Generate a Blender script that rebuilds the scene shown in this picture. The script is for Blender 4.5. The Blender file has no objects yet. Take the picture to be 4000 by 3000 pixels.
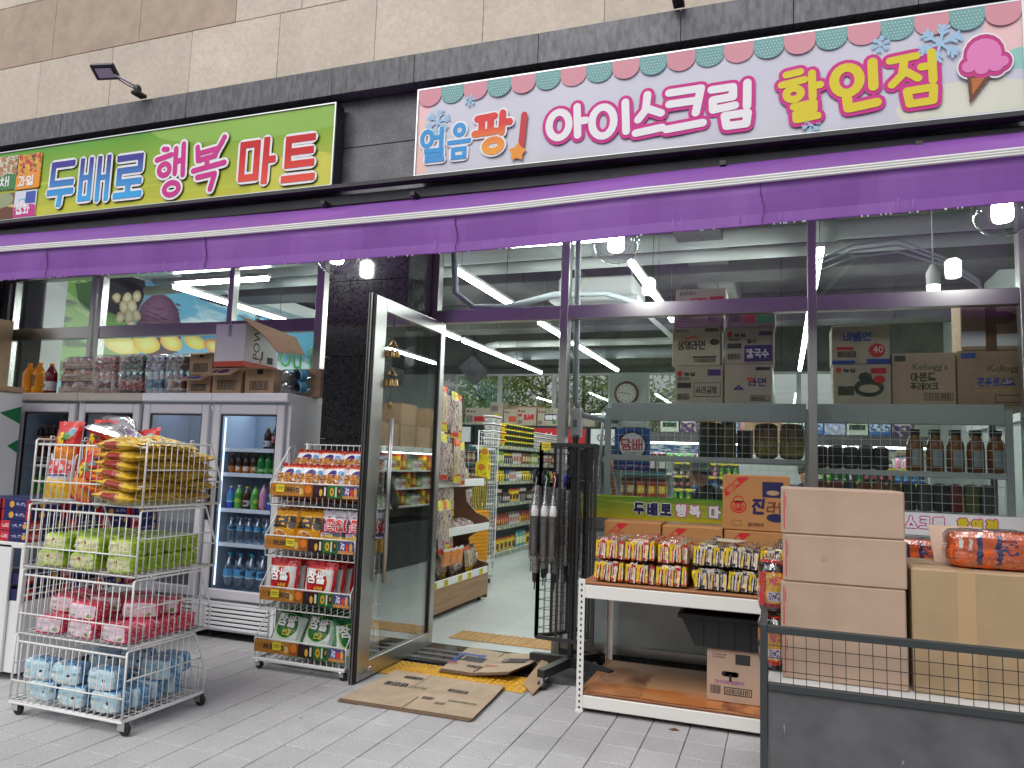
import bpy, math, random
from mathutils import Vector, Matrix
sc = bpy.context.scene
col = sc.collection
rnd = random.Random(7)
# ------------------------------------------------------------------ camera, sky, sun, exposure
RX, RY, RZ = (0.9413, -0.0034, -0.3375), (0.3358, 0.1098, 0.9355), (0.0339, -0.9939, 0.1045)
FPX, CH, SC = 2939.5, 1.5, 4000 / 2212
cam = bpy.data.cameras.new('camera'); camo = bpy.data.objects.new('camera', cam); col.objects.link(camo)
cx = Vector((RX[0], RY[0], RZ[0])).normalized(); cz = -Vector((RX[2], RY[2], RZ[2])).normalized()
cy = cz.cross(cx).normalized(); cx = cy.cross(cz)
M = Matrix((cx, cy, cz)).transposed().to_4x4(); M.translation = (0, 0, CH)
camo.matrix_world = M
cam.sensor_width = 36; cam.lens = 36 * FPX / 4000; cam.clip_start = 0.05; cam.clip_end = 800
sc.camera = camo
w = bpy.data.worlds.new('World'); sc.world = w; w.use_nodes = True
nt = w.node_tree; bg = nt.nodes['Background']
sky = nt.nodes.new('ShaderNodeTexSky'); sky.sky_type = 'NISHITA'; sky.sun_disc = False
SUN_EL, SUN_AZ = math.radians(52), math.radians(200)
sky.sun_elevation = SUN_EL; sky.sun_rotation = SUN_AZ; sky.air_density = 1.2; sky.dust_density = 4; sky.ozone_density = 0.6
hs = nt.nodes.new('ShaderNodeHueSaturation'); hs.inputs['Saturation'].default_value = 0.22
nt.links.new(sky.outputs[0], hs.inputs['Color']); nt.links.new(hs.outputs[0], bg.inputs['Color'])
bg.inputs['Strength'].default_value = 0.12
sun = bpy.data.lights.new('sun', 'SUN'); suno = bpy.data.objects.new('sun', sun); col.objects.link(suno)
sun.energy = 0.75; sun.angle = math.radians(40); sun.color = (1, 0.97, 0.93)
sd = Vector((math.sin(SUN_AZ) * math.cos(SUN_EL), math.cos(SUN_AZ) * math.cos(SUN_EL), math.sin(SUN_EL)))
suno.rotation_euler = sd.to_track_quat('Z', 'Y').to_euler(); suno.location = (0, -10, 20)
sc.view_settings.view_transform = 'Standard'; sc.view_settings.look = 'None'
sc.view_settings.exposure = 0.3; sc.view_settings.gamma = 1; sc.view_settings.use_curve_mapping = False
c_ = sc.cycles; c_.use_denoising = True; c_.max_bounces = 7; c_.diffuse_bounces = 3; c_.glossy_bounces = 4
c_.transparent_max_bounces = 40; c_.transmission_bounces = 4; c_.sample_clamp_indirect = 4; c_.caustics_reflective = False; c_.caustics_refractive = False
c_.use_light_tree = True
def ray(px, py):
    a, b = px * SC - 2000, py * SC - 1500
    return Vector((RX[0]*a + RX[1]*b + RX[2]*FPX, RY[0]*a + RY[1]*b + RY[2]*FPX, RZ[0]*a + RZ[1]*b + RZ[2]*FPX))
def at(px, py, Y):
    r = ray(px, py); t = Y / r.y; return Vector((r.x*t, Y, CH + r.z*t))
def atx(px, py, X):
    r = ray(px, py); t = X / r.x; return Vector((X, r.y*t, CH + r.z*t))
# ------------------------------------------------------------------ materials
MATS = {}
def getm(name):
    if name not in MATS: MATS[name] = bpy.data.materials.new(name)
    return MATS[name]
def base(name, rough=.5, metal=0, spec=.5):
    m = getm(name); m.use_nodes = True; n = m.node_tree; b = n.nodes['Principled BSDF']
    b.inputs['Roughness'].default_value = rough; b.inputs['Metallic'].default_value = metal; b.inputs['Specular IOR Level'].default_value = spec
    return m, n, b
def node(n, t, **k):
    x = n.nodes.new('ShaderNode' + t)
    for a, v in k.items(): setattr(x, a, v)
    return x
def math_(n, op, a, b=None):
    x = node(n, 'Math', operation=op)
    for i, v in enumerate((a, b)):
        if v is None: continue
        if isinstance(v, (int, float)): x.inputs[i].default_value = v
        else: n.links.new(v, x.inputs[i])
    return x.outputs[0]
def mixc(n, fac, a, b, blend='MIX'):
    x = node(n, 'Mix', data_type='RGBA', blend_type=blend)
    for i, v in ((0, fac), (6, a), (7, b)):
        if isinstance(v, (int, float)): x.inputs[i].default_value = v
        elif isinstance(v, tuple): x.inputs[i].default_value = (*v[:3], 1)
        else: n.links.new(v, x.inputs[i])
    return x.outputs[2]
def noise(n, scale, detail=4, vec=None, rough=.55):
    x = node(n, 'TexNoise'); x.inputs['Scale'].default_value = scale; x.inputs['Detail'].default_value = detail; x.inputs['Roughness'].default_value = rough
    if vec is not None: n.links.new(vec, x.inputs['Vector'])
    return x.outputs[0]
def ramp(n, fac, lo, hi):
    x = node(n, 'MapRange'); x.inputs[1].default_value = lo; x.inputs[2].default_value = hi; n.links.new(fac, x.inputs[0]); return x.outputs[0]
def bump(n, b, h, strength, dist=.01):
    x = node(n, 'Bump'); x.inputs['Strength'].default_value = strength; x.inputs['Distance'].default_value = dist
    n.links.new(h, x.inputs['Height']); n.links.new(x.outputs[0], b.inputs['Normal'])
def mul(c, k): return tuple(min(1, v*k) for v in c[:3])
def mat(name, c, rough=.5, metal=0, var=None, bmp=None, spec=.5, emis=0, stretch=None, rand=0, world=False, big=None, boards=None, spots=None):
    """plain paint/plastic/metal: colour with noise variation (scale, amount), bump (scale, strength)"""
    m, n, b = base(name, rough, metal, spec)
    tc = node(n, 'NewGeometry' if world else 'TexCoord'); v = tc.outputs['Position' if world else 'Object']
    if stretch:
        mp = node(n, 'Mapping'); mp.inputs['Scale'].default_value = stretch; n.links.new(v, mp.inputs[0]); v = mp.outputs[0]
    out = None
    if var:
        f = noise(n, var[0], 5, v); out = mixc(n, ramp(n, f, .3, .7), mul(c, 1-var[1]), mul(c, 1+var[1]))
    if big:
        k_ = ramp(n, noise(n, big[0], 6, v, .65), .35, .72); k_.node.inputs[3].default_value = 1-big[1]; k_.node.inputs[4].default_value = 1+big[1]*.5
        x = node(n, 'VectorMath', operation='SCALE'); n.links.new(out, x.inputs[0]); n.links.new(k_, x.inputs['Scale']); out = x.outputs[0]
    if spots:
        vo = node(n, 'TexVoronoi'); vo.inputs['Scale'].default_value = spots[0]; n.links.new(v, vo.inputs['Vector'])
        f_ = math_(n, 'MULTIPLY', math_(n, 'LESS_THAN', vo.outputs['Distance'], spots[1]), math_(n, 'GREATER_THAN', noise(n, 1.7, 2, v), .5)); out = mixc(n, math_(n, 'MULTIPLY', f_, .6), out, mul(c, .35))
    if boards:
        br = node(n, 'TexBrick'); mp = node(n, 'Mapping'); mp.inputs['Rotation'].default_value = boards[1]; n.links.new(v, mp.inputs[0]); n.links.new(mp.outputs[0], br.inputs['Vector'])
        br.inputs['Scale'].default_value = boards[0]; br.inputs['Color1'].default_value = (1, 1, 1, 1); br.inputs['Color2'].default_value = (.8, .81, .78, 1); br.inputs['Mortar'].default_value = (.5, .5, .48, 1); br.inputs['Mortar Size'].default_value = .008; br.inputs['Brick Width'].default_value = 1.2; br.inputs['Row Height'].default_value = .6
        out = mixc(n, 1.0, out, br.outputs['Color'], 'MULTIPLY')
    if rand:
        oi = node(n, 'ObjectInfo'); r = ramp(n, oi.outputs['Random'], 0, 1); r.node.inputs[3].default_value = 1-rand; r.node.inputs[4].default_value = 1+rand
        x = node(n, 'VectorMath', operation='SCALE')
        if out is not None: n.links.new(out, x.inputs[0])
        else: x.inputs[0].default_value = c[:3]
        n.links.new(r, x.inputs['Scale']); out = x.outputs[0]
    if out is not None: n.links.new(out, b.inputs['Base Color'])
    else: b.inputs['Base Color'].default_value = (*c[:3], 1)
    if bmp: bump(n, b, noise(n, bmp[0], 4, v), bmp[1], bmp[2] if len(bmp) > 2 else .01)
    if emis: b.inputs['Emission Color'].default_value = (*c[:3], 1); b.inputs['Emission Strength'].default_value = emis
    return m
def glass(name, tint=(.93, .97, .95), refl=1.0, rough=0, floor=.04, bmp=None, gcol=(1, 1, 1)):
    m = getm(name); m.use_nodes = True; n = m.node_tree; n.nodes.clear()
    t = node(n, 'BsdfTransparent'); t.inputs[0].default_value = (*tint, 1)
    g = node(n, 'BsdfGlossy'); g.inputs['Roughness'].default_value = rough; g.inputs[0].default_value = (*gcol, 1)
    lw = node(n, 'LayerWeight'); lw.inputs[0].default_value = .5
    f = math_(n, 'ADD', math_(n, 'MULTIPLY', math_(n, 'POWER', lw.outputs['Facing'], 5.0), .9*refl), floor*refl)
    if bmp:
        x = node(n, 'Bump'); x.inputs['Strength'].default_value = bmp[1]; x.inputs['Distance'].default_value = .01
        tc = node(n, 'TexCoord'); n.links.new(noise(n, bmp[0], 3, tc.outputs['Object']), x.inputs['Height']); n.links.new(x.outputs[0], g.inputs['Normal']); n.links.new(x.outputs[0], lw.inputs['Normal'])
    mx = node(n, 'MixShader'); n.links.new(f, mx.inputs[0]); n.links.new(t.outputs[0], mx.inputs[1]); n.links.new(g.outputs[0], mx.inputs[2])
    o = node(n, 'OutputMaterial'); n.links.new(mx.outputs[0], o.inputs[0])
    return m
def emit(name, c, s):
    m = getm(name); m.use_nodes = True; n = m.node_tree; n.nodes.clear()
    e = node(n, 'Emission'); e.inputs[0].default_value = (*c, 1); e.inputs[1].default_value = s
    o = node(n, 'OutputMaterial'); n.links.new(e.outputs[0], o.inputs[0]); return m
def pr(name, c, shapes=(), rough=.4, top=None, metal=0, crinkle=None, wob=0.0, spec=.5):
    """flat print on UV: base colour (or vertical gradient to top) and shapes:
    ('r',x0,y0,x1,y1,col) ('e',cx,cy,rx,ry,col) ('b',x0,y0,x1,y1,scale,thr,col[,stretch])  ('d',x0,y0,x1,y1,scale,col) dots"""
    m, n, b = base(name, rough, metal, spec)
    uv = node(n, 'UVMap'); v0 = uv.outputs[0]
    if wob:
        nz = node(n, 'TexNoise'); nz.inputs['Scale'].default_value = 7; n.links.new(v0, nz.inputs['Vector'])
        vm = node(n, 'VectorMath', operation='MULTIPLY_ADD'); n.links.new(nz.outputs['Color'], vm.inputs[0]); vm.inputs[1].default_value = (wob,)*3
        sub = node(n, 'VectorMath', operation='SUBTRACT'); n.links.new(v0, sub.inputs[0]); sub.inputs[1].default_value = (wob*.5,)*3
        n.links.new(sub.outputs[0], vm.inputs[2]); v0 = vm.outputs[0]
    sp = node(n, 'SeparateXYZ'); n.links.new(v0, sp.inputs[0]); u, v = sp.outputs[0], sp.outputs[1]
    cur = c
    if top: cur = mixc(n, v, c, top)
    def rect(x0, y0, x1, y1):
        a = math_(n, 'LESS_THAN', math_(n, 'ABSOLUTE', math_(n, 'SUBTRACT', u, (x0+x1)/2)), abs(x1-x0)/2)
        d = math_(n, 'LESS_THAN', math_(n, 'ABSOLUTE', math_(n, 'SUBTRACT', v, (y0+y1)/2)), abs(y1-y0)/2)
        return math_(n, 'MULTIPLY', a, d)
    for s in shapes:
        if s[0] == 'r': f = rect(*s[1:5])
        elif s[0] == 'e':
            a = math_(n, 'POWER', math_(n, 'MULTIPLY', math_(n, 'SUBTRACT', u, s[1]), 1/s[3]), 2.0)
            d = math_(n, 'POWER', math_(n, 'MULTIPLY', math_(n, 'SUBTRACT', v, s[2]), 1/s[4]), 2.0)
            f = math_(n, 'LESS_THAN', math_(n, 'ADD', a, d), 1.0)
        elif s[0] == 's':   # a round thing in a printed picture: soft towards its rim
            a = math_(n, 'POWER', math_(n, 'MULTIPLY', math_(n, 'SUBTRACT', u, s[1]), 1/s[3]), 2.0)
            d = math_(n, 'POWER', math_(n, 'MULTIPLY', math_(n, 'SUBTRACT', v, s[2]), 1/s[4]), 2.0)
            f = ramp(n, math_(n, 'ADD', a, d), 1.0, .0)
        elif s[0] == 'b':
            mp = node(n, 'Mapping'); st = s[8] if len(s) > 8 else (1, 1, 1); mp.inputs['Scale'].default_value = st; n.links.new(v0, mp.inputs[0])
            sw_ = .12 if len(s) > 9 else .025; f = math_(n, 'MULTIPLY', rect(*s[1:5]), ramp(n, noise(n, s[5], 3, mp.outputs[0]), s[6]-sw_, s[6]+sw_))
        elif s[0] == 'd':
            vo = node(n, 'TexVoronoi'); vo.inputs['Scale'].default_value = s[5]; n.links.new(v0, vo.inputs['Vector'])
            f = math_(n, 'MULTIPLY', rect(*s[1:5]), math_(n, 'LESS_THAN', vo.outputs['Distance'], .38))
        cur = mixc(n, f, cur, s[7] if s[0] == 'b' else s[-1])
    if isinstance(cur, tuple): b.inputs['Base Color'].default_value = (*cur, 1)
    else: n.links.new(cur, b.inputs['Base Color'])
    if crinkle:
        tc = node(n, 'TexCoord'); oi = node(n, 'ObjectInfo')
        ad = node(n, 'VectorMath', operation='ADD'); n.links.new(tc.outputs['Object'], ad.inputs[0]); n.links.new(oi.outputs['Random'], ad.inputs[1])
        bump(n, b, noise(n, crinkle[0], 3, ad.outputs[0], .6), crinkle[1], .02)
    return m
# ------------------------------------------------------------------ mesh collector
class MB:
    def __init__(s): s.v, s.f, s.m, s.s, s.uv = [], [], [], [], []
    def face(s, pts, m, smooth=False, uv=None):
        k = len(s.v); s.v += [tuple(p) for p in pts]; s.f.append(tuple(range(k, k+len(pts)))); s.m.append(m); s.s.append(smooth); s.uv.append(uv)
    def mesh(s, verts, faces, m, smooth=False, uvs=None):
        k = len(s.v); s.v += [tuple(p) for p in verts]
        for i, f in enumerate(faces):
            s.f.append(tuple(j+k for j in f)); s.m.append(m[i] if isinstance(m, list) else m); s.s.append(smooth); s.uv.append(uvs[i] if uvs else None)
    def box(s, x0, x1, y0, y1, z0, z1, m, front=None, right=None, top=None, left=None, c=0):
        if x0 > x1: x0, x1 = x1, x0
        if y0 > y1: y0, y1 = y1, y0
        if z0 > z1: z0, z1 = z1, z0
        U = ((0, 0), (1, 0), (1, 1), (0, 1))
        c = min(c, .45*min(x1-x0, y1-y0, z1-z0))
        def q(ax, sg):
            lo, hi = (x0, y0, z0), (x1, y1, z1)
            o = {0: (1, 2), 1: (0, 2), 2: (0, 1)}[ax]
            P = []
            for a, b in ((0, 0), (1, 0), (1, 1), (0, 1)):
                p = [0, 0, 0]; p[ax] = hi[ax] if sg > 0 else lo[ax]
                p[o[0]] = hi[o[0]]-c if a else lo[o[0]]+c; p[o[1]] = hi[o[1]]-c if b else lo[o[1]]+c
                P.append(tuple(p))
            return P
        Q = {}
        for ax, sg, mm in ((1, -1, front), (0, 1, right), (2, 1, top), (0, -1, left), (1, 1, None), (2, -1, None)):
            Q[ax, sg] = q(ax, sg); s.face(Q[ax, sg], mm or m, False, U)
        if c:
            for a, b in ((0, 1), (0, 2), (1, 2)):
                for sa in (-1, 1):
                    for sb in (-1, 1):
                        A, B = Q[a, sa], Q[b, sb]; o = 3-a-b
                        pa = [p for p in A if abs(p[b]-((x1, y1, z1)[b]-c if sb > 0 else (x0, y0, z0)[b]+c)) < 1e-7]
                        pb = [p for p in B if abs(p[a]-((x1, y1, z1)[a]-c if sa > 0 else (x0, y0, z0)[a]+c)) < 1e-7]
                        pa.sort(key=lambda p: p[o]); pb.sort(key=lambda p: p[o])
                        s.face([pa[0], pa[1], pb[1], pb[0]], m, False, U)
            for sx in (-1, 1):
                for sy in (-1, 1):
                    for sz in (-1, 1):
                        X, Y, Z = (x1 if sx > 0 else x0), (y1 if sy > 0 else y0), (z1 if sz > 0 else z0)
                        s.face([(X, Y-sy*c, Z-sz*c), (X-sx*c, Y, Z-sz*c), (X-sx*c, Y-sy*c, Z)], m)
    def tube(s, pts, r, m, n=6, closed=False, cap=True):
        pts = [Vector(p) for p in pts]; N = len(pts); rings = []
        up = None
        for i in range(N):
            a = pts[i-1] if i or closed else pts[i]; b = pts[(i+1) % N] if i < N-1 or closed else pts[i]
            t = (b-a).normalized() if (b-a).length else Vector((0, 0, 1))
            if up is None: up = t.orthogonal().normalized()
            up = (up - t*up.dot(t)).normalized() if (up - t*up.dot(t)).length > 1e-4 else t.orthogonal().normalized()
            sd_ = t.cross(up)
            rr = r[i] if isinstance(r, (list, tuple)) else r
            rings.append([pts[i] + (up*math.cos(2*math.pi*k/n) + sd_*math.sin(2*math.pi*k/n))*rr for k in range(n)])
        V = [p for g in rings for p in g]; F = []
        for i in range(N if closed else N-1):
            j = (i+1) % N
            for k in range(n): F.append((i*n+k, i*n+(k+1) % n, j*n+(k+1) % n, j*n+k))
        if cap and not closed: F += [tuple(range(n-1, -1, -1)), tuple((N-1)*n+k for k in range(n))]
        s.mesh(V, F, m, n > 4)
    def rod(s, p, q, r, m, n=6): s.tube([p, q], r, m, n)
    def lathe(s, c, prof, m, n=12, axis='z', uv=False):
        V, F, UV = [], [], []
        L = len(prof)
        for r, z in prof:
            for k in range(n):
                a = 2*math.pi*k/n; x, y = r*math.cos(a), r*math.sin(a)
                p = {'z': (x, y, z), 'y': (x, z, y), 'x': (z, x, y)}[axis]
                V.append((c[0]+p[0], c[1]+p[1], c[2]+p[2]))
        for i in range(L-1):
            for k in range(n):
                F.append((i*n+k, i*n+(k+1) % n, (i+1)*n+(k+1) % n, (i+1)*n+k))
                UV.append([((k+.0)/n, i/(L-1)), ((k+1.)/n, i/(L-1)), ((k+1.)/n, (i+1)/(L-1)), (k/n, (i+1)/(L-1))])
        s.mesh(V, F, m, True, UV)
    def prism(s, poly, lo, hi, m, axis='y', side=None, uvf=False):
        """poly in the plane normal to axis, extruded lo..hi"""
        def P(a, b, t): return {'y': (a, t, b), 'x': (t, a, b), 'z': (a, b, t)}[axis]
        k = len(poly)
        xs = [p[0] for p in poly]; ys = [p[1] for p in poly]; w_, h_ = max(xs)-min(xs) or 1, max(ys)-min(ys) or 1
        uv = [((p[0]-min(xs))/w_, (p[1]-min(ys))/h_) for p in poly]
        s.face([P(*p, lo) for p in poly], m, False, uv); s.face([P(*p, hi) for p in reversed(poly)], m, False, uv[::-1])
        for i in range(k):
            a, b = poly[i], poly[(i+1) % k]
            s.face([P(*a, lo), P(*b, lo), P(*b, hi), P(*a, hi)], side or m)
    def put(s, polys, m, org, ux=(1, 0, 0), uy=(0, 0, 1), nn=(0, -1, 0), d=.002, step=.00008, fn=None):
        ux, uy, nn, org = Vector(ux), Vector(uy), Vector(nn), Vector(org)
        for i, g in enumerate(polys):
            lay, pts = g
            dd = d + lay*step
            s.face([(fn(a, b) + nn*dd) if fn else org + ux*a + uy*b + nn*dd for a, b in pts], m)
    def xf(s, mtx):
        s.v = [tuple(mtx @ Vector(p)) for p in s.v]; return s
    def jit(s, a, seed=1):
        r = random.Random(seed); s.v = [(x+r.uniform(-a, a), y+r.uniform(-a, a), z+r.uniform(-a, a)) for x, y, z in s.v]; return s
def link(o, parent=None):
    col.objects.link(o)
    if parent is not None: o.parent = parent
    return o
def rootloc(o):
    p = Vector((0, 0, 0))
    while o is not None: p += o.location; o = o.parent
    return p
def tag(o, label=None, cat=None, group=None, kind=None):
    if label: o['label'] = label
    if cat: o['category'] = cat
    if group: o['group'] = group
    if kind: o['kind'] = kind
    return o
def build(mb, name, parent=None, loc=(0, 0, 0)):
    off = rootloc(parent) if parent is not None else Vector(loc)
    me = bpy.data.meshes.new(name); me.from_pydata([(x-off.x, y-off.y, z-off.z) for x, y, z in mb.v], [], mb.f)
    ms = []
    for m in mb.m:
        if m not in ms: ms.append(m)
    for m in ms: me.materials.append(getm(m))
    ix = {m: i for i, m in enumerate(ms)}
    me.polygons.foreach_set('material_index', [ix[m] for m in mb.m]); me.polygons.foreach_set('use_smooth', mb.s)
    if any(mb.uv):
        L = me.uv_layers.new(name='UVMap'); dat = []
        for f, u in zip(mb.f, mb.uv):
            for i in range(len(f)): dat += list(u[i]) if u else [.02, .02]
        L.data.foreach_set('uv', dat)
    o = bpy.data.objects.new(name, me); link(o, parent)
    if parent is None: o.location = loc
    return o
def thing(name, label, cat, loc=(0, 0, 0), group=None, rz=0):
    o = bpy.data.objects.new(name, None); link(o); o.location = loc; o.rotation_euler = (0, 0, rz); o.empty_display_size = .1
    return tag(o, label, cat, group)
def solo(mb, name, label, cat, loc=(0, 0, 0), group=None, kind=None):
    return tag(build(mb, name, None, loc), label, cat, group, kind)
def struct(mb, name, loc=(0, 0, 0), parent=None):
    o = build(mb, name, parent, loc)
    if parent is None: o['kind'] = 'structure'
    return o
KIDS = {}
def kids(o): return [c for c in o.children]
def dup(o, loc, label=None, rot=None, group=None, scale=None, parent=None):
    c = o.copy(); link(c, parent); c.location = loc
    if rot is not None: c.rotation_euler = rot
    if scale: c.scale = scale
    if label: c['label'] = label
    if group: c['group'] = group
    key = o.name
    if key not in KIDS: KIDS[key] = [(k, list(k.children)) for k in o.children]
    for k, gs in KIDS[key]:
        d = k.copy(); link(d, c)
        for g in gs: e = g.copy(); link(e, d)
    return c
def pc(o, parent, loc, rot=None, scale=None):   # a copy of one part
    c = o.copy(); link(c, parent); c.location = loc
    if rot is not None: c.rotation_euler = rot
    if scale: c.scale = scale
    return c
ORD = ['first', 'second', 'third', 'fourth', 'fifth', 'sixth', 'seventh', 'eighth', 'ninth', 'tenth', 'eleventh', 'twelfth', 'thirteenth', 'fourteenth', 'fifteenth', 'sixteenth', 'seventeenth', 'eighteenth', 'nineteenth', 'twentieth']
def nth(k):
    if k < 20: return ORD[k]
    return ['twenty', 'thirty', 'forty', 'fifty'][(k+1)//10-2] + ('-'+ORD[(k+1) % 10-1] if (k+1) % 10 else 'th') if (k+1) % 10 else ['twentieth', 'thirtieth', 'fortieth', 'fiftieth'][(k+1)//10-2]
# ------------------------------------------------------------------ lettering: hangul from strokes, latin from the built-in font
def _j(*ls): return [list(l) for l in ls]
JC = {'ㄱ': _j([(0, 1), (1, 1), (.92, 0)]), 'ㄴ': _j([(0, 1), (0, 0), (1, 0)]), 'ㄷ': _j([(1, 1), (0, 1), (0, 0), (1, 0)]),
 'ㄹ': _j([(0, 1), (1, 1), (1, .5), (0, .5), (0, 0), (1, 0)]), 'ㅁ': _j([(0, 1), (1, 1), (1, 0), (0, 0), (0, 1)]),
 'ㅂ': _j([(0, 1), (0, 0), (1, 0), (1, 1)], [(0, .5), (1, .5)]), 'ㅅ': _j([(.5, 1), (.4, .5), (0, 0)], [(.46, .6), (1, 0)]),
 'ㅇ': ['o', 0, 0, 1, 1], 'ㅈ': _j([(0, 1), (1, 1)], [(.5, 1), (.4, .5), (0, 0)], [(.48, .55), (1, 0)]),
 'ㅊ': _j([(.35, 1.05), (.65, 1.05)], [(0, .76), (1, .76)], [(.5, .76), (.4, .4), (0, 0)], [(.48, .42), (1, 0)]),
 'ㅋ': _j([(0, 1), (1, 1), (.92, 0)], [(0, .5), (.96, .5)]), 'ㅌ': _j([(1, 1), (0, 1), (0, 0), (1, 0)], [(0, .5), (1, .5)]),
 'ㅍ': _j([(0, 1), (1, 1)], [(.28, 1), (.28, 0)], [(.72, 1), (.72, 0)], [(0, 0), (1, 0)]),
 'ㅎ': [[(.3, 1.08), (.7, 1.08)], [(0, .8), (1, .8)], ['o', .08, 0, .92, .58]]}
LS = 'ㄱㄲㄴㄷㄸㄹㅁㅂㅃㅅㅆㅇㅈㅉㅊㅋㅌㅍㅎ'; VS = 'ㅏㅐㅑㅒㅓㅔㅕㅖㅗㅘㅙㅚㅛㅜㅝㅞㅟㅠㅡㅢㅣ'
TS = ' ㄱㄲㄳㄴㄵㄶㄷㄹㄺㄻㄼㄽㄾㄿㅀㅁㅂㅄㅅㅆㅇㅈㅊㅋㅌㅍㅎ'
DBL = {'ㄲ': 'ㄱㄱ', 'ㄸ': 'ㄷㄷ', 'ㅃ': 'ㅂㅂ', 'ㅆ': 'ㅅㅅ', 'ㅉ': 'ㅈㅈ'}
VV = {'ㅏ': _j([(.2, 1), (.2, 0)], [(.2, .52), (.95, .52)]), 'ㅐ': _j([(.05, 1), (.05, 0)], [(.85, 1), (.85, 0)], [(.05, .52), (.85, .52)]),
 'ㅑ': _j([(.2, 1), (.2, 0)], [(.2, .65), (.95, .65)], [(.2, .35), (.95, .35)]), 'ㅓ': _j([(.8, 1), (.8, 0)], [(-.1, .52), (.8, .52)]),
 'ㅔ': _j([(.4, 1), (.4, 0)], [(.95, 1), (.95, 0)], [(-.15, .52), (.4, .52)]), 'ㅕ': _j([(.8, 1), (.8, 0)], [(0, .68), (.8, .68)], [(0, .36), (.8, .36)]),
 'ㅣ': _j([(.55, 1), (.55, 0)]), 'ㅗ': _j([(0, .1), (1, .1)], [(.5, .1), (.5, 1)]), 'ㅛ': _j([(0, .1), (1, .1)], [(.3, .1), (.3, 1)], [(.7, .1), (.7, 1)]),
 'ㅜ': _j([(0, .9), (1, .9)], [(.5, .9), (.5, 0)]), 'ㅠ': _j([(0, .9), (1, .9)], [(.3, .9), (.3, 0)], [(.7, .9), (.7, 0)]), 'ㅡ': _j([(0, .5), (1, .5)])}
def place(st, x0, y0, x1, y1):
    out = []
    items = [st] if st and st[0] == 'o' else st
    for l in items:
        if l[0] == 'o': out.append(['o', x0+(x1-x0)*l[1], y0+(y1-y0)*l[2], x0+(x1-x0)*l[3], y0+(y1-y0)*l[4]])
        else: out.append([(x0+(x1-x0)*a, y0+(y1-y0)*b) for a, b in l])
    return out
def cons(ch, x0, y0, x1, y1):
    if ch in DBL:
        a, b = DBL[ch]; g = (x1-x0)
        return cons(a, x0, y0, x0+g*.4, y1) + cons(b, x0+g*.6, y0, x1, y1)
    return place(JC[ch], x0, y0, x1, y1)
def syl(ch):
    k = ord(ch)-0xAC00; L, V, T = LS[k//588], VS[(k % 588)//28], TS[k % 28]
    has = T != ' '; b = .42 if has else .06
    comp = {'ㅘ': ('ㅗ', 'ㅏ'), 'ㅚ': ('ㅗ', 'ㅣ'), 'ㅢ': ('ㅡ', 'ㅣ'), 'ㅟ': ('ㅜ', 'ㅣ'), 'ㅝ': ('ㅜ', 'ㅓ')}
    if V in comp:
        a, c = comp[V]; m = b + (.95-b)*.38
        o = cons(L, .1, m+.1, .52, .92) + place(VV[a], .04, b, .6, m) + place(VV[c], .7, b-.02, .98, .97)
    elif V in 'ㅗㅛㅜㅠㅡ':
        up = V in 'ㅗㅛ'; m = b + (.95-b)*(.36 if V != 'ㅡ' else .2)
        o = cons(L, .17, m+(.06 if up else .1), .83, .93) + place(VV[V], .03, b, .97, m)
    elif V in 'ㅐㅔㅒㅖ':
        o = cons(L, .06, b+.05, .41, .9) + place(VV['ㅐ' if V == 'ㅒ' else 'ㅔ' if V == 'ㅖ' else V], .62, b-.02, .96, .97)
    elif V in 'ㅓㅕ':
        o = cons(L, .06, b+.05, .5, .9) + place(VV[V], .58, b-.02, .98, .97)
    else:
        o = cons(L, .06, b+.05, .58, .9) + place(VV[V], .66, b-.02, .99, .97)
    if has: o += cons(T if T in JC or T in DBL else 'ㄴ', .2, .04, .9, .3)
    return o
def stroke_polys(st, cw, ch, ox, oy, sw, rnd_=True, lay=0):
    P = []; h = sw/2; k = lay
    for l in st:
        if l[0] == 'o':
            cx_, cy_, rx, ry = ox+cw*(l[1]+l[3])/2, oy+ch*(l[2]+l[4])/2, cw*(l[3]-l[1])/2, ch*(l[4]-l[2])/2
            N = 20
            for i in range(N):
                a, b = 2*math.pi*i/N, 2*math.pi*(i+1)/N
                ri = (max(rx-h, .0), max(ry-h, .0)); ro = (rx+h, ry+h)
                P.append((k, [(cx_+ri[0]*math.cos(a), cy_+ri[1]*math.sin(a)), (cx_+ro[0]*math.cos(a), cy_+ro[1]*math.sin(a)),
                              (cx_+ro[0]*math.cos(b), cy_+ro[1]*math.sin(b)), (cx_+ri[0]*math.cos(b), cy_+ri[1]*math.sin(b))]))
            k += 1; continue
        pts = [(ox+cw*a, oy+ch*b) for a, b in l]
        for (ax, ay), (bx, by) in zip(pts, pts[1:]):
            d = math.hypot(bx-ax, by-ay) or 1e-6; tx, ty = (bx-ax)/d, (by-ay)/d
            if rnd_:
                g = []; a0 = math.atan2(ty, tx)
                for i in range(7): t = a0-math.pi/2+math.pi*i/6; g.append((bx+h*math.cos(t), by+h*math.sin(t)))
                for i in range(7): t = a0+math.pi/2+math.pi*i/6; g.append((ax+h*math.cos(t), ay+h*math.sin(t)))
            else:
                g = [(ax-tx*h-ty*h, ay-ty*h+tx*h), (ax-tx*h+ty*h, ay-ty*h-tx*h), (bx+tx*h+ty*h, by+ty*h-tx*h), (bx+tx*h-ty*h, by+ty*h+tx*h)]
            P.append((k, g)); k += 1
    return P
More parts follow.
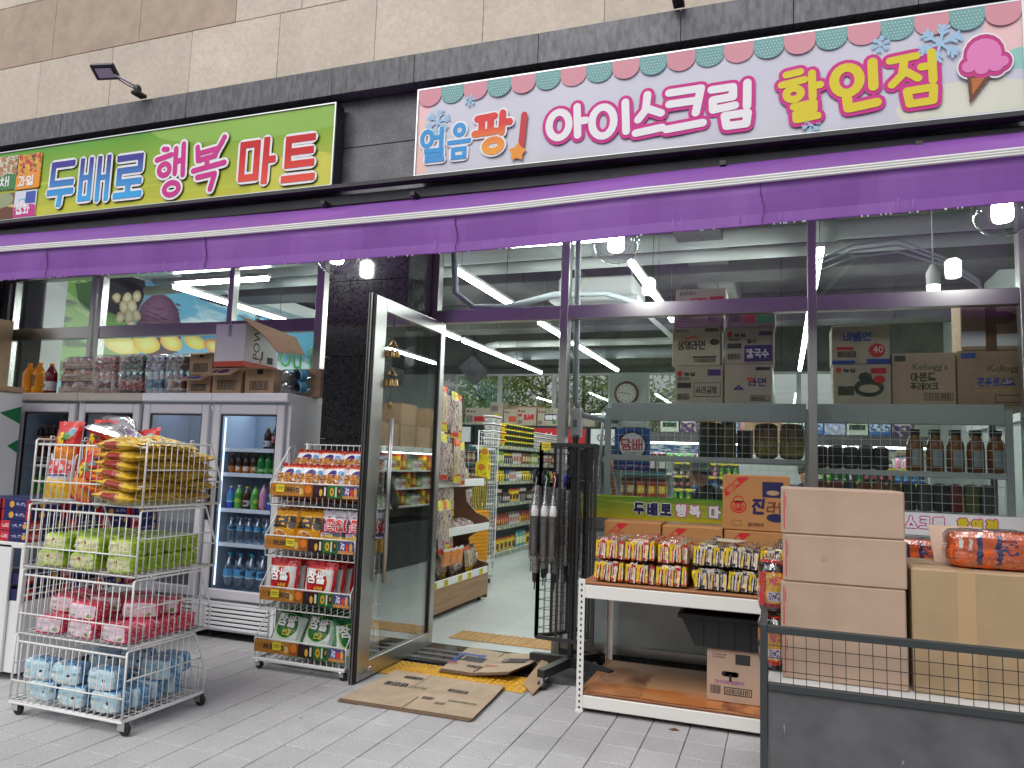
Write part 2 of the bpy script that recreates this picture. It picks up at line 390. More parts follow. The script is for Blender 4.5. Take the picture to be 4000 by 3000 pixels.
CUST = {'두': _j([(1, 1), (.02, 1), (0, .52), (1, .52)], [(-.1, .3), (1.02, .3)], [(.5, .3), (.44, 0)]), '배': _j([(0, 1), (0, 0), (.34, 0), (.34, 1)], [(0, .55), (.34, .55)], [(.66, 1), (.66, -.05)], [(1, 1), (1, -.05)], [(.66, .5), (1, .5)]),
 '로': _j([(0, 1), (1, 1), (1, .68), (.04, .68), (.04, .38), (1, .38)], [(.5, .38), (.5, .08)], [(-.06, .05), (1.05, .05)]), '마': _j([(0, 1), (.5, 1), (.5, .05), (0, .05), (0, 1)], [(.82, 1.05), (.8, -.08)], [(.82, .5), (1.05, .5)]),
 '트': _j([(1, 1), (.05, 1), (.05, .36), (1, .36)], [(.05, .68), (.95, .68)], [(-.05, 0), (1.05, 0)]), '행': [[(.22, 1.02), (.36, 1)], [(-.02, .8), (.52, .86)], ['o', .08, .42, .46, .68], [(.68, .98), (.66, .42)], [(.95, 1.05), (.95, .36)], [(.68, .68), (.95, .7)], ['o', .3, -.05, .82, .22]],
 '복': _j([(.12, 1), (.15, .68), (.72, .72)], [(1.0, 1.12), (.88, .96), (.7, .74)], [(.15, .84), (.78, .88)], [(.45, .68), (.45, .5)], [(0, .45), (1.02, .52)], [(.15, .28), (.72, .3), (.58, -.05)]),
 '얼': [['o', 0, .5, .48, 1], [(.6, .76), (.9, .76)], [(.92, 1.02), (.92, .46)], [(.22, .33), (.95, .33), (.95, .17), (.27, .17), (.27, 0), (1, 0)]], '음': [['o', .27, .72, .73, 1.06], [(0, .49), (1, .5)], [(.22, .25), (.8, .25), (.8, -.02), (.22, -.02), (.22, .25)]],
 '팡': [[(.08, .98), (.62, .98)], [(.22, .98), (.2, .6)], [(.5, .98), (.48, .6)], [(-.02, .56), (.66, .54)], [(.88, 1.02), (.82, .48)], [(.85, .76), (1.08, .74)], ['o', .3, -.02, .8, .3]], '아': [['o', 0, 0, .6, .9], [(.84, 1), (.86, 0)], [(.86, .48), (1.1, .48)]],
 '이': [['o', 0, 0, .66, .95], [(1, 1), (1.02, .05)]], '스': _j([(.44, 1.02), (.36, .6), (.05, .36)], [(.42, .64), (.98, .46)], [(-.05, 0), (1.02, .06)]), '크': _j([(.05, 1), (.98, 1), (.82, .38)], [(.05, .7), (.86, .7)], [(-.04, .05), (1.02, .1)]),
 '림': _j([(.03, 1), (.58, 1), (.58, .74), (.06, .72), (.06, .46), (.62, .5)], [(.95, 1.05), (.93, .44)], [(.36, .26), (.94, .26), (.9, -.02), (.4, -.02), (.36, .26)]), '할': [[(.14, 1.06), (.56, 1.08)], [(-.02, .84), (.66, .88)], ['o', .1, .46, .54, .72], [(.9, 1), (.88, .44)], [(.88, .7), (1.12, .7)], [(.3, .29), (.9, .31), (.88, .15), (.36, .13), (.36, -.02), (.98, 0)]],
 '인': [['o', 0, .36, .62, 1], [(.95, 1.02), (.93, .42)], [(.28, .26), (.3, -.02), (.98, .02)]], '점': _j([(0, 1.02), (.62, 1.04)], [(.34, 1.02), (.26, .66), (.0, .46)], [(.32, .74), (.62, .52)], [(.98, 1.06), (.96, .42)], [(.72, .76), (.96, .76)], [(.34, .26), (.96, .26), (.92, -.04), (.38, -.04), (.34, .26)])}
def hangul(text, cw, ch, sw, ox=0, oy=0, gap=.12, rnd_=True, dy=None):
    P = []; x = ox
    for i, c in enumerate(text):
        if c == ' ': x += cw*.45; continue
        if 0xAC00 <= ord(c) <= 0xD7A3:
            P += stroke_polys(syl(c), cw, ch, x, oy+(dy[i % len(dy)] if dy else 0), sw, rnd_)
        x += cw*(1+gap)
    return P
FONT = {}
def latin(text, h, ox=0, oy=0, bold=0, sx=1):
    key = (text, bold)
    if key not in FONT:
        cu = bpy.data.curves.new('t', 'FONT'); cu.body = text; cu.size = 1.4; cu.offset = bold; cu.resolution_u = 2
        o = bpy.data.objects.new('t', cu); col.objects.link(o)
        dg = bpy.context.evaluated_depsgraph_get(); me = bpy.data.meshes.new_from_object(o.evaluated_get(dg))
        FONT[key] = [[tuple(me.vertices[i].co[:2]) for i in p.vertices] for p in me.polygons]
        bpy.data.objects.remove(o); bpy.data.curves.remove(cu); bpy.data.meshes.remove(me)
    return [(0, [(ox+a*h*sx, oy+b*h) for a, b in g]) for g in FONT[key]]
def bars(w_, h_, n=14, ox=0, oy=0, seed=3):   # barcode
    r = random.Random(seed); P = []; x = 0
    while x < 1:
        a = r.uniform(.015, .05); P.append((0, [(ox+w_*x, oy), (ox+w_*min(1, x+a), oy), (ox+w_*min(1, x+a), oy+h_), (ox+w_*x, oy+h_)])); x += a + r.uniform(.02, .05)
    return P
def rectp(x0, y0, x1, y1, lay=0): return [(lay, [(x0, y0), (x1, y0), (x1, y1), (x0, y1)])]
def frame_p(x0, y0, x1, y1, t): return rectp(x0, y0, x1, y0+t) + rectp(x0, y1-t, x1, y1) + rectp(x0, y0+t, x0+t, y1-t) + rectp(x1-t, y0+t, x1, y1-t)
def ellp(cx_, cy_, rx, ry, lay=0, n=18): return [(lay, [(cx_+rx*math.cos(2*math.pi*i/n), cy_+ry*math.sin(2*math.pi*i/n)) for i in range(n)])]
def S(r, g, b):
    f = lambda x: (x/255/12.92) if x <= 10.3 else ((x/255+.055)/1.055)**2.4
    return (f(r), f(g), f(b))
# plain materials
mat('paver', (.475, .472, .478), .8, var=(150, .38), bmp=(150, .35, .004), rand=.05, world=True, big=(1.0, .2), spots=(3.2, .045))
mat('joint', (.13, .13, .135), .9)
mat('asphalt_far', (.2, .2, .21), .9, var=(.3, .1))
mat('joint_stone', (.40, .34, .28), .8); mat('stone', (.62, .53, .44), .6, var=(26, .09), bmp=(70, .3), rand=.06, world=True, big=(1.6, .13))
mat('stone_tan', (.42, .32, .24), .6, var=(5, .14), bmp=(22, .12))
mat('granite_matt', (.115, .117, .13), .42, var=(34, .5), bmp=(60, .1), rand=.15, stretch=(1, 1, .35))
mat('granite', (.028, .028, .03), .12, var=(45, .75), spec=.5)
mat('granite_grey', (.17, .17, .185), .3, var=(60, .4), world=True, big=(2.6, .5))
mat('dark_steel', (.03, .03, .033), .4, var=(6, .3))
mat('soffit', (.12, .12, .12), .7)
mat('steel', (.48, .48, .465), .32, 1, bmp=(30, .02), stretch=(1, 1, .05))
mat('steel_dark', (.3, .29, .29), .28, 1)
mat('rubber', (.015, .015, .016), .6)
mat('concrete', (.17, .176, .16), .85, var=(1.3, .3), bmp=(14, .3), world=True, big=(.8, .22), boards=(.8, (0, 0, 0)))
mat('concrete_dark', (.13, .134, .12), .85, var=(1.2, .25), bmp=(14, .3))
mat('white_wall', (.7, .72, .71), .7)
mat('pale_wall', (.5, .54, .52), .7, var=(2, .06))
mat('floor_tile', (.62, .67, .66), .28, var=(3, .05), rand=.03)
mat('floor_joint', (.42, .45, .45), .6)
mat('white_metal', (.78, .78, .77), .35)
mat('white_plastic', (.74, .75, .76), .4)
mat('pipe_white', (.66, .69, .67), .45)
mat('insul', (.2, .22, .23), .7, bmp=(60, .3))
mat('grey_conduit', (.36, .4, .42), .5)
mat('black_paint', (.02, .021, .023), .4)
mat('black_rubber', (.018, .018, .018), .75)
mat('chrome', (.7, .7, .7), .15, 1)
mat('brass', (.35, .24, .09), .3, 1)
mat('purple', S(138, 84, 172), .5, var=(2, .05), bmp=(3, .4, .04), big=(.7, .06), stretch=(1, 1, .4))
mat('purple_seam', S(84, 42, 112), .7)
mat('alu', (.7, .71, .73), .35, 1)
mat('drop', (.85, .83, .9), .05)
mat('streak', S(152, 102, 182), .5)
mat('tact_yellow', (.62, .33, .02), .5, var=(8, .12))
mat('tact_tan', (.52, .3, .1), .5, var=(8, .1))
mat('white', (.8, .8, .8), .5); mat('offwhite', (.7, .68, .64), .5)
mat('black', (.012, .012, .014), .5); mat('ink', (.03, .028, .03), .6)
mat('green_edge', (.09, .2, .17), .4); mat('teal_rail', (.03, .1, .1), .45)
mat('gond_white', (.7, .73, .71), .4); mat('gond_grey', (.24, .28, .28), .5)
mat('tagy', (.75, .62, .03), .5); mat('red', S(196, 32, 40), .45); mat('blue', S(40, 70, 160), .45); mat('navy', S(28, 30, 80), .45)
mat('magenta', S(206, 40, 140), .45); mat('yellowtxt', S(222, 205, 40), .45); mat('skyblue', S(40, 150, 215), .45); mat('orange_txt', S(235, 150, 30), .45)
mat('pale_blue', S(160, 200, 228), .5); mat('brown_ink', S(110, 62, 40), .5); mat('purple_ink', S(70, 50, 120), .5); mat('green_ink', S(60, 130, 70), .5); mat('green_txt', S(70, 170, 95), .5)
mat('white_ink', (.85, .85, .86), .5); mat('gold', S(226, 180, 60), .4)
mat('card', (.40, .27, .165), .8, var=(9, .1), bmp=(80, .1), rand=.07)
mat('card_pink', (.465, .33, .245), .75, var=(5, .07), rand=.05, bmp=(3, .2, .03), big=(1.6, .1))
mat('card_tan', (.43, .30, .175), .75, var=(5, .07), rand=.04, bmp=(3, .25, .03), big=(1.6, .12))
mat('card_pale', (.5, .43, .33), .75, var=(4, .06), rand=.06)
mat('card_orange', (.46, .215, .07), .7, var=(3, .06), rand=.05)
mat('card_in', (.47, .34, .2), .85, bmp=(90, .2), stretch=(1, .1, 1))
mat('card_edge', (.15, .09, .055), .9, var=(300, .5))
mat('tape', (.48, .33, .18), .25); mat('tape_brown', (.16, .075, .03), .3)
mat('wood_board', (.36, .165, .075), .6, var=(2.2, .35), bmp=(60, .1), stretch=(.25, 1.5, 1))
mat('wood_wet', (.2, .075, .03), .35, var=(3, .3))
mat('oak', (.33, .19, .10), .55, var=(7, .22), stretch=(3, .25, 6))
mat('oak_dark', (.2, .09, .05), .5, var=(5, .1))
mat('basket', (.85, .40, .02), .4)
mat('panel_grey', (.11, .107, .115), .5, var=(7, .18), bmp=(9, .15, .02), big=(2.2, .25))
glass('pane', (.93, .955, .945), 1.35)
glass('pane_hazy', (.86, .91, .89), 1.6)
glass('pane_cool', (.88, .92, .97), .8)
glass('globe', (.93, .96, .96), 2.0, floor=.09)
glass('film', (.93, .93, .93), 2.4, .12, .06, bmp=(28, .9)); glass('film2', (.97, .97, .97), 1.5, .09, .03, bmp=(20, .6)); glass('pane_door', (.92, .94, .93), 4.0); mat('card_mat', (.47, .365, .255), .8, var=(9, .1), bmp=(60, .15), big=(3, .15))
glass('pet', (.74, .87, .94), 2.6, .06, .08)
glass('pet_blue', (.55, .78, .9), 2.2, .06, .05)
glass('bag_clear', (.82, .84, .85), 2.8, .18, .1, bmp=(40, 1.0))
mat('frost', (.42, .5, .49), .16, spec=.6, var=(1.2, .25))
mat('milky', (.55, .62, .62), .25, spec=.5)
emit('tube_on', (.93, 1.0, .96), 42)
emit('tube_back', (.93, 1.0, .96), 14)
emit('bulb_on', (1, .98, .95), 60)
emit('fridge_led', (.72, .86, 1.0), 1.7)
n_ = MATS['purple'].node_tree; q_ = node(n_, 'BsdfTranslucent'); q_.inputs[0].default_value = (.28, .1, .42, 1); x_ = node(n_, 'MixShader'); x_.inputs[0].default_value = .16
n_.links.new(n_.nodes['Principled BSDF'].outputs[0], x_.inputs[1]); n_.links.new(q_.outputs[0], x_.inputs[2]); n_.links.new(x_.outputs[0], n_.nodes['Material Output'].inputs[0])
# ------------------------------------------------------------------ ground
g = MB(); g.face([(-150, -150, -.03), (150, -150, -.03), (150, 150, -.03), (-150, 150, -.03)], 'asphalt_far'); struct(g, 'ground')
pv = MB(); pv.box(-9, 4, -3, 5.9, -.028, -.008, 'joint'); pave = struct(pv, 'pavement')
TW, TD = .2155, .2415
tm = MB(); gp, bv = .0022, .003
def tilemesh(a, b, mname):
    t = MB(); zt, zb = 0, -.02
    t.face([(-a+bv, -b+bv, zt), (a-bv, -b+bv, zt), (a-bv, b-bv, zt), (-a+bv, b-bv, zt)], mname)
    R0 = [(-a+bv, -b+bv), (a-bv, -b+bv), (a-bv, b-bv), (-a+bv, b-bv)]; R1 = [(-a, -b), (a, -b), (a, b), (-a, b)]
    for i in range(4):
        j = (i+1) % 4
        t.face([(*R1[i], zt-bv), (*R1[j], zt-bv), (*R0[j], zt), (*R0[i], zt)], mname)
        t.face([(*R1[i], zb), (*R1[j], zb), (*R1[j], zt-bv), (*R1[i], zt-bv)], mname)
    return t
t0 = build(tilemesh(TW/2-gp, TD/2-gp, 'paver'), 'paving_tile', pave, (0, 0, 0))
spots = []
for i in range(-22, 20):
    for j in range(-3, 23):
        x, y = -2.235+TW*(i+.5), 3.243+TD*(j-8.5)
        if -8.5 < x < 3.6 and y < 5.26: spots.append((x, y))
def inview(x, y):
    q = [RX[k]*x+RY[k]*y+RZ[k]*(0-CH) for k in range(3)]
    if q[2] < .3: return 9e9
    px, py = q[0]/q[2]*FPX, q[1]/q[2]*FPX
    return 9e8 if abs(px) > 2150 or abs(py) > 1650 or (x > .05) else math.hypot(x, y)
spots.sort(key=lambda p: inview(*p))
rest = MB()
for n_, (x, y) in enumerate(spots):
    dz = rnd.uniform(-.0011, .0008)
    if n_ == 0: t0.location = (x, y, dz)
    elif n_ < 300: pc(t0, pave, (x, y, dz), (rnd.uniform(-.003, .003), rnd.uniform(-.003, .003), rnd.uniform(-.004, .004)))
    else:
        q = tilemesh(TW/2-gp, TD/2-gp, 'paver'); q.v = [(a+x, b+y, c+dz) for a, b, c in q.v]; rest.mesh(q.v, q.f, 'paver')
o = build(rest, 'far_paving_tiles', pave); o['kind'] = 'stuff'
# door sill and drain strips
th = MB(); th.box(-2.80, -1.58, 5.262, 5.80, -.02, .012, 'granite'); thr = struct(th, 'door_sill')
for k in range(3):
    b = MB(); b.box(-2.76, -2.2, 5.31+.13*k, 5.36+.13*k, .012, .016, 'granite_grey'); build(b, 'drain_strip', thr)
# tactile plates
def tactile(x0, x1, y0, y1, z, m, label):
    t = thing('tactile_mat', label, 'tactile paving', ((x0+x1)/2, y0, z)); n = max(1, round((x1-x0)/.3)); wd = (x1-x0)/n
    for k in range(n):
        p = MB(); p.box(x0+wd*k+.002, x0+wd*(k+1)-.002, y0, y1, z, z+.007, m, c=.003); ti = build(p, 'tactile_tile', t)
        d = MB()
        for a in range(6):
            for b in range(6):
                d.lathe((x0+wd*(k+(a+.5)/6), y0+(y1-y0)*(b+.5)/6, z+.007), [(.02, 0), (.016, .005), (.009, .0065), (0, .0068)], m, 8)
        build(d, 'tactile_bumps', ti)['kind'] = 'stuff'
tactile(-2.68, -1.60, 4.86, 5.20, .001, 'tact_yellow', 'bright yellow bumpy tactile paving outside the door sill')
tactile(-2.66, -1.66, 6.0, 6.30, .013, 'tact_tan', 'tan orange bumpy tactile strip inside on the shop floor')
# ------------------------------------------------------------------ shop floor, ceiling, walls
f = MB(); f.box(-8.2, 2.8, 5.80, 15.4, -.02, .006, 'floor_joint'); flo = struct(f, 'shop_floor')
ft0 = build(tilemesh(.3-.001, .45-.001, 'floor_tile'), 'floor_tile', flo); first = True
for i in range(-11, 5):
    for j in range(0, 8):
        x, y = .0+.6*(i+.5), 5.80+.45+.9*j
        if x < -7 and j > 3: continue
        if first: ft0.location = (x, y, .012); first = False
        else: pc(ft0, flo, (x, y, .012))
f = MB(); f.box(-8.2, 2.8, 5.78, 15.4, 4.15, 4.6, 'concrete')
ceil = struct(f, 'ceiling')
def beam(x0, x1, y0, y1, z0, z1=4.15):
    b = MB(); b.box(x0, x1, y0, y1, z0, z1, 'concrete', c=.01); o_ = build(b, 'beam', ceil)
beam(-8.2, 2.8, 8.6, 9.1, 3.72); beam(-8.2, 2.8, 11.6, 12.1, 3.72); beam(-1.0, -.55, 5.8, 8.59, 3.8); beam(-1.0, -.55, 9.11, 11.59, 3.8); beam(-8.2, 2.8, 14.4, 14.98, 3.5); beam(-4.9, -4.5, 5.8, 8.59, 3.8)
beam(-2.35, -2.05, 9.11, 11.59, 3.9)
L = MB(); L.box(-8.2, -8.0, 5.6, 15.4, 0, 4.15, 'pale_wall'); struct(L, 'wall_left')
L = MB(); L.box(2.6, 2.8, 5.6, 15.4, 0, 4.15, 'pale_wall'); wr = struct(L, 'wall_right')
b = MB(); b.box(2.57, 2.597, 7, 12.4, 2.2, 3.3, 'black'); wf = build(b, 'side_window', wr)
b = MB()
for z in (2.17, 2.8, 3.3): b.box(2.52, 2.59, 6.9, 12.5, z, z+.09, 'white_metal')
for y in (6.9, 9.6, 12.4): b.box(2.53, 2.585, y, y+.08, 2.17, 3.38, 'white_metal')
build(b, 'side_window_frame', wf)
bw = MB()
bw.box(-8.0, 2.6, 15, 15.3, 0, 2.15, 'pale_wall'); bw.box(-8.0, 2.6, 15, 15.3, 3.40, 4.15, 'concrete_dark')
for x0, x1 in ((-8.0, -6.75), (-3.3, -2.55), (1.7, 2.6)): bw.box(x0, x1, 15.001, 15.3, 2.15, 3.40, 'pale_wall')
struct(bw, 'wall_back')
wn = thing('back_window', 'long rear window band above the coolers looking out on trees', 'window', (-3, 15, 2.15))
for x0, x1, hz in ((-6.75, -5.72, 1), (-5.72, -4.5, 0), (-4.5, -3.3, 0), (-2.55, -1.1, 0), (-1.1, .3, 0), (.3, 1.7, 0)):
    b = MB(); b.box(x0+.03, x1-.03, 15.1, 15.108, 2.2, 3.36, 'pane_hazy' if hz else 'pane'); build(b, 'pane', wn)
    b = MB(); b.box(x0, x0+.04, 15.06, 15.14, 2.15, 3.4, 'white_metal'); b.box(x1-.04, x1, 15.06, 15.14, 2.15, 3.4, 'white_metal'); b.box(x0+.04, x1-.04, 15.06, 15.14, 3.36, 3.4, 'white_metal'); b.box(x0+.04, x1-.04, 15.06, 15.14, 2.15, 2.2, 'white_metal'); build(b, 'frame', wn)
# ------------------------------------------------------------------ facade: stone cladding, granite bands, pillars
YF = 5.25
fac = thing('shop_building', 'beige stone clad building with black granite band above the shop', 'building', (-3, YF, 0))
b = MB(); b.box(-12, 6, YF+.0285, YF+.0295, 4.8, 6.9, 'joint_stone'); b.box(-12, 6, YF+.03, 5.62, 3.62, 6.9, 'dark_steel'); b.box(-12, 6, 5.62, 5.70, 4.1, 6.9, 'dark_steel'); b.box(-12, 6, 5.70, 15.6, 4.65, 6.9, 'stone'); build(b, 'wall_core', fac)
b = MB(); b.box(-12, 6, YF+.03, 5.76, 3.44, 3.60, 'soffit'); build(b, 'soffit', fac)
def panels(xs, z0, z1, m, name, y0=YF, dep=.028, tan=None):
    for x0, x1 in zip(xs, xs[1:]):
        b = MB(); b.box(x0+.0017, x1-.0017, y0+rnd.uniform(-.001, .001), y0+dep, z0+.003, z1-.003, m if not tan or x1 > tan else 'stone_tan', c=.002); build(b, name, fac)
J1 = [at(px/SC, py/SC, YF).x for px, py in ((149, 365), (434, 285), (743, 239), (1088, 172), (1466, 126), (1887, 73), (2361, 40))]
panels([J1[0]-2.2, J1[0]-.95]+J1+[J1[-1]+1.05, J1[-1]+2.1, J1[-1]+3.2], 4.755, 5.44, 'stone', 'stone_panel')
tx = at(510, 25, YF).x
panels([tx-4.6, tx-3.4, tx-2.3, tx-1.15, tx, tx+.72, tx+1.9, tx+3.0, tx+4.1, tx+5.2, tx+6.4], 5.44, 6.13, 'stone', 'stone_panel', tan=tx+.01)
panels([-10+1.2*k for k in range(11)], 6.13, 6.82, 'stone', 'stone_panel')
J2 = [at(px/SC, py/SC, 5.12).x for px, py in ((235, 504), (1296, 318), (1618, 265), (2102, 186), (2659, 86))]
panels([J2[0]-2.9, J2[0]-1.5]+[J2[0], (J2[0]+J2[1])/2]+J2[1:]+[J2[-1]+.75, J2[-1]+1.5, J2[-1]+2.6], 4.508, 4.755, 'granite_matt', 'granite_slab', 5.12, .155)
zj = at(809, 313, YF).z
panels([-9.5, -8, -6.5, -5, -3.62, -2.62, -1.2, .2, 1.6, 3.2], zj, 4.507, 'granite_grey', 'granite_slab')
panels([-9.5, -8, -6.5, -5, -3.62, -2.62, -1.2, .2, 1.6, 3.2], 3.61, zj, 'granite_grey', 'granite_slab')
def pillar(x0, x1, label):
    t = thing('granite_pillar', label, 'pillar', ((x0+x1)/2, YF+.25, 0))
    b = MB(); b.box(x0+.03, x1-.03, YF+.03, 5.76, 0, 3.43, 'black'); build(b, 'core', t)
    zs = [0, at(740, 1130, YF).z, at(740, 948, YF).z, at(770, 770, YF).z, at(790, 605, YF).z, 3.43]
    for z0, z1 in zip(zs, zs[1:]):
        b = MB(); b.box(x0, x1, YF, YF+.03, z0+.002, z1-.002, 'granite', c=.002); build(b, 'granite_slab', t)
        b = MB(); b.box(x1-.029, x1, YF+.0305, 5.70, z0+.002, z1-.002, 'granite', c=.002); build(b, 'granite_slab', t)
        b = MB(); b.box(x0, x0+.029, YF+.0305, 5.70, z0+.002, z1-.002, 'granite', c=.002); build(b, 'granite_slab', t)
pillar(-3.54, -2.80, 'polished black granite pillar between the fridges and the glass door')
pillar(1.53, 2.4, 'polished black granite pillar at the right end of the shop window')
pillar(-8.9, -7.95, 'polished black granite pillar at the left end of the fridge row')
# ------------------------------------------------------------------ shop windows
YG = 5.70
def frame_bar(t, name, x0, x1, z0, z1, d0=-.035, d1=.045, m='steel'):
    b = MB(); b.box(x0, x1, YG+d0, YG+d1, z0, z1, m, c=.003); return build(b, name, t)
def pane(t, x0, x1, z0, z1, m='pane', name='pane', y=0):
    b = MB(); b.box(x0, x1, YG+y, YG+y+.008, z0, z1, m); return build(b, name, t)
swr = thing('shop_window', 'large steel framed shop window to the right of the open door', 'window', (-.05, YG, 0))
for x0, x1 in ((-1.655, -1.59), (.175, .235), (1.47, 1.53)): frame_bar(swr, 'mullion', x0, x1, 0, 3.44, -.045, .055)
for x0, x1 in ((-1.588, .173), (.237, 1.468)):
    frame_bar(swr, 'transom', x0, x1, 2.65, 2.76); frame_bar(swr, 'top_rail', x0, x1, 3.38, 3.44); frame_bar(swr, 'sill_rail', x0, x1, .12, .19, m='steel'); frame_bar(swr, 'middle_rail', x0, x1, 1.03, 1.11, m='steel')
    pane(swr, x0, x1, 2.76, 3.38); pane(swr, x0, x1, 1.11, 2.65); pane(swr, x0, x1, .19, 1.03, 'frost', 'lower_panel')
b = MB(); b.box(-1.587, 1.468, YG-.04, YG+.05, 0, .119, 'granite'); build(b, 'plinth', swr)
swd = thing('door_frame', 'brushed steel frame and glass transom over the open doorway', 'door frame', (-2.2, YG, 0))
frame_bar(swd, 'jamb', -2.80, -2.735, 0, 3.44, -.03, .055); frame_bar(swd, 'transom', -2.734, -1.657, 2.65, 2.76); frame_bar(swd, 'top_rail', -2.734, -1.657, 3.38, 3.44)
pane(swd, -2.734, -1.657, 2.76, 3.38)
swl = thing('shop_window', 'steel framed shop window behind the four drinks fridges', 'window', (-5.8, YG, 0))
for x0, x1 in ((-7.90, -7.84), (-7.80, -7.75), (-6.66, -6.60), (-6.565, -6.51), (-4.93, -4.87), (-3.95, -3.87)): frame_bar(swl, 'mullion', x0, x1, 0, 3.25)
for x0, x1 in ((-7.749, -6.661), (-6.509, -4.931), (-4.869, -3.951)):
    frame_bar(swl, 'transom', x0, x1, 2.62, 2.74, -.03, .04, 'steel' if x0 < -5 else 'steel_dark'); pane(swl, x0, x1, 2.74, 3.25); pane(swl, x0, x1, .2, 2.62); frame_bar(swl, 'sill_rail', x0, x1, .1, .2)
frame_bar(swl, 'header', -7.9, -3.62, 3.252, 3.43, -.06, .05)
# ------------------------------------------------------------------ door leaf (standing open, square to the shop front)
XD = -2.70
dr = thing('glass_door', 'open steel framed glass door standing out over the pavement', 'door', (XD, 5.72, 0))
def dbar(name, y0, y1, z0, z1, m='steel', dx=.026):
    b = MB(); b.box(XD-dx, XD+dx, y0, y1, z0, z1, m, c=.003); return build(b, name, dr)
dbar('stile', 4.56, 4.715, .012, 2.648); dbar('stile', 5.64, 5.715, .012, 2.66); dbar('top_rail', 4.716, 5.639, 2.555, 2.65); dbar('bottom_rail', 4.716, 5.639, .012, .125)
b = MB(); b.box(XD-.02, XD+.02, 4.535, 4.559, .006, 2.65, 'rubber'); build(b, 'edge_seal', dr)
b = MB(); b.box(XD-.012, XD-.004, 4.517, 4.534, .006, 2.65, 'steel_dark'); b.box(XD+.004, XD+.012, 4.517, 4.534, .006, 2.65, 'steel_dark'); build(b, 'edge_channel', dr)
b = MB(); b.box(XD-.005, XD+.005, 4.716, 5.639, .125, 2.555, 'pane_door'); build(b, 'pane', dr)
b = MB()
for sx in (-1, 1):
    b.box(XD+sx*.006, XD+sx*.016, 4.716, 4.73, .126, 2.554, 'rubber'); b.box(XD+sx*.006, XD+sx*.016, 5.625, 5.639, .126, 2.554, 'rubber')
build(b, 'glazing_bead', dr)
for sx in (-1, 1):
    b = MB(); b.rod((XD+sx*.075, 4.77, .64), (XD+sx*.075, 4.77, 1.79), .016, 'steel', 10); ph = build(b, 'pull_handle', dr)
    b = MB()
    for z in (.95, 1.5): b.rod((XD+sx*.027, 4.70, z), (XD+sx*.075, 4.77, z), .008, 'steel', 8)
    build(b, 'standoff', ph)
b = MB(); b.lathe((XD+.026, 4.72, .06), [(.0, .006), (.018, .006), (.02, 0)], 'chrome', 12, 'x'); build(b, 'lock_cylinder', dr)
b = MB(); b.lathe((XD, 5.73, .006), [(.02, 0), (.02, .03), (0, .03)], 'chrome', 10); build(b, 'pivot', dr)
# bells on the door
bl = thing('wind_chime', 'small brass temple bells hanging on a cord inside the door', 'wind chime', (XD+.045, 4.79, 2.51))
b = MB(); b.rod((XD+.045, 4.79, 2.545), (XD+.045, 4.79, 1.9), .002, 'black', 4); b.tube([(XD+.045, 4.775, 2.43), (XD+.045, 4.79, 2.53), (XD+.045, 4.805, 2.43)], .002, 'black', 4); build(b, 'cord', bl)
for zt in (2.31, 2.10):
    b = MB(); b.lathe((XD+.045, 4.79, zt), [(.004, .05), (.012, .04), (.03, .012), (.042, .004), (.042, 0), (0, .006)], 'brass', 12); build(b, 'canopy', bl)
    for a in range(4):
        t_ = a*math.pi/2+.4; b = MB(); b.lathe((XD+.045+.03*math.cos(t_), 4.79+.03*math.sin(t_), zt-.075), [(.024, 0), (.02, .012), (.018, .035), (.011, .05), (0, .054)], 'brass', 10); build(b, 'bell', bl)
b = MB(); b.lathe((XD+.045, 4.79, 1.86), [(0, 0), (.015, .01), (.02, .03), (.008, .05), (0, .055)], 'brass', 8); build(b, 'elephant_charm', bl)
mat('waffle', S(184, 110, 50), .5); mat('scoop_dark', S(196, 50, 130), .5); mat('scoop', S(228, 130, 190), .5)
mat('scal_pink', S(216, 150, 162), .6); mat('scal_teal', S(116, 170, 168), .6)
mat('frost_lens', (.55, .55, .57), .2)
mat('magenta_s', S(206, 40, 138), .6); mat('yellow_s', S(222, 206, 40), .6)
# ------------------------------------------------------------------ sign banners
YS = 5.10
def srect(px0, py0, px1, py1, Y=YS):
    a = at(px0, (py0+py1)/2, Y); b = at(px1, (py0+py1)/2, Y); c = at((px0+px1)/2, py1, Y); d = at((px0+px1)/2, py0, Y)
    return a.x, c.z, b.x, d.z
def grad(name, lo, hi, mid=None, rough=.5, z0=0, z1=1, axis=2):
    m, n, b = base(name, rough); tc = node(n, 'TexCoord'); sp = node(n, 'SeparateXYZ'); n.links.new(tc.outputs['Generated'], sp.inputs[0])
    f = ramp(n, sp.outputs[axis], z0, z1)
    n.links.new(mixc(n, f, lo, hi), b.inputs['Base Color'])
pr('sign_green', S(196, 196, 44), [('e', .86, 1.0, .32, .3, S(140, 186, 70)), ('e', .93, .1, .12, .35, S(206, 206, 70)), ('e', .3, -.95, .7, 1.1, S(200, 200, 52)), ('b', 0, 0, 1, .5, 3, .6, S(190, 200, 60), (1, 4, 1))], .35, top=S(84, 160, 26), wob=.02)
pr('sign_pink', S(206, 207, 220), [('b', 0, 0, 1, .3, 2.5, .52, S(205, 206, 214), (2, 3, 1)), ('e', -.005, .25, .03, .55, S(240, 200, 190)), ('e', .0, .95, .035, .3, S(242, 196, 200)), ('e', 1.0, .78, .05, .3, S(240, 200, 200)), ('e', 1.0, .48, .028, .1, S(150, 205, 195)), ('e', .93, .12, .1, .22, S(220, 222, 205)), ('r', 0, 0, 1, .02, S(200, 200, 210))], .35, wob=.01)
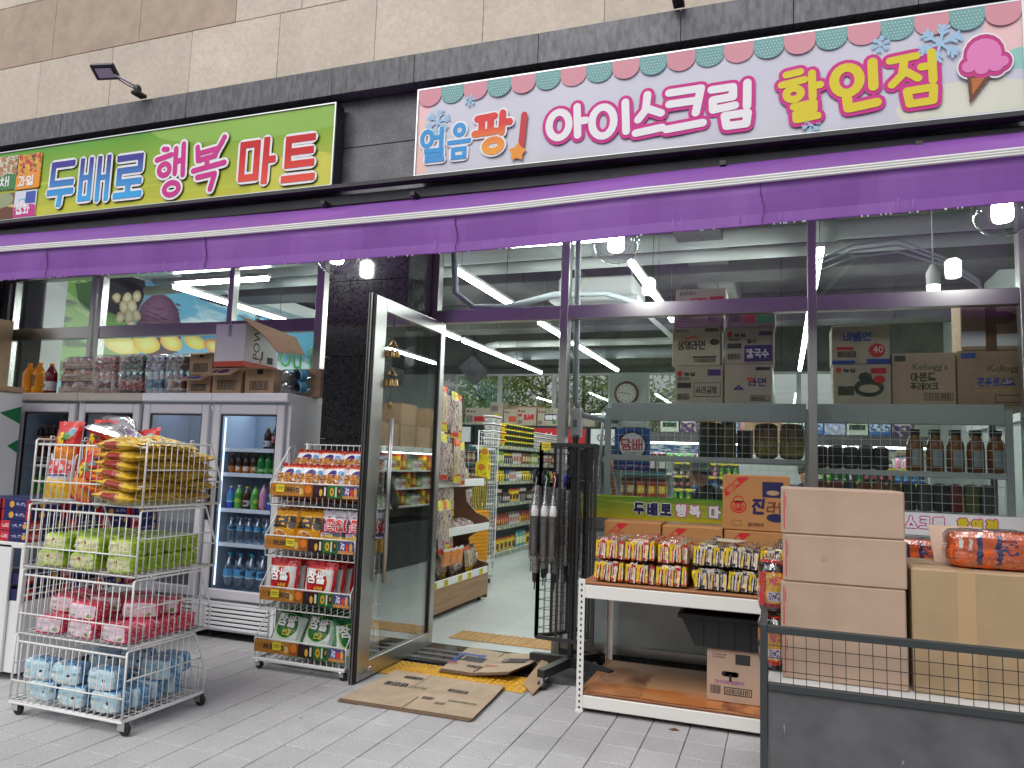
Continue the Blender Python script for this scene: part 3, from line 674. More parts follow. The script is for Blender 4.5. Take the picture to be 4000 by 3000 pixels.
def sign(name, label, x0, x1, z0, z1, m):
    t = thing(name, label, 'sign', ((x0+x1)/2, YS+.1, z0))
    b = MB(); b.box(x0, x1, YS+.012, YS+.12, z0, z1, 'dark_steel'); build(b, 'backing_box', t)
    b = MB(); N = 28
    for i in range(N):   # the stretched sheet bellies a little between its fixings
        for j in range(4):
            def P(a, c):
                u, v = a/N, c/4; return (x0+.012+(x1-x0-.024)*u, YS+.004-.0045*math.sin(u*N*.9)*math.sin(v*math.pi)-.003*math.sin(u*61)*(v < .3), z0+.02+(z1-z0-.03)*v)
            b.face([P(i, j), P(i+1, j), P(i+1, j+1), P(i, j+1)], m, True, [(i/N, j/4), ((i+1)/N, j/4), ((i+1)/N, (j+1)/4), (i/N, (j+1)/4)])
    build(b, 'printed_sheet', t)
    b = MB(); b.box(x0, x1, YS-.012, YS+.01, z0, z0+.02, 'alu'); b.box(x0, x1, YS-.006, YS+.01, z1-.01, z1, 'alu'); b.box(x0, x0+.012, YS-.006, YS+.01, z0+.02, z1-.01, 'alu'); b.box(x1-.012, x1, YS-.006, YS+.01, z0+.02, z1-.01, 'alu'); build(b, 'frame', t)
    return t
zT, zB = 4.43, 3.70
sg = sign('shop_sign', 'green shop sign banner with white outlined blue, pink and red lettering', -7.75, -3.47, zB, zT, 'sign_green')
sp_ = sign('shop_sign', 'white ice cream sign banner with pink and teal scalloped edge', -2.72, 1.40, zB, zT, 'sign_pink')
WN = [0]
def word(t, text, R, mt, sw, outline=(), name='lettering', tilt=0, dy=None, rnd_=True, gap=.12, d0=.008, mat_fn=None, Y=YS):
    """one word of sign lettering in rectangle R; outline = [(material, extra width), ...] under it"""
    x0, z0, x1, z1 = R; n = len(text.replace(' ', '')) + .45/1.12*text.count(' ')
    cw = (x1-x0)/(n*(1+gap)-gap); ch = z1-z0
    lay = list(outline) + [(mt, 0)]; WN[0] += 1; d0 += .0009*(WN[0] % 3)
    for i, (mm, ex) in enumerate(lay):
        if n == 1:   # one syllable fills its rectangle
            sy = CUST.get(text) or syl(text); pts = [q for l in sy for q in ([(l[1], l[2]), (l[3], l[4])] if l[0] == 'o' else l)]
            ua, ub, va, vb = min(p[0] for p in pts), max(p[0] for p in pts), min(p[1] for p in pts), max(p[1] for p in pts)
            F = lambda p: ((p[0]-ua)/(ub-ua), (p[1]-va)/(vb-va))
            sy = [['o', *F((l[1], l[2])), *F((l[3], l[4]))] if l[0] == 'o' else [F(p) for p in l] for l in sy]
            P = stroke_polys(sy, cw-sw, ch-sw, sw/2, sw/2, sw+ex, rnd_ if ex == 0 else True)
        else: P = hangul(text, cw-sw, ch-sw, sw+ex, sw/2, sw/2, gap*cw/(cw-sw)+sw/(cw-sw), rnd_ if ex == 0 else True, dy)
        b = MB(); b.put(P, mm, (x0, Y, z0), d=d0+.003*i, ux=(math.cos(tilt), 0, math.sin(tilt)), uy=(-math.sin(tilt), 0, math.cos(tilt)))
        build(b, name if i == len(lay)-1 else 'letter_outline', t)
grad('g_blue', S(44, 168, 230), S(56, 48, 150), z0=.15, z1=.9); grad('sign_red', S(236, 84, 64), S(204, 36, 40), z0=0, z1=.7, rough=.7); grad('g_pang', S(240, 160, 44), S(222, 44, 42), z0=.15, z1=.7)
for ch_, R in (('두', (106, 350, 162, 447)), ('배', (174, 340, 239, 437)), ('로', (250, 335, 311, 428))): word(sg, ch_, srect(*R), 'g_blue', .05 if ch_ == '배' else .06, [('shadow_edge' if 0 else 'ink', .05), ('white_ink', .045)], rnd_=False)
for ch_, R in (('행', (338, 314, 404, 430)), ('복', (418, 300, 494, 418))): word(sg, ch_, srect(*R), 'magenta_s', .05, [('ink', .05), ('white_ink', .045)], tilt=.05)
for ch_, R in (('마', (519, 300, 597, 400)), ('트', (612, 293, 684, 393))): word(sg, ch_, srect(*R), 'sign_red', .062, [('ink', .05), ('white_ink', .045)], rnd_=False)
# picture tiles at the left end of the green sign
pr('pic_fruit', S(214, 160, 60), [('b', 0, 0, 1, 1, 6, .52, S(190, 60, 50)), ('b', 0, 0, 1, 1, 7, .6, S(235, 190, 50)), ('b', 0, .6, 1, 1, 5, .6, S(60, 60, 35))], .4)
pr('pic_veg', S(160, 120, 80), [('b', 0, 0, 1, 1, 6, .5, S(210, 205, 180)), ('b', 0, .4, 1, 1, 8, .6, S(200, 120, 70)), ('b', 0, .3, 1, 1, 6, .63, S(60, 50, 30))], .4)
pr('pic_grain', S(120, 92, 60), [('e', .3, .4, .3, .3, S(225, 225, 225)), ('e', .6, .75, .35, .3, S(150, 160, 120)), ('e', .95, .35, .2, .2, S(210, 190, 120))], .4)
pr('pic_goods', S(215, 220, 232), [('r', .2, .25, .7, .7, S(120, 190, 220)), ('r', .5, .5, .95, .95, S(60, 80, 170)), ('e', .6, .3, .2, .2, S(110, 170, 140)), ('e', .35, .5, .14, .16, S(240, 220, 230))], .4)
for k, (pm, cm, R, tx_) in enumerate((('pic_veg', 'green_ink', (-26, 340, 38, 412), '야채'), ('pic_fruit', 'orange_txt', (37, 333, 89, 408), '과일'), ('pic_grain', 'brown_ink', (-32, 420, 30, 483), '쌀'), ('pic_goods', 'magenta', (31, 412, 78, 482), '잡화'))):
    x0, z0, x1, z1 = srect(*R); z0 = max(z0, zB+.025)
    b = MB(); b.prism([(x0+.01, z0), (x1-.01, z0), (x1, z0+.02), (x1, z1-.02), (x1-.01, z1), (x0+.01, z1), (x0, z1-.02), (x0, z0+.02)], YS-.006, YS-.0005, pm, 'y', uvf=True); q = build(b, 'picture_tile', sg)
    b = MB(); n_ = 8; zc = z0+(z1-z0)*.42
    b.face([(x0+.004, YS-.008, z0+.004), (x1-.004, YS-.008, z0+.004)] + [(x1-.004-(x1-x0-.008)*i/n_, YS-.008, zc+.015*math.sin(i/n_*6.28)) for i in range(n_+1)], cm); build(b, 'caption_panel', q)
    b = MB(); cw = (x1-x0)*.36; b.put(hangul(tx_, cw-.02, .1, .017, x0+(x1-x0)*.12, z0+.035), 'white_ink', (0, YS, 0), d=.010); build(b, 'caption', q)
# pink sign print
xs0, xs1 = -2.708, 1.388; ns = 21
b3 = MB(); r_ = (xs1-xs0)/ns/2
for i in range(ns):
    cx_ = xs0+r_*(2*i+1); P = [(cx_+r_*math.cos(a), zT-.012-.06-r_*.85*math.sin(a)) for a in [math.pi*k/12 for k in range(13)]] + [(cx_-r_, zT-.012), (cx_+r_, zT-.012)]
    bb = MB(); bb.face([(x, YS-.006, z) for x, z in P], 'scal_pink' if i % 2 == 0 else 'scal_teal'); build(bb, 'scallop', sp_)
    if i % 2:
        for a in range(-4, 5):
            for c in range(1, 7):
                x, z = cx_+.02*a+(.01 if c % 2 else 0), zT-.012-.022*c
                if (z > zT-.08 and abs(x-cx_) < r_*.92) or ((x-cx_)/r_)**2+((zT-.075-z)/(r_*.85))**2 < .82: b3.face([(x+.0035*math.cos(q), YS-.0075, z+.0035*math.sin(q)) for q in (0, 1.05, 2.1, 3.15, 4.2, 5.25)], 'white_ink')
build(b3, 'scallop_dots', sp_)['kind'] = 'stuff'
def flake(px, py, r, m='pale_blue'):
    c = at(px, py, YS); b = MB(); P = []
    for k in range(6):
        a = math.pi/3*k+.3; d = (math.cos(a), math.sin(a))
        P.append([(0, 0), (d[0], d[1])])
        for q in (.5, .75):
            for s_ in (-.8, .8): P.append([(d[0]*q, d[1]*q), (d[0]*q+.32*math.cos(a+s_), d[1]*q+.32*math.sin(a+s_))])
    b.put(stroke_polys(P, r, r, 0, 0, r*.15), m, (c.x, YS, c.z), d=.007); build(b, 'snowflake', sp_)
for q in ((947, 265, .10), (1016, 218, .045), (1902, 97, .055), (2030, 95, .12), (1752, 270, .055)): flake(*q)
for ch_, R in (('얼', (908, 278, 962, 352)), ('음', (967, 266, 1018, 345))): word(sp_, ch_, srect(*R), 'skyblue', .036, [('white_ink', .03)], rnd_=False, d0=.006)
x0, z0, x1, z1 = srect(1022, 244, 1112, 338); word(sp_, '팡', (x0, z0, x1, z1), 'g_pang', .056, [('white_ink', .03)], d0=.006, tilt=.06)
x0, z0, x1, z1 = srect(1115, 250, 1143, 355)
b = MB(); b.put(stroke_polys([[(.6, 1), (.45, .38)]], x1-x0, z1-z0, x0, z0, .05), 'red', (0, YS, 0), d=.012); build(b, 'exclamation_stroke', sp_)
c = at(1119, 330, YS); P = []
for k in range(10): a = math.pi/2+k*math.pi/5-.1; r = .075 if k % 2 == 0 else .046; P.append((c.x+r*math.cos(a), c.z+r*math.sin(a)))
b = MB(); b.put([(0, P)], 'orange_txt', (0, YS, 0), d=.014); build(b, 'star', sp_)
for ch_, R in (('아', (1180, 228, 1275, 305)), ('이', (1272, 220, 1362, 302)), ('스', (1366, 198, 1440, 294)), ('크', (1432, 190, 1528, 285)), ('림', (1530, 178, 1626, 282))): word(sp_, ch_, srect(*R), 'white_ink', .056, [('magenta_s', .05)], d0=.006, tilt=.02)
for ch_, R in (('할', (1685, 150, 1785, 268)), ('인', (1795, 135, 1905, 245)), ('점', (1920, 115, 2030, 235))): word(sp_, ch_, srect(*R), 'yellow_s', .05 if ch_ != '인' else .06, [('magenta_s', .05)], d0=.006, tilt=.05)
# ice cream cone
x0, z0, x1, z1 = srect(2070, 80, 2182, 222); w_, h_ = x1-x0, z1-z0; X = lambda u: x0+w_*u; Z = lambda v: z0+h_*v
b = MB(); b.put([(0, [(X(.16), Z(.42)), (X(.62), Z(.38)), (X(.2), Z(.0))])], 'brown_ink', (0, YS, 0), d=.012); b.put([(0, [(X(.24), Z(.38)), (X(.5), Z(.36)), (X(.25), Z(.12))])], 'waffle', (0, YS, 0), d=.014); build(b, 'cone_print', sp_)
b = MB()
for mm, k, dd in (('white_ink', .08, .011), ('scoop_dark', .05, .013), ('scoop', -.02, .015)):
    P = []
    for (cu, cv, ru, rv) in ((.5, .72, .36, .26), (.2, .56, .16, .11), (.45, .5, .16, .1), (.72, .52, .16, .1), (.86, .58, .13, .1)): P += [(i_, g) for i_, (_, g) in enumerate(ellp(X(cu), Z(cv), w_*(ru+k), h_*(rv+k)))]
    for i_, (l, g) in enumerate(P): b.put([(i_, g)], mm, (0, YS, 0), d=dd)
build(b, 'scoop_print', sp_)
# ------------------------------------------------------------------ awning
aw = thing('awning', 'purple fabric awning with hanging valance and white front bar', 'awning', (-2.8, 4.7, 2.8))
AK, AY = .875, 4.2
def zbar(x):
    x = x/AK
    xs = (-8.2, -6.83, -4.19, -2.15, -.53, 1.30, 3.0); zs = (3.325, 3.303, 3.274, 3.277, 3.312, 3.343, 3.35)
    for i in range(6):
        if x <= xs[i+1]:
            t = (x-xs[i])/(xs[i+1]-xs[i]); t = t*t*(3-2*t) if i in (1, 2, 3) else t; return CH+(zs[i]+(zs[i+1]-zs[i])*t-CH)*AK
    return CH+(zs[-1]-CH)*AK
NX = 120; ax0, ax1 = -8.2, 3.0
def strip(prof, m, name, wob=0):
    b = MB()
    for i in range(NX):
        x, X2 = ax0+(ax1-ax0)*i/NX, ax0+(ax1-ax0)*(i+1)/NX
        for j in range(len(prof)-1):
            pts = []
            for xx, (y, dz, k) in ((x, prof[j]), (X2, prof[j]), (X2, prof[j+1]), (x, prof[j+1])):
                wv = wob*k*(math.sin(xx*7.1)+.6*math.sin(xx*17.3+1)+.5*math.sin(xx*2.3))
                pts.append((xx, y+wv, zbar(xx)+dz+(wv*.4 if k else 0)))
            b.face(pts, m, True)
    return build(b, name, aw)
strip([(5.2, .525, 0), (4.95, .385, .4), (4.7, .255, .7), (4.45, .13, .7), (4.27, .046, .4), (4.215, .022, 0), (4.2, .006, 0)], 'purple', 'canopy_sheet', .008)
strip([(4.197, -.014, 0), (4.195, -.07, .5), (4.20, -.14, 1), (4.205, -.19, 1.4), (4.203, -.249, 1.6), (4.208, -.253, 1.6)], 'purple', 'valance', .0065)
b = MB()
for i in range(30):
    x, X2 = ax0+(ax1-ax0)*i/30, ax0+(ax1-ax0)*(i+1)/30
    for dz in (-.014, .002, .018):
        b.tube([(x, 4.178, zbar(x)+dz*AK-.004), (X2, 4.178, zbar(X2)+dz*AK-.004)], .0083, 'white_metal', 6, cap=False)
build(b, 'front_bar', aw)
b = MB()
for x in (-5.42, -3.87, -1.92, -.1): 
    for k in range(6): b.box(x+.01*math.sin(k), x+.004+.01*math.sin(k), 4.184, 4.189, zbar(x)-.245+.038*k, zbar(x)-.207+.038*k, 'purple_seam')
build(b, 'seam', aw)
b = MB(); r2 = random.Random(4)
for k in range(160):   # rain streaks and beads at the lower hem
    x = r2.uniform(-6.5, 1.35); h = r2.uniform(.015, .075); zb = zbar(x)-.249
    if r2.random() < .5: b.face([(x, 4.182, zb+.01), (x+.003, 4.182, zb+.01), (x+.0028+r2.uniform(-.003, .008), 4.182, zb+h), (x+.001, 4.182, zb+h)], 'streak')
    else: b.lathe((x, 4.20, zb-.006), [(0, -.006), (.004, -.003), (.003, .003), (0, .006)], 'drop', 5)
for k in range(220):
    x = r2.uniform(-6.5, 1.35); y = r2.uniform(0, 1); b.lathe((x, 4.215+.09*y, zbar(x)+.024+.045*y), [(.004, 0), (.002, .003), (0, .004)], 'drop', 5)
build(b, 'raindrops', aw)
b = MB(); b.box(ax0, ax1, 5.13, 5.245, 3.545, 3.64, 'dark_steel', c=.01); b.box(ax0, ax1, 5.03, 5.12, 3.66, 3.69, 'dark_steel'); build(b, 'cassette', aw)
for x in (-6.6, -4.3, -2.0, .3, 1.9): b = MB(); b.tube([(x, 5.14, 3.48), (x+.28, 4.7, zbar(x)+.19), (x+.02, 4.23, zbar(x)-.02)], .018, 'white_metal', 8); build(b, 'folding_arm', aw)
for px in (690, 885, 1560, 1990):
    x = at(px, 430 if px < 700 else 405, 5.0).x; b = MB(); b.box(x-.02, x+.02, 5.04, 5.24, 3.54, 3.57, 'dark_steel'); build(b, 'bracket', aw)
# ------------------------------------------------------------------ globe lamps under the awning
for (px, py, lab) in ((728, 549, 'clear glass globe lamp hanging in front of the granite pillar'), (1331, 520, 'clear glass globe lamp hanging right of the doorway'), (2165, 452, 'clear glass globe lamp hanging at the right end of the awning')):
    c = at(px, py, 5.02); t = thing('globe_lamp', lab, 'lamp', (c.x, 5.02, c.z), 'clear globe lamps under the awning')
    b = MB(); b.lathe((c.x, 5.02, c.z), [(.165*math.sin(a), -.165*math.cos(a)) for a in [math.pi*k/16 for k in range(15)]], 'globe', 24); build(b, 'globe', t)
    b = MB(); b.lathe((c.x, 5.02, c.z), [(0, -.075), (.045, -.073), (.056, -.055), (.056, .05), (.03, .07)], 'bulb_on', 12); build(b, 'bulb', t)
    b = MB(); b.lathe((c.x, 5.02, c.z), [(.03, .071), (.03, .12), (.045, .15), (.05, .17), (0, .18)], 'black_paint', 12); b.rod((c.x, 5.02, c.z+.17), (c.x, 5.02, 3.44), .006, 'black', 5); build(b, 'lamp_cord', t)
# ------------------------------------------------------------------ floodlights on the band
def flood(px, py, lab, head=True):
    c = at(px, py, 5.08); t = thing('floodlight', lab, 'floodlight', (c.x, 5.08, 4.757))
    b = MB(); b.box(c.x-.04, c.x+.04, 5.0, 5.12, 4.757, 4.79, 'black_paint', c=.006); b.lathe((c.x, 5.04, 4.79), [(.032, 0), (.036, .03), (.02, .06), (0, .062)], 'black_paint', 12); build(b, 'mount', t)
    h = Vector((c.x-.17, 4.83, 4.90)) if head else Vector((c.x-.05, 4.72, 5.06))
    b = MB(); b.tube([(c.x, 5.04, 4.83), (c.x-.06, 4.97, 4.865), h+Vector((.06, .04, -.012))], .013, 'white_metal', 8); b.tube([(c.x+.01, 5.04, 4.8), (c.x-.04, 4.96, 4.82), (c.x-.1, 4.9, 4.86), h+Vector((.05, .05, .0))], .005, 'black', 5); build(b, 'arm', t)
    b = MB(); b.box(-.105, .105, -.08, .08, -.018, .018, 'black_paint', c=.008)
    for k in range(6): b.box(-.085+.034*k-.004, -.085+.034*k+.004, -.065, .065, .018, .035, 'black_paint')
    mt = Matrix.Translation(h) @ Matrix.Rotation(.35, 4, 'Z') @ Matrix.Rotation(-.42, 4, 'X') @ Matrix.Rotation(-.12, 4, 'Y'); b.xf(mt); hd = build(b, 'lamp_head', t)
    b = MB(); b.box(-.07, .07, -.05, .05, -.0215, -.019, 'frost_lens'); b.xf(mt); build(b, 'lens', hd)
flood(304, 205, 'small black floodlight on a bent arm above the green sign')
flood(1466, 8, 'small black floodlight mount on the band above the white sign', False)
# ------------------------------------------------------------------ ceiling lights
def tube_light(p, q, lab, m='tube_on'):
    p, q = Vector(p), Vector(q); d = (q-p).normalized(); s_ = d.cross(Vector((0, 0, 1)))
    t = thing('ceiling_light', lab, 'light', tuple((p+q)/2), 'linear tube lights under the concrete ceiling')
    def slab(wd, z0, z1, m_, e=0):
        a = p-d*e; c = q+d*e; b = MB()
        V = [a-s_*wd, a+s_*wd, c+s_*wd, c-s_*wd]
        V8 = [v+Vector((0, 0, z0)) for v in V]+[v+Vector((0, 0, z1)) for v in V]
        b.mesh(V8, [(0, 1, 2, 3), (7, 6, 5, 4), (0, 4, 5, 1), (1, 5, 6, 2), (2, 6, 7, 3), (3, 7, 4, 0)], m_); return b
    build(slab(.022, -.035, -.003, m), 'tube', t); build(slab(.03, 0, .03, 'white_metal', .02), 'housing', t)
    b = MB(); b.rod(p+d*.15+Vector((0, 0, .03)), (p.x+d.x*.15, p.y+d.y*.15, 4.149), .003, 'chrome', 4); b.rod(q-d*.15+Vector((0, 0, .03)), (q.x-d.x*.15, q.y-d.y*.15, 4.149), .003, 'chrome', 4); build(b, 'hanger', t)
rowname = {-4.2: 'row left of the doorway', -2.72: 'row over the doorway', -1.17: 'row just right of the doorway', .28: 'row nearest the right window', -5.86: 'row behind the fridges'}
def row(x, segs, z=3.2):
    for i, (y0, y1) in enumerate(segs): tube_light((x, y0, z), (x, y1, z), 'white tube light, %s one back in the %s' % (ORD[i], rowname[x]))
row(-2.72, ((5.95, 7.42), (8.43, 9.39), (9.98, 11.45), (11.5, 12.97))); row(-4.2, ((8.6, 9.4), (9.58, 10.8), (10.85, 12.0), (12.05, 13.2)))
row(-1.17, ((6.05, 7.3), (7.35, 8.6), (9.2, 10.6))); row(.28, ((6.0, 7.3), (7.5, 9.0), (9.1, 11.0), (11.1, 13.1))); row(-5.86, ((5.95, 7.83), (8.5, 10.0), (10.4, 12.0)), 3.2)
tube_light((-2.25, 6.05, 3.42), (-1.35, 6.05, 3.42), 'white tube light running crosswise just inside over the doorway')
tube_light((-5.8, 5.93, 3.22), (-4.7, 5.93, 3.22), 'white tube light running crosswise just behind the left window')
# ------------------------------------------------------------------ pipes, ducts, air conditioner
def pipe(pts, r, m, name, lab, n=10, joints=()):
    b = MB(); b.tube(pts, r, m, n)
    for p, q in joints: b.tube([p, q], r*1.16, m, n)
    a = Vector(pts[0]); return solo(b, name, lab, 'pipe', tuple(a))
pipe([(-7.9, 7.7, 3.80), (2.55, 7.7, 3.86)], .095, 'pipe_white', 'drain_pipe', 'thick white drain pipe under the ceiling, upper of two', 14, [((-1.9, 7.7, 3.83), (-1.7, 7.7, 3.83)), ((.3, 7.7, 3.845), (.5, 7.7, 3.845))])
pipe([(-7.9, 7.55, 3.60), (2.55, 7.55, 3.64)], .06, 'pipe_white', 'drain_pipe', 'thinner white drain pipe under the ceiling, lower of two', 12)
pipe([(.62, 6.5, 4.14), (.62, 6.5, 3.78), (.66, 6.5, 3.72), (1.5, 6.5, 3.74), (1.56, 6.5, 3.8), (1.56, 6.5, 4.14)], .07, 'pipe_white', 'drain_pipe', 'white elbow drain pipe above the right window pane', 12)
pipe([(-4.6, 12.4, 3.36), (-4.5, 12.4, 3.40), (-1.8, 12.4, 3.40), (-.2, 12.4, 3.36), (-.15, 12.4, 2.0)], .09, 'insul', 'duct', 'grey wrapped duct along the rear of the ceiling', 10)
pipe([(-4.9, 12.2, 3.52), (-4.7, 12.2, 3.56), (-1.5, 12.2, 3.56)], .06, 'pipe_white', 'duct', 'pale ribbed duct above the grey wrapped duct', 10)
pipe([(-2.0, 9.2, 3.9), (-1.75, 10.5, 3.62), (-1.5, 12.0, 3.45)], .035, 'pipe_white', 'conduit', 'pair of pale conduits sloping back across the ceiling')
pipe([(-2.68, 5.82, 3.4), (-2.66, 5.85, 2.95), (-2.5, 5.9, 2.82), (-2.2, 5.95, 2.83), (-1.9, 6.3, 3.0), (-1.6, 7.0, 3.16), (-1.25, 8.0, 3.2)], .03, 'grey_conduit', 'conduit', 'grey flexible conduit drooping above the doorway transom', 8)
pipe([(-1.56, 5.8, 3.4), (-1.55, 5.8, 2.0), (-1.5, 5.85, 1.9), (-1.35, 5.9, 1.87), (-1.22, 5.92, 1.86)], .025, 'grey_conduit', 'conduit', 'grey flexible conduit running down beside the door mullion', 8)
for i, dz in enumerate((0, .05, .09)):
    pipe([(.25, 5.95, 3.0+dz), (.5, 5.95, 3.1+dz), (.8, 5.95, 3.12+dz), (1.1, 5.95, 3.0+dz*.6), (1.3, 5.95, 2.85+dz*.4), (1.36, 5.95, 2.6)], .008, 'grey_conduit', 'cable', '%s grey cable looping behind the right transom' % ('lowest', 'middle', 'highest')[i], 6)
c = at(1300, 655, 8.3); t = thing('air_conditioner', 'white ceiling cassette air conditioner hanging behind the doorway transom', 'air conditioner', (c.x, 8.3, 3.28))
b = MB(); b.box(c.x-.42, c.x+.42, 7.95, 8.75, 3.34, 3.58, 'white_metal', c=.02); build(b, 'body', t)
b = MB(); b.box(c.x-.5, c.x+.5, 7.85, 8.85, 3.29, 3.338, 'white_plastic', c=.015); pn = build(b, 'panel', t)
b = MB()
for k in range(10): b.box(c.x-.25, c.x+.25, 8.1+.05*k, 8.13+.05*k, 3.278, 3.289, 'gond_grey')
build(b, 'grille', pn)
b = MB()
for a in (-.4, .4):
    for y in (8.0, 8.7): b.rod((c.x+a, y, 3.58), (c.x+a, y, 4.149), .006, 'chrome', 5)
build(b, 'hanger', t)
c = at(1353, 850, 14.98); t = thing('wall_clock', 'round brown rimmed clock on the pale rear pillar', 'clock', (c.x, 14.98, c.z))
b = MB(); b.lathe((c.x, 14.97, c.z), [(.24, .02), (.25, 0), (.23, -.03), (.2, -.03), (.195, -.01)], 'oak_dark', 24, 'y'); build(b, 'rim', t)
b = MB(); b.lathe((c.x, 14.955, c.z), [(.2, 0), (0, -.001)], 'offwhite', 24, 'y')
for k in range(12): a = k*math.pi/6; b.box(c.x+.16*math.sin(a)-.008, c.x+.16*math.sin(a)+.008, 14.951, 14.954, c.z+.16*math.cos(a)-.015, c.z+.16*math.cos(a)+.015, 'ink')
build(b, 'dial', t)
b = MB(); b.put(stroke_polys([[(0, 0), (-.13, .02)], [(0, 0), (.09, -.03)]], 1, 1, 0, 0, .012), 'black', (c.x, 14.95, c.z)); build(b, 'clock_hands', t)
# ------------------------------------------------------------------ goods: bags, soft packs, bottles, cartons
def softbox(b, w_, d, h, m, front=None, top=None, right=None, k=7, n=5, jit=.003, seed=1, org=(0, 0, 0)):
    r = random.Random(seed); J = {}
    def P(a, bb, c):
        q = (round(a, 4), round(bb, 4), round(c, 4))
        if q not in J:
            s_ = 1/((abs(a)**k+abs(bb)**k+abs(c)**k)**(1/k)); J[q] = (org[0]+a*s_*w_/2+r.uniform(-jit, jit), org[1]+d/2+bb*s_*d/2+r.uniform(-jit, jit), org[2]+h/2+c*s_*h/2+r.uniform(-jit, jit)*.6)
        return J[q]
    T = [-1+2*i/n for i in range(n+1)]
    for nm, mm, F in (('f', front, lambda u, v: (u, -1, v)), ('b', None, lambda u, v: (-u, 1, v)), ('l', right, lambda u, v: (-1, -u, v)), ('r', right, lambda u, v: (1, u, v)), ('t', top, lambda u, v: (u, v, 1)), ('d', None, lambda u, v: (u, -v, -1))):
        for i in range(n):
            for j in range(n):
                b.face([P(*F(T[i], T[j])), P(*F(T[i+1], T[j])), P(*F(T[i+1], T[j+1])), P(*F(T[i], T[j+1]))], mm or m, True,
                       [(i/n, j/n), ((i+1)/n, j/n), ((i+1)/n, (j+1)/n), (i/n, (j+1)/n)])
    return b
def bag(b, w_, h, t, mf, mbk, seed=1, nx=9, ny=11, crimp=.045):
    """pillow bag standing on its bottom seal, front towards -y; returns the front surface as a function of (x, z)"""
    r = random.Random(seed); ph = [r.uniform(0, 6.28) for _ in range(6)]
    def th(u, v):
        a = max(0, 1-abs(2*u-1)**2.6)**.6; vv = min(1, max(0, (v-crimp)/(1-2*crimp))); c = max(0, 1-abs(2*vv-1)**2.8)**.65
        wr = 1+.12*math.sin(9*u+ph[0])*math.sin(7*v+ph[1])+.08*math.sin(17*v+ph[2]+5*u)
        return a*c*wr
    def X(u, v): return (u-.5)*w_*(1-.07*math.sin(math.pi*v)**.5*1.0 if 0 < v < 1 else 1)
    def fr(u, v, sg):
        e = .006*math.sin(u*22+ph[3]) if (v < crimp or v > 1-crimp) else 0
        return (X(u, v), sg*t/2*th(u, v)+e*.5, v*h+(.008*math.sin(u*31+ph[4]) if v == 1 else 0))
    for sg, m in ((-1, mf), (1, mbk)):
        for i in range(nx):
            for j in range(ny):
                q = [(i, j), (i+1, j), (i+1, j+1), (i, j+1)]
                if sg > 0: q.reverse()
                b.face([fr(a/nx, c/ny, sg) for a, c in q], m, True, [(a/nx, c/ny) for a, c in q])
    return lambda x, z: Vector((x, -t/2*th(min(1, max(0, x/w_+.5)), min(1, max(0, z/h)))-.002, z))
def bottle_prof(h, r, neck=.012, sh=.72, waist=0):
    return [(0, 0), (r*.86, 0), (r, h*.03), (r, h*.2), (r-waist, h*.35), (r, h*.5), (r, h*sh*.9), (r*.82, h*sh), (neck*1.3, h*.88), (neck, h*.91), (neck, h*.95)]
def bottle(name, label, cat, h, r, liquid, capm, labm, group, lab=(.3, .6), waist=0, n=10, rot=None):
    t = thing(name, label, cat, (0, 0, 0), group)
    b = MB(); b.lathe((0, 0, 0), bottle_prof(h, r, max(.011, r*.32), .74, waist), liquid, n, uv=True); build(b, 'body', t)
    b = MB(); k = max(.0135, r*.4); b.lathe((0, 0, 0), [(k, h*.935), (k, h), (0, h)], capm, n); build(b, 'cap', t)
    if labm: b = MB(); b.lathe((0, 0, 0), [(r*1.012, h*lab[0]), (r*1.012, h*lab[1])], labm, n); build(b, 'wrap_label', t)
    return t
for nm, c, ro in (('liq_orange', S(240, 150, 20), .2), ('liq_redbrown', S(120, 40, 34), .2), ('liq_pink', S(220, 170, 160), .25), ('liq_dark', S(40, 34, 30), .15), ('liq_green', S(40, 130, 60), .15), ('liq_lime', S(110, 190, 70), .2), ('liq_white', S(214, 218, 222), .25), ('liq_grey', S(150, 140, 142), .25), ('liq_brown', S(70, 38, 20), .15), ('liq_purple', S(120, 110, 170), .2), ('liq_pinkish', S(226, 150, 180), .25), ('liq_blue', S(60, 100, 200), .2)):
    mat(nm, c, ro, var=(40, .08))
pr('lab_aloe', S(90, 170, 70), [('e', .3, .5, .2, .3, S(220, 230, 200)), ('e', .75, .35, .15, .2, S(200, 220, 60)), ('b', 0, 0, 1, 1, 9, .62, S(30, 110, 50))], .3)
pr('lab_juice', S(232, 170, 30), [('e', .3, .55, .18, .42, S(120, 80, 20)), ('r', .45, .1, 1, .9, S(240, 150, 30)), ('b', 0, 0, 1, .5, 8, .6, S(250, 200, 60))], .3)
pr('lab_white', S(214, 214, 210), [('e', .5, .5, .25, .35, S(120, 40, 40)), ('b', 0, 0, 1, .4, 10, .58, S(150, 120, 110))], .35)
pr('lab_blue', S(86, 160, 200), [('e', .5, .55, .2, .33, S(30, 70, 110)), ('r', 0, 0, 1, .16, S(180, 215, 225))], .3)
pr('lab_orange', S(214, 120, 40), [('e', .5, .5, .22, .3, S(235, 220, 200)), ('r', 0, .8, 1, 1, S(60, 34, 20))], .3)
pr('lab_red', S(170, 30, 40), [('b', 0, 0, 1, 1, 6, .57, S(230, 225, 220))], .3)
mat('cap_red', S(206, 44, 66), .4); mat('cap_green', S(24, 120, 70), .4); mat('cap_blue', S(60, 80, 190), .4); mat('cap_white', S(225, 228, 232), .4); mat('cap_orange', S(240, 140, 40), .4); mat('cap_cyan', S(70, 175, 205), .4); mat('cap_dark', S(60, 44, 50), .4)
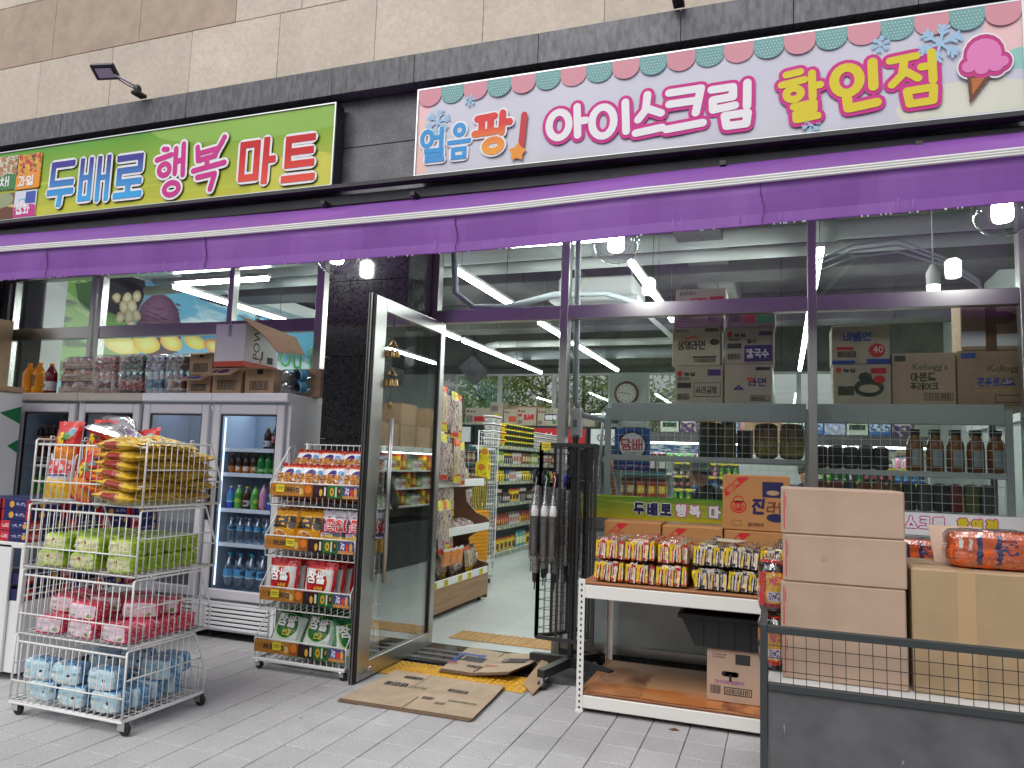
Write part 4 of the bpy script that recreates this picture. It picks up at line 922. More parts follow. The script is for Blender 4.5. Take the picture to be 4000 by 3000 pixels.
# ------------------------------------------------------------------ four glass door fridges
mat('fridge_body', (.78, .79, .82), .35); mat('fridge_trim', (.60, .59, .63), .35); mat('fridge_in', (.66, .72, .8), .45, spec=.3); mat('fridge_back', (.42, .47, .54), .5)
FX = [-6.80, -6.04, -5.28, -4.52, -3.76]; FY = 5.11; FB = 5.66
desc = ['leftmost glass door drinks fridge, half hidden by the wire basket stack', 'glass door drinks fridge, second of the row from the left', 'bluish frosted glass door drinks fridge, third of the row', 'glass door drinks fridge beside the granite pillar, stocked with water']
zsh = [[at(540, p, 5.2).z for p in (971, 1025, 1103, 1178)] for _ in range(4)]
for i in range(4):
    x0, x1 = FX[i]+.004, FX[i+1]-.004
    t = thing('drinks_fridge', desc[i], 'fridge', ((x0+x1)/2, (FY+FB)/2, 0), 'glass door fridges in a row')
    b = MB(); b.box(x0, x0+.035, FY+.045, FB, .06, 2.0, 'fridge_body', c=.004); b.box(x1-.035, x1, FY+.045, FB, .06, 2.0, 'fridge_body', c=.004); b.box(x0+.036, x1-.036, FB-.04, FB-.001, .06, 1.999, 'fridge_back'); b.box(x0+.036, x1-.036, FY+.05, FB-.041, 1.90, 1.999, 'fridge_in'); b.box(x0+.036, x1-.036, FY+.05, FB-.041, .06, .335, 'fridge_in')
    b.box(x0+.0355, x0+.05, FY+.06, FB-.042, .336, 1.899, 'fridge_in'); b.box(x1-.05, x1-.0355, FY+.06, FB-.042, .336, 1.899, 'fridge_in'); build(b, 'cabinet', t)
    b = MB(); b.prism([(FY-.01, 1.93), (FY+.1, 1.93), (FY+.1, 2.003), (FY-.01, 2.003), (FY-.018, 1.99), (FY-.018, 1.94)], x0-.001, x1+.001, 'fridge_body' if i > 1 else 'fr_cream', 'x'); build(b, 'header', t)
    d0, d1 = x0+.008, x1-.03; zt, zb = 1.905, .32; fw = .075
    b = MB(); b.box(d0, d0+fw, FY, FY+.042, zb, zt, 'fridge_trim', c=.008); b.box(d1-fw, d1, FY, FY+.042, zb, zt, 'fridge_trim', c=.008); b.box(d0+fw, d1-fw, FY, FY+.042, zt-.08, zt, 'fridge_trim', c=.008); b.box(d0+fw, d1-fw, FY, FY+.042, zb, zb+.08, 'fridge_trim', c=.008); do = build(b, 'door', t)
    b = MB(); b.box(d0+fw-.002, d1-fw+.002, FY+.016, FY+.022, zb+.078, zt-.078, 'fr_frost' if i == 2 else 'pane_cool'); build(b, 'pane', do)
    b = MB(); b.box(d0+fw, d0+fw+.01, FY+.012, FY+.03, zb+.08, zt-.08, 'rubber'); b.box(d1-fw-.01, d1-fw, FY+.012, FY+.03, zb+.08, zt-.08, 'rubber'); b.box(d0+fw+.01, d1-fw-.01, FY+.012, FY+.03, zt-.092, zt-.08, 'rubber'); build(b, 'gasket', do)
    b = MB(); b.box(d0+.02, d0+.05, FY-.045, FY-.01, .95, 1.25, 'black_paint', c=.008); b.box(d0+.025, d0+.045, FY-.012, FY+.002, .97, 1.0, 'black_paint'); b.box(d0+.025, d0+.045, FY-.012, FY+.002, 1.2, 1.23, 'black_paint'); build(b, 'handle', do)
    b = MB(); b.box(x0+.002, x1-.002, FY+.02, FY+.06, .07, .30, 'fridge_body')
    for k in range(6): b.box(x0+.06, x1-.06, FY+.002, FY+.019, .085+.034*k, .107+.034*k, 'fridge_body', c=.003)
    build(b, 'lower_grille', t)
    b = MB(); b.box(x0+.08, x1-.08, FY+.019, FY+.0195, .085, .28, 'black'); build(b, 'grille_gap', t)
    for z in zsh[i]:
        b = MB(); b.box(x0+.052, x1-.052, FY+.09, FB-.05, z-.008, z, 'fridge_in'); b.box(x0+.052, x1-.052, FY+.075, FY+.089, z-.022, z+.01, 'white_plastic'); build(b, 'shelf', t)
    if i == 3:
        b = MB(); b.box(d0+fw+.012, d0+fw+.024, FY+.05, FY+.058, .42, 1.8, 'fridge_led'); build(b, 'light_strip', t)
    if i > 1: b = MB(); b.box(x0+.06, x1-.06, FY+.1, FY+.4, 1.885, 1.899, 'fridge_led'); build(b, 'top_light', t)
    b = MB(); cxx = x1-.22; b.lathe((cxx, FY+.3, 1.80), [(.03, .03), (.11, .02), (.13, .05), (.13, .08)], 'fridge_body', 16)
    for q in range(4): b.tube([(cxx+(.035+.025*q)*math.cos(a*.5236), FY+.3+(.035+.025*q)*math.sin(a*.5236), 1.80) for a in range(12)], .004, 'gond_grey', 4, closed=True)
    build(b, 'fan_cover', t)
    b = MB()
    for xx in (x0+.07, x1-.07):
        for yy_ in (FY+.09, FB-.07): b.lathe((xx, yy_, 0), [(.025, 0), (.025, .02), (.014, .03), (.014, .06)], 'black_rubber', 8)
    build(b, 'foot', t)
mat('fr_cream', (.5, .46, .4), .4); glass('fr_frost', (.62, .69, .78), 2.2, .25, .12)
for o in [o for o in bpy.data.objects if o.name.startswith('foot')]: pass
# drinks inside the fridges
def rowof(proto, x0, x1, n, y, z, labf, grp, jx=.004, skip=0):
    for k in range(n):
        if k < skip: continue
        dup(proto, (x0+(x1-x0)*(k+.5)/n+rnd.uniform(-jx, jx), y+rnd.uniform(-jx, jx), z), labf(k), (0, 0, rnd.uniform(-3, 3)), grp)
protos = []
def keep(t): protos.append(t); return t
WB = keep(bottle('water_bottle', 'x', 'bottle', .34, .052, 'pet', 'cap_cyan', 'lab_blue', 'x', (.42, .62)))
WS = keep(bottle('water_bottle', 'x', 'bottle', .21, .033, 'pet', 'cap_white', 'lab_blue', 'x', (.5, .66)))
AL = keep(bottle('drink_bottle', 'x', 'bottle', .2, .034, 'liq_lime', 'cap_green', 'lab_aloe', 'x', (.2, .66)))
AW = keep(bottle('drink_bottle', 'x', 'bottle', .2, .034, 'liq_lime', 'cap_white', 'lab_aloe', 'x', (.2, .66)))
YC = keep(bottle('drink_bottle', 'x', 'bottle', .19, .033, 'liq_brown', 'tagy', 'lab_white', 'x', (.15, .4)))
PK = keep(bottle('drink_bottle', 'x', 'bottle', .21, .034, 'liq_pinkish', 'liq_pinkish', 'lab_red', 'x', (.02, .15)))
BL = keep(bottle('drink_bottle', 'x', 'bottle', .19, .036, 'liq_blue', 'cap_white', 'lab_blue', 'x', (.3, .7)))
CF = keep(bottle('drink_bottle', 'x', 'bottle', .17, .03, 'liq_brown', 'cap_orange', 'lab_orange', 'x', (.08, .45)))
GR = keep(bottle('drink_bottle', 'x', 'bottle', .18, .033, 'liq_green', 'cap_green', 'lab_aloe', 'x', (.1, .3)))
CO = keep(bottle('drink_bottle', 'x', 'bottle', .2, .033, 'liq_dark', 'cap_red', 'lab_red', 'x', (.3, .6)))
z4 = zsh[3]; fx0, fx1 = FX[3]+.1, FX[4]-.12
for rr in range(2):
    y = FY+.17+.1*rr; bk = ['front', 'second'][rr]
    rowof(WB, fx0, fx1+.02, 5, y, .337, lambda k: 'big water bottle, %s row on the pillar side fridge floor, %s from left' % (bk, ORD[k]), 'big water bottles in the fridge')
    rowof(WS, fx0, fx1, 6, y-.03*rr, z4[3]+.001, lambda k: 'white capped water bottle, %s row, lowest shelf of pillar side fridge, %s from left' % (bk, ORD[k]), 'small water bottles in the fridge')
for k, (pt, lb) in enumerate(((BL, 'dark blue drink bottle at the left of the third fridge shelf'), (AW, 'lime green drink bottle with a white cap in the right fridge'), (YC, 'brown drink bottle with a yellow cap in the right fridge'), (AL, 'lime green drink bottle with a green cap in the right fridge'), (PK, 'pink drink bottle on the third shelf of the right fridge'), (BL, 'blue drink bottle at the right of the third fridge shelf'))):
    dup(pt, (fx0+.03+.083*k, FY+.15, z4[2]+.001), lb, (0, 0, .4*k))
for k in range(7):
    pt = CF if k < 4 else GR; dup(pt, (fx0+.02+.075*k, FY+.15, z4[1]+.001), '%s bottle on the second shelf of the right fridge, %s from the left' % (('dark brown' if k < 4 else 'green'), ORD[k]), (0, 0, k), 'small bottles on the second shelf')
for k in range(3): dup(CO if k else YC, (fx1-.18+.075*k, FY+.16, z4[0]+.001), '%s bottle standing on the top shelf of the right fridge' % ['pale capped', 'middle dark red capped', 'last dark red capped'][k], (0, 0, k))
for i in range(3):
    xa, xb = FX[i]+.1, FX[i+1]-.12; nm = ['leftmost', 'second', 'third'][i]
    for s_, z in enumerate(zsh[i]):
        if i == 2 and s_ == 0: continue
        pt = [[CF, YC, AL, WS], [CO, GR, YC, WS], [PK, AL, BL, WS]][i][s_]; cw = [['brown', 'yellow capped', 'lime', 'water'], ['red capped', 'green', 'brown', 'water'], ['pink', 'lime', 'blue', 'water']][i][s_]
        rowof(pt, xa, xb, 7, FY+.16, z+.001, lambda k: '%s bottle in the %s fridge, %s shelf from top, %s along' % (cw, nm, ORD[s_], ORD[k]), 'drinks in the left fridges')
# ------------------------------------------------------------------ goods on top of the fridges
ZT = 2.0045
J1 = keep(bottle('juice_bottle', 'x', 'bottle', .30, .058, 'liq_orange', 'cap_orange', 'lab_juice', 'x', (.12, .66)))
J2_ = keep(bottle('juice_bottle', 'x', 'bottle', .29, .055, 'liq_redbrown', 'cap_orange', 'lab_white', 'x', (.1, .4)))
for k, px in enumerate((66, 87)):
    c = at(px, 790, 5.24); dup(J1, (c.x, 5.24, ZT), 'orange juice bottle on the fridge top, %s of two at the left' % ('left' if k == 0 else 'right'), (0, 0, 1.2+k), 'orange juice bottles')
c = at(113, 790, 5.22); dup(J2_, (c.x, 5.22, ZT), 'red brown juice bottle with an orange cap beside the orange juice'); dup(J2_, (c.x+.09, 5.33, ZT), 'red brown juice bottle standing behind its twin', (0, 0, 2))
pr('tray_print', S(190, 170, 150), [('b', 0, .1, 1, .6, 6, .56, S(90, 70, 60)), ('r', .1, .7, .9, .85, S(150, 120, 100))], .5)
def wrapped(x0, x1, y0, y1, z0, h, lab, seed):
    t = thing('drinks_pack', lab, 'drinks pack', ((x0+x1)/2, (y0+y1)/2, z0), 'shrink wrapped packs on the fridges')
    b = MB(); b.box(x0, x1, y0, y1, z0, z0+h*.55, 'card_pale', front='tray_print', right='tray_print', c=.006); build(b, 'tray', t)
    b = MB()
    for a in range(4): b.lathe((x0+(x1-x0)*(a+.5)/4, y0+.05, z0+h*.5), [(.035, 0), (.036, h*.25), (.015, h*.42), (.015, h*.46), (0, h*.46)], ['liq_pink', 'liq_orange'][seed % 2], 8)
    build(b, 'bottle_tops', t)
    b = MB(); softbox(b, x1-x0+.008, y1-y0, h, 'film', seed=seed, org=((x0+x1)/2, y0-.004, z0), k=9); build(b, 'film', t)
a0, a1 = at(130, 800, 5.2).x, at(205, 800, 5.2).x
for k in range(3): wrapped(a0+.01*k, a1-.008*k, 5.2, 5.5, ZT+.118*k, .117, 'pale shrink wrapped drinks tray, %s of the stack on the second fridge' % ['bottom', 'middle', 'top'][k], k)
def standlay(px0, px1, n, liq, capm, labm, nm, lbn):
    b0, b1 = at(px0, 800, 5.22).x, at(px1, 800, 5.22).x
    A = keep(bottle('drink_bottle', 'x', 'bottle', .215, (b1-b0)/n/2.1, liq, capm, labm, 'x', (.15, .6)))
    st = (b1-b0)/n
    for k in range(n): dup(A, (b0+st*(k+.5), 5.22, ZT), '%s drink bottle standing on the fridge top, %s from the left' % (nm, ORD[k]), (0, 0, k*1.3), nm+' drinks on the fridges')
    for rr in range(2):
        for k in range(n): dup(A, (b0+st*(k+.5)+.01*rr, 5.40+.02*rr, ZT+.215+st*.52+rr*st*.98), '%s drink bottle lying in the %s layer on the fridges, %s along' % (nm, ['lower', 'upper'][rr], ORD[k]), (math.pi/2, 0, 0), nm+' drinks on the fridges')
    b = MB(); softbox(b, b1-b0, .28, .22+2*st, 'film', seed=n, org=((b0+b1)/2, 5.165, ZT), k=10); solo(b, 'shrink_film', 'clear shrink film round the %s drinks on the fridge' % nm, 'film', ((b0+b1)/2, 5.165, ZT))
standlay(207, 258, 4, 'liq_pink', 'cap_red', 'lab_white', 'red capped pale', 'pale')
standlay(264, 318, 4, 'liq_dark', 'cap_green', 'lab_red', 'green capped dark', 'dark')
standlay(322, 362, 3, 'liq_white', 'cap_blue', 'lab_blue', 'blue capped white', 'white')
standlay(365, 405, 3, 'liq_grey', 'cap_dark', 'lab_white', 'dark capped grey', 'grey')
# cartons on the fridges
def flapbox(x0, x1, y0, y1, z0, z1, m, lab, flap=None, name='carton', cat='carton', marks=None, fm=None, slot=True, group=None):
    t = thing(name, lab, cat, ((x0+x1)/2, (y0+y1)/2, z0), group)
    b = MB(); b.box(x0, x1, y0, y1, z0, z1, m, c=.004); bd = build(b, 'box', t)
    if flap:
        L, a = flap; dy, dz = -math.cos(a)*L, -math.sin(a)*L; e = .005
        b = MB(); p = [(x0+.005, y0, z1), (x1-.005, y0, z1), (x1-.02, y0+dy, z1+dz), (x0-.02, y0+dy, z1+dz)]
        b.mesh(p+[(x, y, z-e) for x, y, z in p], [(0, 1, 2, 3), (7, 6, 5, 4), (0, 4, 5, 1), (1, 5, 6, 2), (2, 6, 7, 3), (3, 7, 4, 0)], fm or m); fl = build(b, 'flap', t)
        if marks:
            b = MB(); b.put(ellp((x1-x0)*.55, L*.5, (x1-x0)*.18, L*.28)+ellp((x1-x0)*.25, L*.5, (x1-x0)*.08, L*.2), marks, (x0, y0, z1), (1, 0, 0), (0, dy/L, dz/L), (0, -math.sin(a), math.cos(a)), .002); build(b, 'print', fl)
    if slot:
        wd = x1-x0; hh = z1-z0; b = MB(); b.put(rectp(wd*.42, hh*.78, wd*.62, hh*1.0-.004), 'black', (x0, y0, z0), d=.001); b.put(frame_p(wd*.18, hh*.16, wd*.82, hh*.52, .006), 'ink', (x0, y0, z0), d=.001); b.put(bars(wd*.56, hh*.28, ox=wd*.22, oy=hh*.2, seed=int(abs(x0)*100)), 'ink', (x0, y0, z0), d=.0015); build(b, 'print', t)
    return t
xa, xb, xc_, xd, xe = [at(p, 800, 5.2).x for p in (409, 458, 466, 528, 532)]; xf_ = at(596, 800, 5.2).x
flapbox(xa, xb, 5.19, 5.5, ZT, ZT+.16, 'card', 'small brown carton low on the fridges left of the white box', (.1, .5), marks='blue')
flapbox(xa+.005, xb+.005, 5.19, 5.5, ZT+.162, ZT+.36, 'card', 'small brown carton on top of another left of the white box', (.09, .3), marks='brown_ink')
flapbox(xc_, xd, 5.17, 5.5, ZT, ZT+.22, 'card', 'brown carton under the white box with a blue printed flap', (.14, .55), marks='navy')
flapbox(xe+.01, xf_, 5.18, 5.5, ZT, ZT+.21, 'card', 'open brown carton with red printed flap beside the water bottles', (.13, .05), marks='red')
w0, w1 = at(466, 740, 5.18).x, at(531, 740, 5.18).x; wz0, wz1 = ZT+.232, at(500, 700, 5.18).z
t = thing('white_carton', 'white box with an orange base stripe and raised brown flap on the fridges', 'carton', ((w0+w1)/2, 5.3, wz0))
b = MB(); b.box(w0, w1, 5.17, 5.62, wz0, wz1, 'white_ink', c=.004); b.put(rectp(0, 0, w1-w0, .045), 'sc_or', (w0, 5.17, wz0), d=.001); b.put(rectp(0, 0, .45, .045), 'sc_or', (w1, 5.17, wz0), (0, 1, 0), (0, 0, 1), (1, 0, 0), .001); build(b, 'box', t)
mat('sc_or', S(220, 84, 50), .5)
b = MB(); b.put(latin('POWER', .085), 'ink', (w1, 5.36, wz0+.07), (0, 0, 1), (0, -1, 0), (1, 0, 0), .002); b.put(rectp(.22, .08, .24, .16)+rectp(.30, .06, .38, .12), 'ink', (w1, 5.17, wz0), (0, 1, 0), (0, 0, 1), (1, 0, 0), .002); b.put(rectp(.2, .05, .215, .1), 'red', (w1, 5.17, wz0), (0, 1, 0), (0, 0, 1), (1, 0, 0), .002); b.put(rectp(-.001, .02, .035, .12), 'steel_dark', ((w0+w1)/2-.02, 5.17, wz1-.13), d=.0025); build(b, 'print', t)
e = .006; p0 = [(w1-.01, 5.20, wz1+.005), (w1-.01, 5.5, wz1+.005), (w1+.30, 5.48, wz1-.14), (w1+.26, 5.16, wz1-.20)]
b = MB(); p = [(w1-.06, 5.14, wz1+.07), (w1-.02, 5.5, wz1+.02), (w1+.30, 5.46, wz1-.08), (w1+.26, 5.1, wz1-.13)]; q = [(w1+.42, 5.05, wz1-.27), (w1+.44, 5.4, wz1-.24)]
V = p+[(x, y, z-e) for x, y, z in p]; b.mesh(V, [(0, 1, 2, 3), (7, 6, 5, 4), (0, 4, 5, 1), (1, 5, 6, 2), (2, 6, 7, 3), (3, 7, 4, 0)], 'card_in')
V = [p[3], p[2], q[1], q[0]]; V += [(x, y, z-e) for x, y, z in V]; b.mesh(V, [(0, 1, 2, 3), (7, 6, 5, 4), (0, 4, 5, 1), (1, 5, 6, 2), (2, 6, 7, 3), (3, 7, 4, 0)], 'card'); build(b, 'flap', t)
b = MB(); b.box(xf_-.0, xf_+.28, 5.44, 5.56, ZT, ZT+.24, 'card', c=.004); solo(b, 'carton', 'tall tan carton standing behind the lying water bottles', 'carton', (xf_+.1, 5.5, ZT))
wx = at(612, 815, 5.2).x
for rr in range(2):
    for k in range(4):
        dup(WB, (wx+.1*k+.02, 5.16+.03*k, ZT+.05+.1*rr), 'clear water bottle lying on the pillar side fridge, %s layer, %s along' % (['lower', 'upper'][rr], ORD[k]), (math.radians(-84), 0, -.35), 'water bottles lying on the fridge') if wx+.1*k < -3.8 else None
# white side cooler with dark front at the far left
t = thing('white_cooler', 'tall white cooler at the left edge with green triangle marks', 'cooler', (-7.1, 4.8, 0))
b = MB(); b.box(-7.7, -6.5, 4.66, 4.93, .02, 1.98, 'white_plastic', c=.01); build(b, 'body', t)
b = MB(); b.box(-7.68, -6.51, 4.60, 4.659, .1, 1.97, 'black_paint', c=.01); build(b, 'front', t)
b = MB(); b.put([(0, [(.06, 1.79), (.26, 1.86), (.26, 1.70)]), (1, [(.16, 1.5), (.26, 1.56), (.26, 1.44)]), (2, [(.0, .2), (.26, .2), (.26, .75), (.0, .5)])], 'cap_green', (-6.5, 4.66, 0), (0, 1, 0), (0, 0, 1), (1, 0, 0), .002); build(b, 'green_marks', t)
b = MB(); b.box(-7.4, -6.48, 4.62, 4.92, 1.982, 2.03, 'card', c=.004); tr = solo(b, 'carton_tray', 'brown carton tray of purple bottles on the white cooler', 'tray', (-7.0, 4.8, 1.982))
PB = keep(bottle('drink_bottle', 'x', 'bottle', .17, .034, 'liq_purple', 'cap_white', None, 'x'))
for k in range(11): dup(PB, (-7.27+.072*k, 4.68, 2.031), 'purple drink bottle in the brown tray, %s from the left' % ORD[k], (0, 0, k), 'purple bottles on the white cooler')
b = MB(); b.box(-8.3, -7.56, 5.3, 5.55, 2.001, 2.8, 'card', c=.006); solo(b, 'carton', 'large brown carton at the left edge above the cooler', 'carton', (-7.5, 5.3, 2.001)); b = MB(); b.box(-7.9, -6.82, 5.14, 5.6, .02, 1.999, 'white_plastic', c=.01); solo(b, 'white_cabinet', 'plain white cabinet under the large carton at the left edge', 'cabinet', (-7.4, 5.4, .02))
# ------------------------------------------------------------------ mural on the left wall inside
SM = lambda *a: mul(S(*a), 1.25)
fr_ = [(.165, .45, .05, .07, (226, 196, 90)), (.225, .5, .035, .08, (240, 186, 50)), (.29, .55, .03, .07, (232, 170, 44)), (.36, .6, .035, .06, (236, 190, 60)), (.42, .6, .03, .06, (222, 120, 56))]
gl_ = [(.165, .82, .011, .05), (.178, .76, .012, .06), (.158, .74, .011, .05), (.172, .68, .012, .055), (.186, .86, .01, .05), (.15, .66, .011, .045), (.14, .8, .01, .04), (.19, .7, .011, .045), (.18, .62, .01, .04)]
pr('mural', SM(104, 170, 200), [('b', .3, .5, 1, 1, 3, .56, SM(206, 222, 230)), ('e', .03, .62, .07, .5, SM(120, 166, 76)), ('e', .085, .86, .045, .22, SM(58, 100, 42)), ('b', 0, 0, .12, .7, 7, .52, SM(52, 86, 40)), ('b', .02, .5, .12, 1, 9, .6, SM(160, 192, 116)), ('e', .145, .95, .06, .34, S(24, 30, 18)), ('b', .1, .6, .2, 1, 18, .6, S(44, 60, 26)), ('b', .08, .3, .19, .72, 9, .46, SM(100, 150, 54)),
  ('e', .255, .66, .062, .27, S(88, 52, 78)), ('s', .245, .74, .055, .22, S(138, 92, 122)), ('b', .21, .45, .31, .9, 22, .58, S(84, 48, 74), (1, 2.5, 1))] + [k for a, c, d, e, q in fr_ for k in (('e', a, c, d, e, SM(*q)), ('s', a, c, d, e, SM(250, 224, 130)))] + [k for a, c, d, e in gl_ for k in (('e', a, c, d, e, S(188, 162, 108)), ('s', a, c, d, e, S(244, 232, 200)))] + [('e', .2, .58, .03, .05, SM(124, 172, 66))], .35, wob=.02)
b = MB(); b.face([(-7.985, 6.3, 2.1), (-7.985, 12.6, 2.1), (-7.985, 12.6, 3.75), (-7.985, 6.3, 3.75)], 'mural', False, [(0, 0), (1, 0), (1, 1), (0, 1)]); b.box(-7.998, -7.99, 6.28, 12.62, 2.08, 3.77, 'white_metal')
t = thing('wall_mural', 'printed mural board of vegetables and fruit on the inside left wall', 'mural', (-7.99, 9, 2.1)); build(b, 'printed_board', t)
b = MB(); b.put(latin('you have', .46, bold=.03, sx=1.0), 'white_ink', (-7.97, 10.2, 3.0), (0, 1, 0), (0, 0, 1), (1, 0, 0), .001); b.put(latin('you have', .46, bold=0.005, sx=1.0), 'green_txt', (-7.97, 10.2, 3.0), (0, 1, 0), (0, 0, 1), (1, 0, 0), .006); build(b, 'lettering', t)
b = MB(); b.box(-7.99, -7.4, 6.2, 13, 3.77, 3.95, 'white_wall'); solo(b, 'wall_beam', 'white boxed beam running along above the mural', 'beam', (-7.7, 9, 3.77))
b = MB(); b.box(-7.95, -7.66, 5.95, 6.2, 0, 4.14, 'white_wall'); solo(b, 'inner_pillar', 'pale grey pillar inside at the left end of the window', 'pillar', (-7.5, 6, 0))
# ------------------------------------------------------------------ white wire basket stack on castors
def caster(t, x, y, z1, m='black_rubber', r=.032, a=0):
    b = MB(); c, s_ = math.cos(a)*.02, math.sin(a)*.02
    b.lathe((x+c, y+s_-.011, r+.001), [(0, 0), (r*.8, 0), (r, .004), (r, .018), (r*.8, .022), (0, .022)], m, 14, 'y'); ob = build(b, 'caster', t)
    b = MB(); b.box(x-.016, x+c+.012, y+s_-.018, y+s_-.013, r*.8, z1, 'chrome'); b.box(x-.016, x+c+.012, y+s_+.013, y+s_+.018, r*.8, z1, 'chrome'); b.lathe((x, y, z1-.012), [(0, 0), (.02, 0), (.02, .012), (0, .012)], 'chrome', 10); build(b, 'fork', ob)
N0 = set(bpy.data.objects)
bx0, bx1, by0, by1 = -4.165, -3.345, 3.27, 3.81
bs = thing('basket_rack', 'white wire rack of four stacked snack baskets on castors', 'basket rack', ((bx0+bx1)/2, (by0+by1)/2, 0))
tz = [.062, .43, .80, 1.172]; th_ = .352
W_ = 'white_metal'
for k, z in enumerate(tz):
    x0, x1 = bx0+.004*k, bx1+.006*k; h = th_; q = .012*k
    b = MB(); z1 = z+h
    bb = by1+.055
    b.tube([(x0, by0, z), (x1, by0, z), (x1, bb, z), (x0, bb, z)], .0055, W_, 6, closed=True)          # base ring
    ob = None
    b.tube([(x0+.015, by0+.004, z1-.03), (x1-.004, by0+.004, z1-.03)], .0065, W_); b.tube([(x0, by0, z+.11), (x1, by0, z+.11)], .005, W_)
    for X in (x0, x1): b.tube([(X, by0, z), (X, by0, z1-.006), (X, by0+.012, z1), (X, by1-.05, z1), (X, bb, z+.13), (X, bb, z)], .006, W_); b.tube([(X, by0, z+.2), (X, by1+.02, z+.2)], .004, W_)
    b.tube([(x0, by1-.05, z1), (x1, by1-.05, z1)], .0055, W_); b.tube([(x0, bb, z+.13), (x1, bb, z+.13)], .0055, W_)
    build(b, 'basket_frame', bs)
    b = MB(); n = 17
    for i in range(1, n): X = x0+(x1-x0)*i/n; b.tube([(X, by0+.003, z1-.03), (X, by0-.003, z+.0), (X, by0+.02, z-.004), (X, bb, z-.004), (X, bb, z+.13)], .0027, W_, 5)
    for j in range(1, 11):
        Y = by0+(by1-.05-by0)*j/11
        for X in (x0, x1): b.tube([(X, Y, z1), (X, Y, z)], .0027, W_, 5)
    for Y in (by1-.02, by1+.01): 
        for X in (x0, x1): b.tube([(X, Y, z1-.03-(Y-by1+.05)*2.0), (X, Y, z)], .0027, W_, 5)
    for j in range(1, 8): b.tube([(x0, by0+(bb-by0)*j/8, z-.001), (x1, by0+(bb-by0)*j/8, z-.001)], .0025, W_, 5)
    for X in (x0, x1):
        for Y in (by0+.1, by0+.33): b.tube([(X, Y-.015, z1), (X, Y-.01, z1+.02), (X, Y+.01, z1+.02), (X, Y+.015, z1)], .004, W_, 5)
    build(b, 'basket_wires', bs)
b = MB(); b.box(bx0-.006, bx1+.006, by0-.006, by0+.022, .045, .06, W_, c=.004); b.box(bx0-.006, bx1+.006, by1+.03, by1+.06, .045, .06, W_, c=.004); b.box(bx0-.006, bx0+.02, by0+.023, by1+.029, .045, .06, W_, c=.004); b.box(bx1-.02, bx1+.006, by0+.023, by1+.029, .045, .06, W_, c=.004); build(b, 'base_frame', bs)
for X in (bx0+.02, bx1-.02):
    for Y in (by0+.02, by1+.03): caster(bs, X, Y, .068, r=.034, a=.5)
pr('pk_blue', S(172, 208, 222), [('r', 0, .0, 1, .24, S(206, 212, 214)), ('b', 0, 0, 1, .3, 7, .6, S(186, 186, 180)), ('b', .05, .3, .5, .55, 14, .52, S(196, 214, 216)), ('e', .7, .42, .09, .16, S(224, 228, 226)), ('e', .7, .5, .06, .07, S(52, 56, 64)), ('r', .08, .36, .26, .5, S(216, 214, 204)), ('r', 0, .8, 1, 1, S(190, 218, 230))], .22, crinkle=(28, .5), wob=.05)
pr('pk_blue_side', S(126, 176, 212), [('b', 0, 0, 1, 1, 4, .53, S(58, 122, 184)), ('r', 0, 0, .3, 1, S(190, 214, 226)), ('b', .3, .2, .8, .7, 9, .62, S(40, 44, 60))], .2, crinkle=(28, .6), wob=.06)
pr('pk_pink', S(226, 204, 216), [('r', 0, .0, 1, .12, S(200, 56, 88)), ('r', .06, .2, .3, .5, S(232, 228, 226)), ('b', .08, .2, .3, .5, 20, .55, S(60, 50, 60)), ('b', .6, .1, 1, .6, 8, .56, S(206, 190, 176)), ('e', .8, .3, .08, .1, S(120, 150, 60)), ('b', .3, .3, .7, .7, 12, .6, S(196, 160, 186)), ('r', 0, .9, 1, 1, S(214, 70, 100))], .22, crinkle=(28, .5), wob=.05)
pr('pk_pink_side', S(206, 52, 86), [('b', 0, 0, 1, 1, 5, .57, S(214, 160, 170)), ('b', .2, .1, .8, .8, 8, .62, S(206, 196, 180))], .2, crinkle=(28, .6), wob=.06)
pr('pk_green', S(200, 208, 128), [('r', .1, .3, .9, .8, S(218, 218, 166)), ('r', .06, .25, .26, .6, S(214, 216, 190)), ('b', .08, .28, .25, .58, 24, .55, S(60, 70, 60)), ('b', .4, .25, .95, .6, 12, .56, S(150, 150, 140)), ('e', .45, .65, .06, .1, S(160, 96, 50)), ('r', 0, 0, 1, .1, S(140, 180, 40)), ('r', 0, .9, 1, 1, S(170, 200, 60))], .2, crinkle=(28, .55), wob=.05)
pr('pk_green_side', S(140, 178, 34), [('b', 0, 0, 1, 1, 5, .55, S(190, 206, 74)), ('b', 0, 0, 1, .8, 8, .64, S(70, 120, 40)), ('b', .4, .3, .9, .8, 11, .66, S(196, 70, 70))], .18, crinkle=(28, .7), wob=.06)
def packproto(nm, w_, d, h, m, seeds=3):
    L = []
    for s_ in range(seeds):
        b = MB(); softbox(b, w_, d, h, m+'_side', front=m, right=m+'_side', top=m+'_side', k=6, n=6, jit=.005, seed=s_+3)
        for y in (0,):   # seal fins at the sides
            for sx in (-1, 1): b.mesh([(sx*w_*.47, d*.2, h*.5), (sx*(w_*.5+.018), d*.25, h*.56), (sx*(w_*.5+.02), d*.75, h*.5), (sx*w_*.47, d*.8, h*.5)], [(0, 1, 2, 3)], m+'_side')
        o = solo(b, nm, 'x', 'pack'); protos.append(o); L.append(o)
    return L
